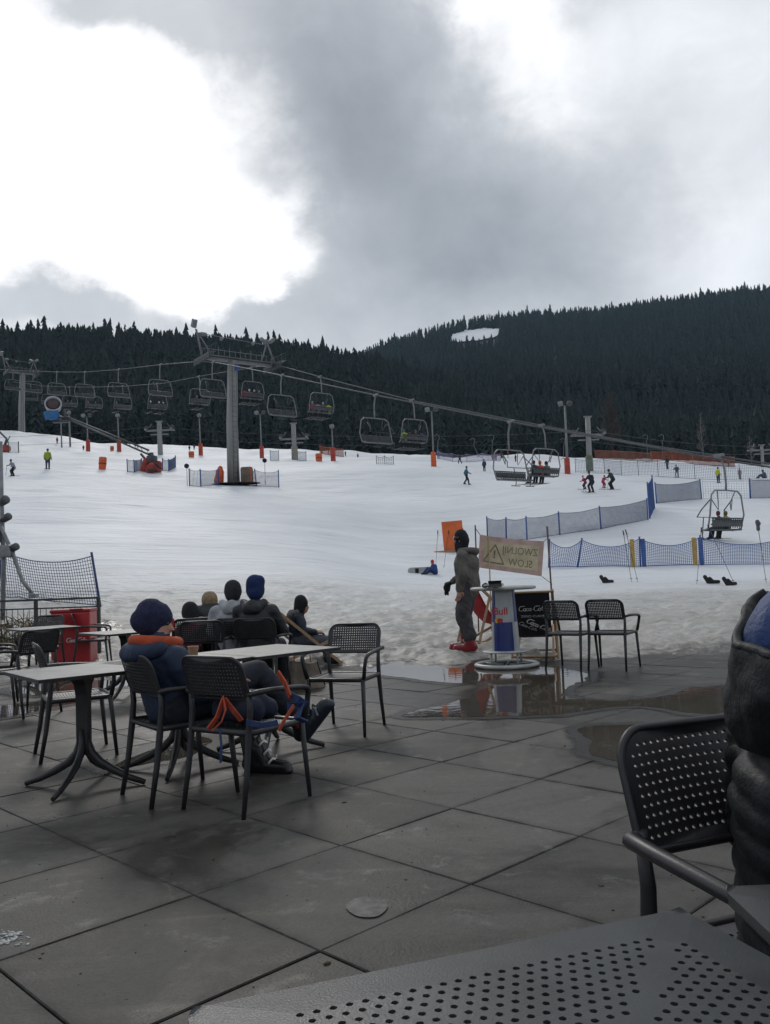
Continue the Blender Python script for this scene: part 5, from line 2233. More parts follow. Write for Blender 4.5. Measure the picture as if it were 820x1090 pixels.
# --- backpack on the chair
def backpack():
    o = Vector((BAGC.x, BAGC.y, 0))
    T = loc_fn(o, BAGRZ)
    L = [((-.12, -.06, .535), .075, (.10, -.06, .535), .078, 0), ((-.12, -.02, .56), .07, (.08, 0, .57), .075, 0), ((-.06, .08, .53), .06, (.12, .06, .53), .062, 0), ((-.10, -.08, .60), .06, (.02, -.08, .60), .06, 0)]
    b = fused('backpack', L, [cloth('pack_navy', (0.012, 0.016, 0.036), .8, .3, .5, 20)], .012, 3)
    wrinkle(b, .012, 12, 3)
    b.location = o
    b.rotation_euler.z = BAGRZ
    tag(b, 'navy backpack with orange and blue straps lying on the chair in front', 'backpack')
    om = mat('strap_orange', (0.36, 0.055, 0.022), .7, .2, 20)
    bm_ = mat('strap_blue', (0.02, 0.045, 0.13), .7, .2, 20)

    def strap(pts, m, r=.016, D=4.60):
        mb = MB()
        mb.path([T(at(x, y, D + dy)) for x, y, dy in pts], r, 4, flat=(.35, 1.2))
        mb.build('strap', m, b)
    strap([(237, 742, .02), (240, 756, -.02), (236, 768, -.05), (226, 778, -.06)], om)
    strap([(238, 744, .02), (231, 764, -.03), (222, 776, -.05)], om)
    strap([(239, 744, .03), (250, 758, .0), (257, 767, .02)], om)
    strap([(296, 716, .25), (304, 728, .18), (309, 742, .12)], om, .02)
    strap([(313, 751, .1), (302, 768, .02), (297, 778, 0)], om, .012)
    strap([(305, 738, .16), (318, 744, .15), (326, 750, .2)], bm_, .02)
    strap([(306, 752, .12), (322, 750, .15), (316, 764, .1), (325, 768, .15)], bm_, .024)
    strap([(262, 769, .05), (280, 772, .05), (296, 769, .05)], bm_, .018)
    strap([(234, 775, -.03), (236, 795, -.05), (235, 812, -.05)], bm_, .008)


backpack()


# --- person standing by the bar table
def standing_skier():
    D = 13.0
    x = at(500, 690, D).x
    o = Vector((x, D, hz(x, D) + .01))
    rz = face_dir(Vector((-.94, .33, 0)))
    hd = Vector((0, .055, 1.66))
    J = dict(pelvis=(0, -.02, .98), waist=(0, -.01, 1.10), chest=(0, -.02, 1.31), neck=(0, .01, 1.49), head=hd,
             shL=(-.19, 0, 1.42), shR=(.19, 0, 1.42), elL=(-.255, -.02, 1.14), elR=(.25, .08, 1.16), wrL=(-.235, .05, .92), wrR=(.16, .25, 1.04),
             knL=(-.13, .07, .54), knR=(.12, .10, .54), anL=(-.14, -.03, .26), anR=(.13, .02, .26))
    L = body_limbs(J, 1.28)
    L += [((-.0, -.02, .93), .185, (0, -.02, 1.12), .18, 0, (1, 0, 0), 1.28),
          ((-.14, -.05, .22), .105, (-.13, .05, .52), .112, 1), ((.14, .06, .22), .105, (.12, .08, .52), .112, 1), ((-.13, .05, .52), .112, (-.10, .0, .85), .125, 1), ((.12, .08, .52), .112, (.10, 0, .85), .125, 1)]
    L += head_limbs(hd, (0, 1, 0))
    mats = [cloth('jacket_olive', (0.105, 0.100, 0.087), .85, .35, .8, 11), cloth('trousers_grey', (0.058, 0.054, 0.060), .85, .4, .9, 9), M_SKIN, M_BLACK]
    b = fused('person', L, mats, .015, 2)
    wrinkle(b, .015, 9, 12)
    wrinkle(b, .006, 26, 5)
    b.location = o
    b.rotation_euler.z = rz
    tag(b, 'person standing in profile in dark grey jacket and trousers, black hood and red ski boots', 'person')
    hat = [(hd + V3(0, -.015, .045), .108, hd + V3(0, -.005, .075), .102, 0), (hd + V3(0, -.04, 0), .095, hd + V3(0, -.02, -.11), .085, 0), (hd + V3(0, .03, -.07), .075, hd + V3(0, .02, -.14), .08, 0)]
    fused('balaclava', hat, [mat('knit_black', (.012, .014, .022), .9, .3, 30, .4, 90)], .012, 3, b)
    mb = MB()
    mb.path([hd + V3(-.10, .0, .035), hd + V3(-.075, .085, .035), hd + V3(0, .115, .035), hd + V3(.075, .085, .035), hd + V3(.10, 0, .035)], .028, 6, flat=(.4, 1))
    mb.build('goggles', mat('goggle_dark', (.02, .02, .025), .15, .1, 5), b)
    hood = [((-.12, -.08, 1.50), .05, (0, -.16, 1.48), .065, 0), ((0, -.16, 1.48), .065, (.12, -.08, 1.50), .05, 0), ((-.11, .04, 1.50), .045, (-.12, -.08, 1.50), .05, 0), ((.11, .04, 1.50), .045, (.12, -.08, 1.50), .05, 0), ((-.1, .06, 1.49), .04, (.1, .06, 1.49), .04, 0)]
    fused('hood', hood, [mats[0]], .013, 3, b)
    fused('hand', hand_limbs((-.235, .055, .90), (0.05, .12, -1), (0, -1, 0), (0, 1, 0), 1.05, .45), [M_SKIN], .007, 2, b)
    fused('glove', hand_limbs((.15, .27, 1.02), (-.1, 1, -.35), (0, .2, 1), (1, 0, 0), 1.15, .85), [M_BLACK], .008, 2, b)
    g = fused('glove', hand_limbs((.13, .33, .99), (-.1, .4, -1), (0, 1, .3), (1, 0, 0), 1.05, .3) + hand_limbs((.17, .32, .98), (.0, .3, -1), (0, 1, .2), (1, 0, 0), 1.0, .3), [M_BLACK], .009, 2, b)
    red = mat('boot_red', (.24, .015, .022), .35, .15, 6)
    for q in (-1, 1):
        y = -.08 if q < 0 else .05
        ski_boot(b, (q * .14, y - .03, .0), (q * .15, y + .30, 0), (q * .14, y + .05, .20), red, M_BUCKLE, 1.0)


standing_skier()


def sitter(label, px, D, rz, heady, mats, s=1.0, hatcol=None, hatname='beanie', turn=(0, 1, -.05), lean=0.0, hair=None, seat=.46, hood=None, chair=True, voxel=.016, tall=0.0, bulk=1.12, hatlimbs=None, chair_label=None, base=None):
    o = base if base is not None else Vector((_cx(px, 660) * D, D, 0))
    h = seat
    hd = Vector((lean * .5, .04 + abs(lean) * .2, h + (.695 + tall) * s))
    J = dict(pelvis=(0, -.05, h + .07), waist=(lean * .1, -.07, h + .22 * s), chest=(lean * .25, -.05, h + .40 * s), neck=(lean * .4, -.02, h + .585 * s), head=hd,
             shL=(-.20 * s + lean * .35, -.04, h + .50 * s), shR=(.20 * s + lean * .35, -.04, h + .50 * s), elL=(-.27 * s, .04, h + .26 * s), elR=(.27 * s, .05, h + .26 * s), wrL=(-.10, .26 * s, h + .22 * s), wrR=(.10, .27 * s, h + .22 * s),
             knL=(-.12 * s, .42 * s, h + .06), knR=(.12 * s, .42 * s, h + .06), anL=(-.12, .46 * s, .14), anR=(.12, .48 * s, .14))
    L = body_limbs(J, bulk, s) + head_limbs(hd, turn, s=max(s, .85))
    for q in (-1, 1):
        L.append(((q * .12, .46 * s, .08), .055, (q * .12, .62 * s, .05), .045, 3))
    b = fused('person', L, mats, voxel, 3)
    wrinkle(b, .014, 8, int(px))
    b.location = o
    b.rotation_euler.z = rz
    tag(b, label, 'person')
    if hatcol:
        hl = hatlimbs(hd) if hatlimbs else [(hd + V3(0, -.015, .045) * 1, .104, hd + V3(0, -.02, .085), .098, 0), (hd + V3(0, -.05, .01), .09, hd + V3(0, -.03, .06), .1, 0)]
        fused(hatname, hl, [hatcol], .012, 3, b)
    if hair:
        fused('hair', [(hd + V3(0, -.03, .03), .10, hd + V3(0, -.01, .06), .098, 0), (hd + V3(0, -.05, -.03), .085, hd + V3(0, -.04, .04), .095, 0)], [hair], .012, 2, b)
    if hood:
        n = J['neck']
        n = Vector(n)
        hl = [(n + V3(-.12, -.04, .02) * s, .05 * s, n + V3(-.04, -.15, -.05) * s, .075 * s, 0), (n + V3(-.04, -.15, -.05) * s, .075 * s, n + V3(.05, -.15, -.05) * s, .075 * s, 0), (n + V3(.05, -.15, -.05) * s, .075 * s, n + V3(.12, -.04, .02) * s, .05 * s, 0), (n + V3(0, -.12, -.12) * s, .05 * s, n + V3(0, -.13, -.02) * s, .08 * s, 0)]
        hh = fused('hood', hl, [hood], .013, 3, b)
        wrinkle(hh, .012, 14, 5)
    for q, nm in ((-1, 'wrL'), (1, 'wrR')):
        fused('hand', hand_limbs(Vector(J[nm]) + V3(0, .02, 0), V3(-q * .4, .9, -.1), V3(0, 0, 1), V3(-.9, -.4 * q, 0), s, .6), [M_SKIN], .009, 1, b)
    eyes(b, hd, turn, max(s, .85))
    if chair:
        put_chair(o + Matrix.Rotation(rz, 3, 'Z') @ V3(0, .03, 0), rz, chair_label)
    return b, hd


M_JGREY = cloth('jacket_grey', (0.34, 0.345, 0.37), .85, .2, .7, 12)
M_TDARK = cloth('trousers_dark', (0.014, 0.015, 0.020), .85)
M_JBLACK = cloth('jacket_black', (0.016, 0.018, 0.022), .6, .3, .7, 11)
M_KBLACK = mat('knit_black2', (.012, .012, .015), .9, .3, 30, .5, 80)
M_KNAVY = mat('knit_navy', (.009, .024, .10), .9, .25, 30, .5, 80)
sitter('person in light grey hooded jacket and black hat, back turned, at the far table', 238, 9.35, R(4), 0, [M_JGREY, M_TDARK, M_SKIN, M_BLACK], .93, mat('knit_charcoal', (.022, .022, .026), .9, .3, 30, .5, 80), hood=M_JGREY, chair=False, bulk=1.22, base=Vector((G2C.x - .10, G2C.y, 0)))
sitter('person in black jacket and slouchy navy beanie leaning left at the far table', 277, 9.5, R(-8), 0, [M_JBLACK, M_TDARK, M_SKIN, M_BLACK], .93, M_KNAVY, turn=(-.75, .6, -.15), lean=-.12, hood=M_JBLACK, bulk=1.18,
       hatlimbs=lambda h: [(h + V3(0, -.01, .05), .108, h + V3(.0, -.03, .13), .100, 0), (h + V3(.01, -.05, .02), .09, h + V3(.05, -.03, .15), .07, 0)], chair_label='under the person in the navy beanie, its armrest showing')
sitter('small child in a pink jacket and dark hat beside the grey hooded person', 203, 10.1, R(20), 0, [cloth('jacket_pink', (.24, .045, .085), .8), M_TDARK, M_SKIN, M_BLACK], .62, M_KBLACK, seat=.44, chair_label='under the child in the pink jacket', hatname='hat')
sitter('fair haired person mostly hidden behind the grey hooded person', 224, 10.4, R(15), 0, [M_JBLACK, M_TDARK, M_SKIN, M_BLACK], .92, None, hair=M_HAIRB, chair_label='under the fair haired person at the far table', tall=-.10)
fur = mat('grey_fur', (.12, .12, .125), .95, .3, 30, .9, 60)
M_JNAVY = cloth('jacket_navy', (.014, .020, .034), .75, .3, .7, 12)
kid, khd = sitter('child in a dark hooded jacket with fur collar sitting sideways on a deck chair', 318, KID.y, R(-84), 0, [M_JNAVY, cloth('jeans_grey', (.075, .085, .10), .85), M_SKIN, M_BLACK], .80, M_KBLACK, seat=.30, chair=False, hatname='hood_up',
       hatlimbs=lambda h: [(h + V3(0, -.02, .05), .100, h + V3(0, -.03, .08), .095, 0), (h + V3(0, -.05, -.04), .09, h + V3(0, -.03, .05), .10, 0)], hood=fur, base=Vector((_cx(320, 660) * KID.y, KID.y + .02, 0)))


# red cup box standing on the table behind
g = gnd(182, 664, .74)
g = Vector((_cx(181, 664) * 9.5, 9.5, 0))
t = thing('red_box', 'small red carton standing behind the purple beanie', 'box', (g.x, 9.5, .742), .1)
mb = MB()
mb.box((0, 0, .07), (.09, .08, .14), bev=.006)
mb.build('carton', M_RED, t)
mb = MB()
mb.box((0, 0, .146), (.07, .012, .012))
mb.build('carton_fold', M_RED, t)


# --- the black puffer jacket at the right edge
def puffer():
    o = Vector((.846, 1.72, 0))
    rz = R(-82)
    hd = Vector((0, -.005, 1.04))
    J = dict(pelvis=(0, -.01, .50), waist=(0, -.02, .62), chest=(0, -.01, .78), neck=(0, -.01, .93), head=hd,
             shL=(-.20, -.0, .86), shR=(.20, -.0, .86), elL=(-.26, .00, .66), elR=(.26, .06, .66), wrL=(-.16, .27, .62), wrR=(.16, .28, .62),
             knL=(-.12, .42, .50), knR=(.12, .42, .50), anL=(-.12, .45, .14), anR=(.12, .45, .14))
    L = body_limbs(J, 1.08)
    L.append(((0, -.01, .42), .165, (0, -.01, .66), .155, 0, (1, 0, 0), 1.3))
    for q in (-1, 1):
        L.append(((q * .12, .45, .08), .055, (q * .12, .62, .05), .045, 3))
    L += head_limbs(hd, (0, 1, 0))
    m = mat('puffer_black', (0.007, 0.009, 0.011), .55, .3, 6, .22, 60, spec=.28)
    b = fused('person', L, [m, M_TDARK, M_SKIN, M_BLACK], .010, 3)
    wrinkle(b, .006, 7, 2, ridge=(.062, .011))
    b.location = o
    b.rotation_euler.z = rz
    tag(b, 'person cut off by the right edge in a black quilted puffer jacket and blue hat', 'person')
    hat = [(hd + V3(0, -.0, .03), .112, hd + V3(0, -.01, .085), .105, 0), (hd + V3(0, -.05, 0), .095, hd + V3(0, -.03, .06), .105, 0)]
    fused('hat', hat, [mat('hat_blue', (0.005, 0.028, 0.12), .6, .35, 9, .3, 40)], .010, 4, b)
    # the hood hangs open behind the neck
    mb = MB()

    def bowl(u, v, d):
        # open bowl: u round the back from one cheek to the other, v from the neck seam up to the rim
        a = PI * (1.08 * u - .04)
        up = v
        r = (.138 + .038 * math.sin(min(1, up * 1.5) * PI / 2)) - .012 * max(0, v - .7) / .3 + d
        wob = .075 * float(fbm(u * 3.1 + 4, v * 1.7 + 2, 3, 8)) * (.35 + v) + .02 * float(fbm(u * 11, v * 5, 2, 19)) + .005 * math.sin(u * 19 + v * 3) * (.3 + v) + .010 * math.sin(u * 9 + 1 - v * 3)
        x = math.cos(a) * (r * .95 + wob)
        y = -.015 - math.sin(a) * (r * (.84 + .08 * math.sin(up * PI)) + wob)
        z = .895 + up * .185 + .115 * up * up * (.5 - .5 * math.cos(a)) * (1 - .5 * math.sin(a)) + .05 * float(fbm(u * 4 + 9, .5, 2, 4)) * v
        return (x, y, z)
    mb.sheet(lambda u, v: bowl(u, v, .014), 44, 18)
    mb.sheet(lambda u, v: bowl(1 - u, v, -.012), 44, 18)
    rim = [Vector(bowl(k / 44, 1, .001)) for k in range(45)]
    mb.path(rim, .0125, 7)
    for e in (0, 1):
        mb.path([Vector(bowl(e, k / 10, .001)) for k in range(11)], .015, 7)
    mb.build('hood', m, b)
    for q, nm in ((-1, 'wrL'), (1, 'wrR')):
        fused('hand', hand_limbs(Vector(J[nm]) + V3(0, .02, 0), V3(-q * .4, .9, -.1), V3(0, 0, 1), V3(-.9, -.4 * q, 0), 1, .6), [M_SKIN], .008, 2, b)
    eyes(b, hd, (0, 1, 0))
    t = thing('stool', 'low dark stool under the black puffer jacket', 'stool', (o.x, o.y, 0), rz)
    mb = MB()
    mb.lathe([(.02, .37), (.17, .37), (.18, .385), (.17, .40), (.02, .40)], n=28)
    mb.build('seat', M_PLASTIC, t)
    for k in range(4):
        a = PI / 4 + k * PI / 2
        mb = MB()
        mb.path([(.17 * math.cos(a), .17 * math.sin(a), 0), (.13 * math.cos(a), .13 * math.sin(a), .375)], [.012, .016], 8)
        mb.build('leg', M_PLASTIC, t)


puffer()
# ------------------------------------------------------------------ far figures: a few poses, dressed one by one
M_SKI = mat('ski_base', (0.06, 0.06, 0.07), .4, .2, 3)


def pose(kind):
    hd = Vector((0, .06, 1.60))
    J = dict(pelvis=(0, 0, .93), waist=(0, 0, 1.05), chest=(0, 0, 1.24), neck=(0, .02, 1.42), head=hd,
             shL=(-.18, 0, 1.36), shR=(.18, 0, 1.36), elL=(-.27, -.02, 1.08), elR=(.27, -.02, 1.08), wrL=(-.28, .10, .86), wrR=(.28, .10, .86),
             knL=(-.11, .05, .50), knR=(.11, .05, .50), anL=(-.11, 0, .12), anR=(.11, 0, .12))
    if kind == 'ski':
        hd = Vector((0, .20, 1.46))
        J.update(pelvis=(0, -.12, .80), waist=(0, -.06, .92), chest=(0, .04, 1.10), neck=(0, .13, 1.27), head=hd, shL=(-.19, .08, 1.22), shR=(.19, .08, 1.22),
                 elL=(-.32, .14, 1.0), elR=(.32, .14, 1.0), wrL=(-.32, .36, .98), wrR=(.32, .36, .98), knL=(-.14, .16, .50), knR=(.14, .16, .50), anL=(-.15, 0, .12), anR=(.15, 0, .12))
    if kind == 'walk':
        J.update(knL=(-.10, .20, .52), knR=(.10, -.02, .50), anL=(-.10, .26, .12), anR=(.10, -.28, .16), elL=(-.27, -.10, 1.1), elR=(.27, .08, 1.1), wrL=(-.26, .02, .9), wrR=(.26, .30, 1.02))
    if kind == 'ride':
        hd = Vector((0, .02, .74))
        J = dict(pelvis=(0, -.04, .06), waist=(0, -.05, .20), chest=(0, -.05, .40), neck=(0, -.01, .57), head=hd, shL=(-.18, -.03, .51), shR=(.18, -.03, .51),
                 elL=(-.24, .05, .26), elR=(.24, .05, .26), wrL=(-.14, .27, .26), wrR=(.14, .27, .26), knL=(-.11, .40, .03), knR=(.11, .40, .03), anL=(-.11, .50, -.38), anR=(.11, .50, -.38))
    if kind == 'sit':
        hd = Vector((0, .12, .66))
        J = dict(pelvis=(0, -.04, .10), waist=(0, -.03, .22), chest=(0, .02, .38), neck=(0, .07, .52), head=hd, shL=(-.18, .03, .47), shR=(.18, .03, .47),
                 elL=(-.26, .10, .26), elR=(.26, .10, .26), wrL=(-.16, .32, .25), wrR=(.16, .32, .25), knL=(-.14, .36, .34), knR=(.14, .36, .34), anL=(-.14, .62, .10), anR=(.14, .62, .10))
    L = body_limbs(J, 1.12)
    L += [(hd + V3(0, 0, .01), .10, hd + V3(0, 0, .06), .105, 4), (hd + V3(0, .06, -.03), .06, hd + V3(0, .06, -.05), .055, 2)]
    for q in ('L', 'R'):
        a = Vector(J['an' + q])
        L.append((a - V3(0, .03, .05), .06, a + V3(0, .17, -.07), .05, 3))
        w = Vector(J['wr' + q])
        L.append((w, .05, w + V3(0, .07, -.03), .045, 3))
    o = fused('person', L, [M_JBLACK, M_TDARK, M_SKIN, M_BLACK, M_BLACK], .034, 1)
    me = o.data
    bpy.data.objects.remove(o)
    feet = [(Vector(J['an' + q]) - V3(0, 0, .115)) for q in ('L', 'R')]
    return me, feet


POSES = {k: pose(k) for k in ('stand', 'ski', 'walk', 'ride', 'sit')}
ski_mb = MB()
ski_mb.path([(0, -.70, .0), (0, -.2, .006), (0, .55, .006), (0, .82, .02), (0, .95, .09)], [.045, .04, .042, .046, .02], 4, flat=(1, .25), up=(0, 0, 1))
_s = ski_mb.build('ski', M_SKI)
SKI_ME = _s.data
bpy.data.objects.remove(_s)
pole_mb = MB()
pole_mb.path([(0, 0, 0), (0, .12, -.95)], .012, 4)
_s = pole_mb.build('ski_pole', M_ROD)
POLE_ME = _s.data
bpy.data.objects.remove(_s)
CM = {}


def dye(col):
    k = tuple(col)
    if k not in CM:
        CM[k] = mat('dyed_cloth_%d' % len(CM), col, .8, .2, 6)
    return CM[k]


def figure(label, kind, loc, rz, jacket, trousers=(.014, .015, .02), helmet=(.02, .02, .022), skis=True, s=1.0, poles=False, group=None, rx=0.0):
    me, feet = POSES[kind]
    o = link('person', me)
    tag(o, label, 'person', group)
    o.location = loc
    o.rotation_euler = (rx, 0, rz)
    o.scale = (s, s, s)
    for i, c in ((0, jacket), (1, trousers), (4, helmet)):
        o.material_slots[i].link = 'OBJECT'
        o.material_slots[i].material = dye(c)
    if skis:
        for f in feet:
            k = link('ski', SKI_ME)
            k.parent = o
            k.location = f + V3(0, .06, .0)
    if poles:
        for q in (-1, 1):
            k = link('ski_pole', POLE_ME)
            k.parent = o
            k.location = (q * .32, .40, .98)
    return o


def on_slope(label, px, py, hpx, kind, rz, jacket, tall=1.72, **k):
    p = hill(px, py)
    s = hpx * p.y / FPX / tall
    return figure(label, kind, p, rz, jacket, s=s, **k)


PINK, LIME, TEAL, NAVY, DARK = (.42, .03, .10), (.26, .34, .03), (.03, .14, .17), (.02, .04, .12), (.016, .017, .022)
on_slope('skier in a pale lilac jacket and dark trousers far up the left slope', 14, 505, 20, 'ski', R(80), (.24, .22, .28), skis=True, poles=True)
on_slope('person in a lime green jacket and blue jeans on the left slope', 51, 500, 22, 'stand', R(10), LIME, trousers=(.04, .06, .11), helmet=(.05, .04, .035))
on_slope('person in a teal jacket and black trousers walking across the middle slope', 497, 516, 20, 'walk', R(-75), TEAL, helmet=(.03, .10, .13), skis=False)
on_slope('person in dark navy standing still below the drag lift', 516, 502, 13, 'stand', R(20), NAVY, skis=False)
on_slope('person in black with a red glove near the low net on the crest', 490, 493, 11, 'walk', R(60), DARK, skis=False)
on_slope('person in blue beside the floodlight post with a drag lift hanger', 467, 488, 11, 'stand', R(-20), (.03, .10, .26))
on_slope('child in a pink suit, left one of the two pink children', 623, 522, 16, 'ski', R(110), PINK, trousers=(.06, .02, .03), helmet=(.3, .03, .08))
on_slope('tall person in black skiing between the two pink children', 630, 525, 25, 'ski', R(130), DARK, poles=True)
on_slope('child in a pink suit, right one of the two pink children', 643, 521, 15, 'ski', R(-60), PINK, trousers=PINK, helmet=(.03, .02, .03))
on_slope('person in a dark green jacket skiing at the right of the pink children', 652, 522, 24, 'ski', R(100), (.03, .04, .038), poles=True)
on_slope('person in dark clothes standing by the blue mat on the upper right piste', 711, 501, 14, 'stand', R(30), DARK, skis=False)
on_slope('person in a black and white outfit skiing on the upper right piste', 721, 508, 15, 'ski', R(150), (.05, .05, .055), trousers=(.3, .3, .3))
on_slope('person in a lime yellow vest standing behind the two-person lift chair', 765, 515, 17, 'stand', R(-60), (.42, .48, .02), trousers=(.03, .05, .12), skis=False)
on_slope('small child in a pale grey suit on the upper right piste', 788, 509, 12, 'stand', 0, (.3, .28, .28), trousers=(.25, .22, .22))
on_slope('person in dark blue crouching at the right edge of the upper piste', 814, 507, 9, 'sit', R(90), NAVY, tall=.75, skis=False)
on_slope('person in an orange red jacket on the upper right piste by the orange net', 776, 497, 9, 'stand', R(40), (.36, .06, .03), trousers=(.2, .05, .03))
on_slope('person in red by the left floodlights on the crest', 61, 471, 7, 'stand', 0, (.36, .04, .03), skis=False)
on_slope('person in dark red standing alone on the left crest', 89, 476, 6, 'stand', R(30), (.25, .04, .03), skis=False)
on_slope('small dark person behind the snow gun boom, left one of two', 144, 477, 6, 'stand', R(30), DARK, skis=False)
on_slope('small dark blue person behind the snow gun boom, right one of two', 147, 480, 5, 'stand', R(30), NAVY, skis=False)
on_slope('dark figure standing right of the tall grey pole on the crest', 202, 483, 6, 'stand', R(30), DARK, skis=False)
on_slope('figure in grey standing left of the floodlight post on the crest', 207, 482, 6, 'stand', R(30), (.08, .08, .09), skis=False)
for i, (px, py, c, w) in enumerate(((528, 487, (.30, .03, .05), 'red'), (534, 486, (.05, .03, .05), 'black'), (541, 486, (.28, .05, .10), 'pink'), (549, 487, (.10, .03, .08), 'plum'), (525, 489, (.12, .04, .16), 'violet'))):
    on_slope('tiny person in %s in the crowd at the drag lift on the crest' % w, px, py, 8, 'stand', R(40 * i), c, skis=False)
for i, (px, py, c, w) in enumerate(((343, 485, (.30, .16, .10), 'tan'), (350, 486, (.30, .07, .04), 'orange'), (368, 485, (.05, .05, .06), 'black'), (381, 485, (.3, .09, .05), 'rust red'))):
    on_slope('tiny person in %s waiting by the grey lift tower in the middle' % w, px, py, 6, 'stand', R(70 * i), c, skis=False)

# seated snowboarder near the standing person
p = hill(463, 613)
sb = figure('snowboarder in a blue jacket and red helmet sitting in the snow', 'sit', p + V3(.0, 0, .02), R(120), (.02, .055, .22), trousers=(.02, .04, .14), helmet=(.42, .02, .03), skis=False, s=.62)
t = thing('snowboard', 'pale grey snowboard standing on edge by the seated snowboarder', 'snowboard', hill(450, 612) + V3(0, .05, .10), R(8))
mb = MB()
mb.prism(rrect(1.05, .24, .118, 8), -.008, .008, Matrix.Rotation(R(78), 4, 'X'))
mb.build('deck', mat('board_grey', (.36, .38, .37), .4, .15, 4), t)
mb = MB()
for x in (-.2, .2):
    mb.box((x, -.03, 0), (.12, .06, .16), bev=.01)
mb.build('bindings', M_BLACK, t)

# ------------------------------------------------------------------ chairlift: two cables fitted to straight lines in plan
M_GALV = mat('galvanised_steel', (0.20, 0.205, 0.21), .45, .15, 4, metal=.3)
M_GALVD = mat('dull_steel', (0.075, 0.08, 0.085), .5, .2, 4, metal=.3)
M_TOWER = mat('tower_paint', (0.27, 0.27, 0.26), .55, .18, 1.2, stretch=(1, 1, .15))


def line_pt(which, k):
    if which == 'N':
        D0, a, b, c = 70.8, -.198, -.0971, .131
    else:
        D0, a, b, c = 80.0, -.1525, -.0902, .126
    return D0 * (a + b * k), D0 * (1 + c * k)


LINE_Y = {'N': [(-20, 392), (13, 394), (36, 395), (62, 396), (91, 396), (124, 393.5), (173, 388), (215, 384.5), (231, 386), (302, 400), (397, 420), (549, 450), (700, 477), (771, 490), (860, 503)],
          'F': [(-20, 402), (3, 405), (47, 411), (75, 412), (101, 412), (134, 411), (174, 408), (221, 399), (272, 390.5), (297, 389), (349, 403.5), (444, 427.5), (582, 454), (690, 474), (762, 485), (860, 500)]}


def cable_at(which, k):
    x, D = line_pt(which, k)
    u = x / D
    px = 410 + u * FPX
    for _ in range(3):                       # height from the seen cable
        py = float(np.interp(px, [q[0] for q in LINE_Y[which]], [q[1] for q in LINE_Y[which]]))
        d = ray(px, py)
        px += (u - d.x / d.y) * FPX
    return Vector((x, D, at(px, py, D).z))


LDIR = Vector((-.59, .807, 0)).normalized()
for w, lab in (('N', 'steel haul cable carrying the empty chairs, the nearer of two'), ('F', 'steel haul cable carrying the occupied chairs, the farther of two')):
    mb = MB()
    ks = np.arange(-4.95, 8.2, .1)
    mb.path([cable_at(w, k) for k in ks], .040, 5)
    tag(mb.build('haul_cable', M_GALVD), lab, 'cable')


def lift_chair(label):
    t = thing('lift_chair', label, 'lift chair', group='chairs of the chairlift')
    tb = .036
    mb = MB()
    mb.path([(0, -.02, .06), (0, -.10, -.15), (0, -.22, -.55), (0, -.24, -1.15), (0, -.22, -1.42)], [.05, .05, .05, .048, .05], 6)
    mb.box((0, 0, .02), (.14, .45, .14), bev=.03)
    mb.build('hanger', M_GALV, t)
    W = 1.16
    mb = MB()
    mb.path([(-W + .10, .30, -3.02), (-W, -.05, -2.95), (-W - .03, -.20, -2.4), (-W + .12, -.22, -1.62), (-W + .36, -.22, -1.44), (0, -.22, -1.42), (W - .36, -.22, -1.44), (W - .12, -.22, -1.62), (W + .03, -.20, -2.4), (W, -.05, -2.95), (W - .10, .30, -3.02)], tb, 6)
    mb.build('bail_frame', M_GALV, t)
    mb = MB()
    mb.box((0, .08, -3.0), (2.16, .46, .07), bev=.02)
    mb.build('seat', M_GALVD, t)
    mb = MB()
    mb.path([(-1.08, -.21, -2.55), (1.08, -.21, -2.55)], .03, 6)
    for i in range(14):
        x = -1.02 + 2.04 * i / 13
        mb.path([(x, -.16, -2.94), (x, -.215, -2.55)], .022, 4)
    mb.box((0, -.19, -2.74), (2.12, .02, .28))
    mb.build('backrest', M_GALVD, t)
    mb = MB()
    mb.path([(-.75, .0, -1.75), (-.80, .42, -2.15), (-.95, .55, -2.45), (.95, .55, -2.45), (.80, .42, -2.15), (.75, 0, -1.75)], .026, 5)
    for x in (-.5, .5):
        mb.path([(x, .55, -2.45), (x, .66, -3.2), (x, .62, -3.36)], .022, 5)
        mb.path([(x - .3, .62, -3.37), (x + .3, .62, -3.37)], .024, 5)
    mb.build('safety_bar', M_GALVD, t)
    for q in (-1, 1):
        mb = MB()
        mb.path([(q * .62, -.22, -1.46), (q * .42, -.10, -1.9), (q * .45, -.1, -2.2), (q * .75, 0, -1.75)], .022, 5)
        mb.build('bar_arm', M_GALVD, t)
    return t


lc0 = lift_chair('empty lift chair low over the slope, beside the occupied one')
first = [True]
RID = 0
RZF = face_dir(LDIR)
RZN = face_dir(-LDIR)


def hang(which, k, label):
    p = cable_at(which, k)
    rz = RZF if which == 'F' else RZN
    if first[0]:
        first[0] = False
        lc0.location = p
        lc0.rotation_euler.z = rz
        lc0['label'] = label
        return lc0
    return dup(lc0, p, rz, label, scale=1.18 if (which == 'F' and k < -3.5) else None)


def rider(chair, slot, label, jacket, trousers=(.014, .015, .02), helmet=(.02, .02, .022), skis=True, s=1.0):
    rz = chair.rotation_euler.z
    p = Vector(chair.location) + Matrix.Rotation(rz, 3, 'Z') @ V3(-.78 + .52 * slot, .02, -2.95) * chair.scale[0]
    return figure(label, 'ride', p, rz, jacket, trousers, helmet, skis, s)


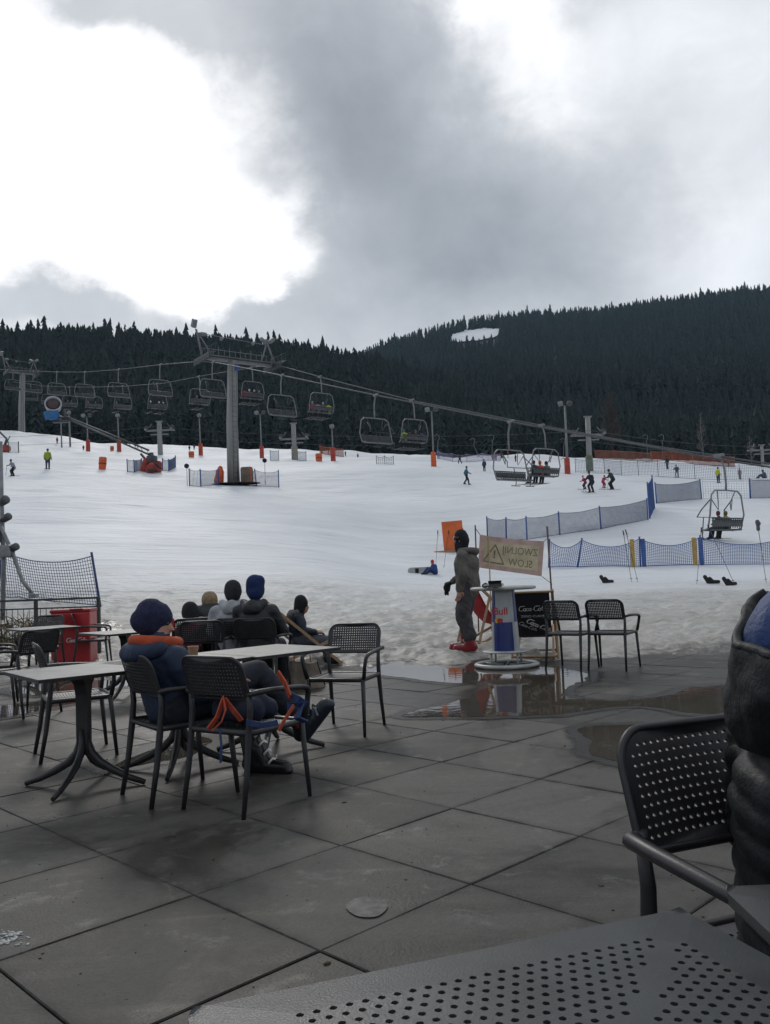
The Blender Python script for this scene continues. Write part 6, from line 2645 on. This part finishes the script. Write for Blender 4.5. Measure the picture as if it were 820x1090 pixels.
EMPTY = [(-3, 'empty lift chair low over the slope, left one of the overlapping pair'), (-2, 'empty lift chair hanging between the occupied chair and the lime jacketed rider'), (-1, 'empty lift chair just right of the big lift tower'),
         (0, 'empty lift chair passing behind the pole of the big lift tower'), (1, 'empty lift chair above the occupied one, second left of the big tower'), (2, 'empty lift chair on the upper row, third left of the big tower'),
         (3, 'empty lift chair on the upper row above the snow gun boom'), (4, 'empty lift chair on the upper row near the blue snow gun'), (5, 'empty lift chair on the upper row, second from the left edge'), (6, 'empty lift chair on the upper row at the left edge')]
for k, lab in EMPTY:
    hang('N', k, lab)
GREY, WHITE_ = (.16, .16, .17), (.55, .55, .56)
OCC = {
    -4: ('two-person load lift chair hanging low over the nets, nearest to us', [(1, DARK, (.10, .02, .03), 'in black'), (2, (.22, .22, .04), (.12, .10, .03), 'in an olive yellow jacket')]),
    -3: ('occupied lift chair low over the slope, right one of the overlapping pair', [(0, DARK, (.03, .03, .03), 'in black, outermost'), (1, (.50, .07, .02), (.5, .08, .03), 'in a bright orange jacket'), (2, (.10, .11, .13), (.02, .02, .02), 'in grey')]),
    -2: ('occupied lift chair with a lime jacketed rider beside the floodlight post', [(0, LIME, (.03, .12, .16), 'in a lime jacket'), (1, DARK, DARK, 'in black'), (2, (.03, .03, .04), (.1, .1, .1), 'in charcoal'), (3, NAVY, DARK, 'in navy')]),
    -1: ('occupied lift chair with a lime rider at its right end, over the grey tower', [(0, (.22, .05, .06), (.2, .2, .2), 'in a dull red jacket'), (1, GREY, DARK, 'in grey'), (2, (.06, .06, .08), (.3, .3, .3), 'in dark slate'), (3, (.34, .42, .03), (.03, .04, .03), 'in lime green')]),
    0: ('occupied lift chair just right of the pole of the big tower, red rider in it', [(0, (.42, .03, .04), DARK, 'in bright red'), (1, (.08, .08, .09), WHITE_, 'with a white helmet'), (2, DARK, (.4, .4, .42), 'in black'), (3, (.05, .06, .10), (.2, .2, .22), 'in slate blue')]),
    1: ('occupied lift chair just left of the pole of the big tower', [(1, DARK, GREY, 'in black'), (2, (.05, .05, .06), DARK, 'in charcoal')]),
    2: ('occupied lift chair below an empty one, second left of the big tower', [(0, DARK, WHITE_, 'with a white helmet'), (2, (.05, .06, .08), WHITE_, 'in slate'), (3, (.04, .04, .05), (.4, .4, .42), 'in charcoal')]),
    3: ('lift chair with one rider on the lower row, third left of the big tower', [(0, (.08, .08, .09), GREY, 'alone in grey')]),
    4: ('occupied lift chair on the lower row right of the snow gun', [(0, (.16, .05, .05), GREY, 'in dull red'), (2, DARK, GREY, 'in black')]),
    5: ('occupied lift chair on the lower row just above the boom of the snow gun', [(1, DARK, GREY, 'in black'), (2, (.03, .05, .10), GREY, 'in dark blue')]),
    6: ('occupied lift chair on the lower row behind the blue snow gun', [(1, DARK, GREY, 'in black')]),
    7: ('lift chair on the lower row at the left edge', []),
}
SHORT = {-4: 'lift chair nearest to us', -3: 'low right chair of the overlapping pair', -2: 'chair beside the double floodlight', -1: 'chair over the grey drag lift tower',
         0: 'chair right of the big tower pole', 1: 'chair left of the big tower pole', 2: 'lower row chair second left of the tower', 3: 'lower row chair third left of the tower',
         4: 'lower row chair fourth left of the tower', 5: 'chair right above the snow gun boom', 6: 'chair behind the blue snow gun'}
for k, (lab, rs__) in OCC.items():
    c = hang('F', k if k != -4 else -3.92, lab)
    short = lab.split(',')[0].replace('occupied ', '').replace('two-person load ', 'low ')
    for slot, jc, hc, w in rs__:
        rider(c, slot, 'rider %s on the %s' % (w, SHORT[k]), jc, helmet=hc, s=.95)


def tower(label, base, topz, cross=True, blue=True, rx=0):
    """big round tower; local x runs across the line"""
    h = topz - base.z
    t = thing('lift_tower', label, 'lift tower', base, RZF)
    mb = MB()
    mb.path([(0, 0, -.5), (0, 0, h * .5), (.22, 0, h + .1)], [.56, .49, .42], 20)
    mb.build('pole', M_TOWER, t)
    mb = MB()
    mb.lathe([(.9, -.3), (.9, .08), (.8, .12), (.3, .12)], n=20)
    mb.build('base_plate', M_GALVD, t)
    mb = MB()
    XL, XR = TARM
    mb.box(((XL + XR) / 2, 0, h + .1), (XR - XL, .32, .30), bev=.05)
    mb.box(((XL + XR) / 2, 0, h + .3), (XR - XL - .2, .9, .04))
    for i in range(7):
        x = XL + .3 + (XR - XL - .6) * i / 6
        mb.path([(x, .5, h + .3), (x, .5, h + 1.1)], .018, 4)
        mb.path([(x, -.5, h + .3), (x, -.5, h + 1.1)], .018, 4)
    mb.box(((XL + XR) / 2, .5, h + 1.1), (XR - XL - .3, .035, .035))
    mb.build('crossarm', M_GALV, t)
    for x in (XL, XR):
        mb = MB()
        mb.box((x, 0, h + .12), (.14, 3.2, .26), bev=.03)
        for i in range(8):
            y = -1.45 + 2.9 * i / 7
            mb.lathe([(.08, -.06), (.20, -.06), (.17, 0), (.20, .06), (.08, .06)], (x, y, h - .15), 12, Matrix.Rotation(PI / 2, 3, 'Y'))
        mb.box((x + .45, 0, h + .35), (.4, 3.0, .04))
        for i in range(5):
            mb.path([(x + .62, -1.4 + .7 * i, h + .35), (x + .62, -1.4 + .7 * i, h + 1.1)], .022, 4)
        mb.path([(x + .62, -1.4, h + 1.1), (x + .62, 1.4, h + 1.1)], .022, 4)
        mb.build('sheave_train', M_GALVD, t)
    for x, k in ((XL + .5, 0), (XR - .6, 1)):
        mb = MB()
        mb.path([(x - .5 * (1 - k) + .9 * k, 0, h + .3), (x - .9 * (1 - k) + 0.1 * k, .1, h + 2.5), (x - 1.0 * (1 - k) + .25 * k, .1, h + 2.5)], .10, 6)
        mb.path([(x + .5 * (1 - 2 * k), 0, h + .3), (x - .7 * (1 - k) + .15 * k, .1, h + 2.2)], .06, 6)
        mb.build('light_mast', M_GALV, t)
        for dx, dz, rx_ in ((-.30, .1, .2), (.35, .2, -.3)) if k else ((-.15, .75, 0), (.45, -.1, -.2)):
            mb = MB()
            mb.box((x + dx * 1.3 - .9 * (1 - k) + .2 * k, .1, h + 2.3 + dz), (.62 if dz < .5 else .42, .5, .34 if dz < .5 else .75), Matrix.Rotation(.5 + rx_, 3, 'X') @ Matrix.Rotation(rx_ * 2.5 * k, 3, 'Y'), bev=.1)
            mb.build('floodlight', M_GALV, t)
    mb = MB()
    mb.path([(XL + .3, 0, h + 2.2), (XR - .8, 0, h + 2.0)], .03, 4)
    for x in (XL * .3, XR * .55):
        mb.ball((x, 0, h + 1.95), .16, 10, 8)
    mb.build('lamp_wire', M_GALV, t)
    if blue:
        mb = MB()
        mb.box((.40, -.46, h - .55), (.42, .05, .55))
        mb.build('number_plate', M_BLUE, t)
    mb = MB()
    for x in (-.2, .2):
        mb.path([(x - .1, -.62, .4), (x + .1, -.55, h)], .025, 4)
    for i in range(int(h / .45)):
        z = .6 + i * .45
        mb.path([(-.28, -.615 + .06 * z / h, z), (.15, -.615 + .06 * z / h, z)], .018, 4)
    mb.build('ladder', M_GALVD, t)
    return t


tbase = hill(249, 515)
pN, pF = cable_at('N', .262), cable_at('F', -.27)
# sheaves sit where the cables pass the tower
lat = Vector((math.cos(RZF), math.sin(RZF), 0))
mid = (pN + pF) / 2
tb_ = Vector((tbase.x, tbase.y, tbase.z))
TARM = ((pN - tb_).dot(lat), (pF - tb_).dot(lat))
tower('tall grey lift tower with crossarm and floodlights in the middle left of the slope', tb_, (pN.z + pF.z) / 2 - .1)
p2N, p2F = cable_at('N', 6.55), cable_at('F', 6.6)
m2 = (p2N + p2F) / 2
TARM = (-2.4, 2.4)
b2 = Vector((m2.x, m2.y, hz(m2.x, m2.y)))
tower('grey lift tower cut by the left edge, among the distant chairs', b2, max(p2N.z, p2F.z) + .25, blue=False)

# pads and net round the tower foot
t = thing('crash_pad', 'orange red crash pad leaning on the left of the big lift tower', 'crash pad', tb_ + V3(-1.15, -.5, 0), R(10), 'crash pads round the big tower')
fused('pad', [((0, 0, .35), .38, (.05, 0, 1.15), .36, 0), ((-.2, 0, .4), .3, (.1, .1, 1.5), .22, 0)], [M_ORANGE], .05, 3, t)
mb = MB()
mb.path([(-.4, -.37, .6), (.38, -.37, .66)], .02, 4, flat=(1.4, .5))
mb.build('pad_strap', M_BLACK, t)
t = thing('crash_pad', 'brown grey crash pad on the right of the big lift tower', 'crash pad', tb_ + V3(1.25, -.5, 0), R(-5), 'crash pads round the big tower')
mb = MB()
mb.box((0, 0, .75), (1.05, .6, 1.5), bev=.16)
mb.build('pad', mat('pad_brown', (.17, .13, .10), .8, .3, 2, .3, 6), t)
mb = MB()
mb.box((.45, -.305, .75), (.1, .02, 1.4))
mb.build('pad_strap', M_ORANGE, t)
mb = MB()
mb.lathe([(.1, .0), (1.75, .0), (1.9, .02), (1.7, .07), (.1, .09)], (0, 0, 0), 24)
o = mb.build('soil_patch', mat('bare_soil', (.05, .042, .035), .9, .3, 2), None, tb_ + V3(.2, -.6, .02))
o.scale = (1.2, .7, 1)
tag(o, kind='structure')
net_fence('blue net fence left of the foot of the big lift tower', [hill(202, 516), hill(214, 517), hill(233, 516)], 1.35, .11, .1, .010, M_NETGREY, M_BLUE, .05)
net_fence('blue net fence right of the foot of the big lift tower', [hill(263, 514), hill(273.5, 516), hill(297, 517)], 1.4, .11, .2, .010, M_NETGREY, M_BLUE, .05, lean=[0, -.15, 0])


def disc_sign(px, py, top, label):
    p = hill(px, py)
    q = at(px - .5, top, p.y) - p
    t = thing('marker_pole', label, 'marker', p)
    mb = MB()
    mb.path([(0, 0, -.2), q], .025, 6)
    mb.build('pole', M_GALV, t)
    mb = MB()
    mb.lathe([(.02, -.03), (.20, -.03), (.20, .03), (.02, .03)], q + V3(0, -.05, .15), 16, Matrix.Rotation(PI / 2, 3, 'X'))
    mb.build('disc', M_BLACK, t)


disc_sign(199.5, 516, 498, 'thin marker with a dark disc left of the tower nets')
disc_sign(282.5, 514, 492, 'thin marker with a dark disc right of the big tower')


# ------------------------------------------------------------------ floodlight posts with padded feet
def lamp_post(px, py, top, label, heads=2, pad=True, thick=.09, padm=None):
    p = hill(px, py)
    v = at(px + (611 - top) * -.0414 * 0 - (py - top) * .0414, top, p.y) - p
    t = thing('floodlight_post', label, 'floodlight', p, 0, 'floodlight posts along the piste')
    mb = MB()
    mb.path([(0, 0, -.3), v * .5, v], [thick * 1.2, thick, thick * .8], 8)
    mb.build('post', M_GALV, t)
    for i in range(heads):
        mb = MB()
        sx = (i - (heads - 1) / 2) * .95
        mb.path([v, v + V3(sx, 0, .12)], .04, 5)
        c = v + V3(sx, -.1, .22)
        mb.box(c, (.5, .42, .40), Matrix.Rotation(R(-25), 3, 'X') @ Matrix.Rotation(R(20 * (1 if sx > 0 else -1)), 3, 'Z'), bev=.08)
        mb.build('lamp_head', M_GALV if i == 0 else M_GALVD, t)
    if pad:
        mb = MB()
        n = 10
        mb.lathe([(.24, -.1), (.30, 0), (.29, 1.5), (.24, 1.62), (.05, 1.65)], n=14)
        mb.build('foot_pad', padm or mat('red_pad', (.42, .06, .04), .7, .25, 2), t)
    return t


lamp_post(43, 464, 431, 'slender floodlight post at the left with a small red foot', 1)
lamp_post(94, 477, 444, 'floodlight post right of the snow gun head, red padded foot', 2)
lamp_post(127, 480, 444, 'floodlight post under the third lift chair, red padded foot', 1)
lamp_post(214, 486, 444, 'floodlight post left of the big lift tower, red padded foot', 1)
lamp_post(279, 488, 441, 'floodlight post right of the big lift tower, red padded foot', 2)
lamp_post(355, 492, 456, 'floodlight post under the chair with the lime rider, orange foot', 1)
lamp_post(462, 496, 438, 'double floodlight post beside the lime jacketed rider, orange foot', 2, padm=M_ORANGE)
lamp_post(604.5, 505, 432, 'tallest double floodlight post with a faded red padded foot, right of the paired chairs', 2, thick=.12)
lamp_post(66, 474, 446, 'bare grey post under the snow gun head, no padding', 1, False)
lamp_post(75, 473, 441, 'thin bare post right beside the snow gun head', 1, False, .12)


# ------------------------------------------------------------------ drag lift: towers, two cables, hangers
def drag_tower(px, py, top, arm, label, pad=None, w=.22):
    p = hill(px, py)
    v = at(px - (py - top) * .0414, top, p.y) - p
    t = thing('drag_lift_tower', label, 'lift tower', p, 0)
    mb = MB()
    mb.path([(0, 0, -.4), v], [w * 1.15, w], 10)
    mb.build('pole', M_TOWER, t)
    az = (at(px, arm, p.y) - p).z
    c = v * (az / v.z)
    mb = MB()
    mb.box(c, (3.6, .25, .22))
    mb.box(c + V3(0, 0, -.55), (2.4, .16, .14))
    mb.box(c + V3(0, 0, -.28), (.5, .3, .7))
    for x in (-1.7, 1.7):
        mb.path([c + V3(x, 0, 0), c + V3(x * .6, 0, .9)], .05, 4)
        mb.box(c + V3(x, 0, .1), (.3, 1.6, .2))
    mb.box(v + V3(0, 0, .05), (.9, .25, .15))
    mb.path([c, v], .06, 5)
    mb.build('crossarm', M_GALV, t)
    for x in (-1.7, 1.7):
        mb = MB()
        mb.lathe([(.1, -.05), (.34, -.05), (.30, 0), (.34, .05), (.1, .05)], c + V3(x, -.1, .35), 14, Matrix.Rotation(PI / 2, 3, 'X'))
        mb.build('wheel', M_GALVD, t)
    if pad:
        mb = MB()
        mb.lathe([(.30, -.1), (.42, 0), (.42, 1.7), (.05, 1.75)], n=14)
        mb.build('foot_pad', pad, t)
    return p, c


pA, cA = drag_tower(314, 489, 451, 467, 'grey drag lift tower behind the chair with the lime rider', mat('pad_grey', (.25, .24, .2), .8, .2, 2), .3)
pB, cB = drag_tower(628, 501, 444, 463, 'grey drag lift tower with crossarms at the right, green padded foot', mat('pad_moss', (.14, .15, .09), .8, .3, 2), .28)
pC, cC = drag_tower(812, 497, 474, 479, 'small drag lift tower at the right edge by the orange net', None, .2)
pD, cD = drag_tower(171, 484, 449, 458, 'tall grey pole of the drag lift above the red snow gun', None, .3)
for i, (x, lab) in enumerate(((-1.7, 'thin drag lift cable crossing before the forest, upper one'), (1.7, 'thin drag lift cable crossing before the forest, lower one'))):
    mb = MB()
    P_ = [pD + cD + V3(-30, 5, .5), pD + cD, pA + cA, pB + cB, pC + cC, pC + cC + V3(30, 0, 0)]
    pts = []
    for a, b in zip(P_[:-1], P_[1:]):
        for q in range(10):
            tt = q / 10
            pts.append(a.lerp(b, tt) + V3(0, x * .6, (.35 if i == 0 else -.5) - (b - a).length * .012 * 4 * tt * (1 - tt)))
    mb.path(pts, .022, 4)
    tag(mb.build('drag_cable', M_GALVD), lab, 'cable')


def hanger(px, top, bottom, label, tilt=0.0, D=118):
    p = at(px, top, D)
    q = at(px - tilt, bottom, D) - p
    t = thing('drag_hanger', label, 'drag lift hanger', p, 0, 'hangers of the drag lift')
    mb = MB()
    mb.path([(-.5, 0, .25), (-.1, 0, .45), (.22, 0, .3), (.2, 0, -.1), (0, 0, -.5), q], .035, 5)
    mb.build('rod', M_GALV, t)
    mb = MB()
    mb.path([q + V3(-.4, 0, -.1), q, q + V3(.4, 0, -.1)], .04, 5)
    mb.build('cross_handle', M_GALVD, t)


hanger(466, 466, 482, 'drag lift hanger close to the middle floodlight post')
hanger(504, 470, 486, 'drag lift hanger swinging to the right over the walker', -6)
hanger(524, 466, 484, 'drag lift hanger above the crowd on the crest')
hanger(600, 470, 488, 'short drag lift hanger beside the tallest floodlight post')
hanger(688, 466, 487, 'left one of two straight drag lift hangers at the right', -2)
hanger(705, 466, 488, 'right one of two straight drag lift hangers at the right')

# ------------------------------------------------------------------ orange safety netting on the crest, right
ON = mat('orange_net', (.30, .085, .05), .8, .25, 1)
net_fence('long orange safety net along the top of the right piste', [hill(x, y) + V3(0, 0, 0) for x, y in ((694, 493.5), (716, 494.5), (738, 495.5), (760, 496), (782, 496.5))], 1.45, .16, .05, .030, ON, mat('orange_post', (.4, .14, .08), .8, .2, 2), .05)
net_fence('brownish orange safety net slanting down from the drag lift tower', [hill(x, y) for x, y in ((634, 488.8), (655, 490.2), (675, 491.6), (694, 492.6))], 1.3, .16, .05, .030, mat('rust_net', (.24, .10, .07), .8, .25, 1), ON, .05)
net_fence('short orange net on the crest by the waiting people', [hill(x, y) for x, y in ((341, 486), (352, 486), (366, 486))], 1.1, .14, .1, .03, ON, ON, .04)
net_fence('pale violet net on the crest under the drag lift hangers', [hill(x, y) for x, y in ((466, 489), (482, 491), (497, 492), (514, 491), (533, 489))], 1.0, .2, .2, .014, mat('violet_net', (.28, .25, .40), .8, .2, 1), M_GALV, .03)
net_fence('small blue net in front of the grey drag lift tower, left one', [hill(288, 491), hill(297, 491)], 1.2, .12, .05, .014, M_NETGREY, M_BLUE, .04)
net_fence('small blue net in front of the grey drag lift tower, right one', [hill(317, 491), hill(326, 491)], 1.1, .12, .05, .014, M_NETGREY, M_BLUE, .04)
net_fence('low dark net on the snow left of the lime jacketed rider', [hill(401, 494), hill(410, 494), hill(419, 494)], .9, .2, .2, .012, M_ROD, M_ROD, .03)


# ------------------------------------------------------------------ orange drums and pads in the snow
def drum(px, py, hpx, wpx, label, tilt=0.0, m=None):
    p = hill(px, py)
    k = p.y / FPX
    t = thing('crash_pad', label, 'crash pad', p, 0, 'orange crash pads on the slope')
    mb = MB()
    M_ = Matrix.Rotation(tilt, 3, 'Y')
    r, h = wpx * k / 2, hpx * k
    mb.lathe([(r * .8, -.1), (r * .92, 0), (r, h * .5), (r * 1.02, h * .9), (r * .9, h), (r * .1, h * 1.01)], n=16, rot=M_)
    mb.build('pad', m or M_ORANGE, t)
    mb = MB()
    mb.lathe([(r * 1.01, h * .42), (r * 1.04, h * .43), (r * 1.04, h * .5), (r * 1.01, h * .51)], n=16, rot=M_)
    mb.build('strap', mat('dark_strap', (.12, .04, .03), .8, .2, 3), t)


drum(109, 500, 13, 8, 'orange drum shaped pad standing alone on the left slope', .08)
drum(119.5, 479, 5, 4, 'tiny orange pad on the left crest')
drum(204, 487, 6, 6, 'small orange pad before the left floodlight post')
drum(340, 492.5, 9, 7, 'orange red pad standing left of the orange footed post', -.05)
drum(82, 462.5, 4, 8, 'small red mound of padding at the foot of the far snow bank')


# ------------------------------------------------------------------ snow gun on a boom
def snow_gun():
    p = hill(163, 503)
    t = thing('snow_gun', 'snow gun on a long slanted boom with blue round head and red padded base', 'snow gun', p)

    def L(px, py, dy=0):
        return at(px, py, p.y + dy) - p
    m = M_GALVD
    mb = MB()
    mb.path([L(163, 500), L(161, 482)], [.35, .22], 10)
    mb.box(L(162, 489), (.9, .8, .7), bev=.1)
    mb.build('turret', m, t)
    mb = MB()
    a, b = L(159, 484, -.2), L(70, 445, 1.0)
    for dz in (0, .42):
        mb.path([a + V3(0, 0, dz), b + V3(0, 0, dz * .4)], .085, 6)
    for i in range(14):
        u = i / 14
        mb.path([a.lerp(b, u), a.lerp(b, u + .035) + V3(0, 0, .42 - .25 * u)], .03, 4)
    mb.path([L(150, 483), L(162, 497)], .12, 6)
    mb.build('boom', m, t)
    fused('base_pad', [(L(154, 500), .42, L(156, 491), .36, 0), (L(160, 500, -.5), .45, L(162, 496, -.5), .38, 0), (L(168, 500), .42, L(169, 494), .34, 0)], [mat('red_pad2', (.34, .045, .032), .7, .35, 2, .4, 5)], .06, 2, t)
    mb = MB()
    mb.path([L(161, 489, -.5), L(172, 499, -.7)], .10, 6)
    mb.box(L(163, 500, -1.0), (.9, .3, .22), bev=.05)
    mb.build('hydraulic_arm', M_ROD, t)
    c = L(57, 434, 1.0)
    Mx = Matrix.Rotation(PI / 2 - .3, 3, 'X') @ Matrix.Rotation(.3, 3, 'Y')
    mb = MB()
    mb.lathe([(.25, -.7), (.55, -.65), (.72, -.2), (.80, .5), (.80, .62), (.70, .62), (.62, -.1), (.1, -.15)], c + V3(0, 0, .15), 22, Mx)
    mb.build('fan_barrel', mat('gun_white', (.40, .40, .42), .5, .15, 2), t)
    mb = MB()
    mb.lathe([(.05, .60), (.5, .55), (.62, .4)], c + V3(0, 0, .15), 16, Mx)
    mb.build('fan_grille', mat('gun_dark', (.06, .04, .045), .6, .2, 2), t)
    mb = MB()
    mb.sheet(lambda u, v: c + V3((u - .5) * 1.5 * (1 - .25 * v * v), -.55 - .25 * math.sin(u * PI), -.45 - .85 * v), 12, 8)
    mb.box(c + V3(0, -.1, -.85), (1.15, .9, .7), bev=.2)
    mb.build('cover', mat('cover_blue', (.02, .13, .32), .6, .2, 2, .3, 5), t)
    mb = MB()
    mb.path([b, c + V3(.3, 0, -.9), c + V3(0, 0, -.7)], .12, 6)
    mb.box(c + V3(.7, 0, -1.4), (1.5, .5, .25), bev=.05)
    mb.path([b, L(68, 436, 1.0)], .14, 6)
    mb.build('head_yoke', m, t)
    net_fence('small blue net left of the red base of the snow gun', [hill(136, 502), hill(143, 502.5), hill(151, 501)], 1.15, .11, .05, .012, M_NETGREY, M_BLUE, .05)
    net_fence('small blue net right of the red base of the snow gun', [hill(173, 501), hill(180, 502), hill(187, 500)], 1.15, .11, .1, .012, M_NETGREY, M_BLUE, .05)


snow_gun()
p = hill(4, 481)
t = thing('snow_gun', 'small red based snow gun cut by the left edge of the upper slope', 'snow gun', p)
fused('base_pad', [((-.5, 0, .4), .5, (.4, 0, .4), .5, 0)], [MATS['red_pad2']], .07, 2, t)
mb = MB()
mb.path([(0, 0, .5), (.4, 0, 1.6), (-.6, .2, 2.6)], .13, 6)
mb.path([(.2, -.2, .5), (.9, -.2, 1.9)], .06, 5)
mb.build('mount', M_GALVD, t)
p = hill(18, 482)
net_fence('pale low net and post beside the small red snow gun', [hill(9, 482), hill(20, 482)], 1.3, .14, .05, .012, mat('white_net', (.5, .52, .56), .8, .1, 1), M_ROD, .06)


# timber frame of the upper lift hut seen on the left crest
def frame_gate(px, py, w, h, label):
    p = hill(px, py)
    k = p.y / FPX
    t = thing('timber_frame', label, 'frame', p)
    for x in (-w / 2, w / 2):
        mb = MB()
        mb.path([(x * k, 0, -.3), (x * k, 0, h * k)], .16, 6)
        mb.build('post', M_GALVD, t)
    mb = MB()
    mb.path([(-w * .8 * k, 0, h * k), (w * .8 * k, 0, h * k)], .12, 6)
    mb.build('beam', M_GALVD, t)


frame_gate(20, 458, 9, 14, 'grey post and beam frame on the snow bank at the far left')
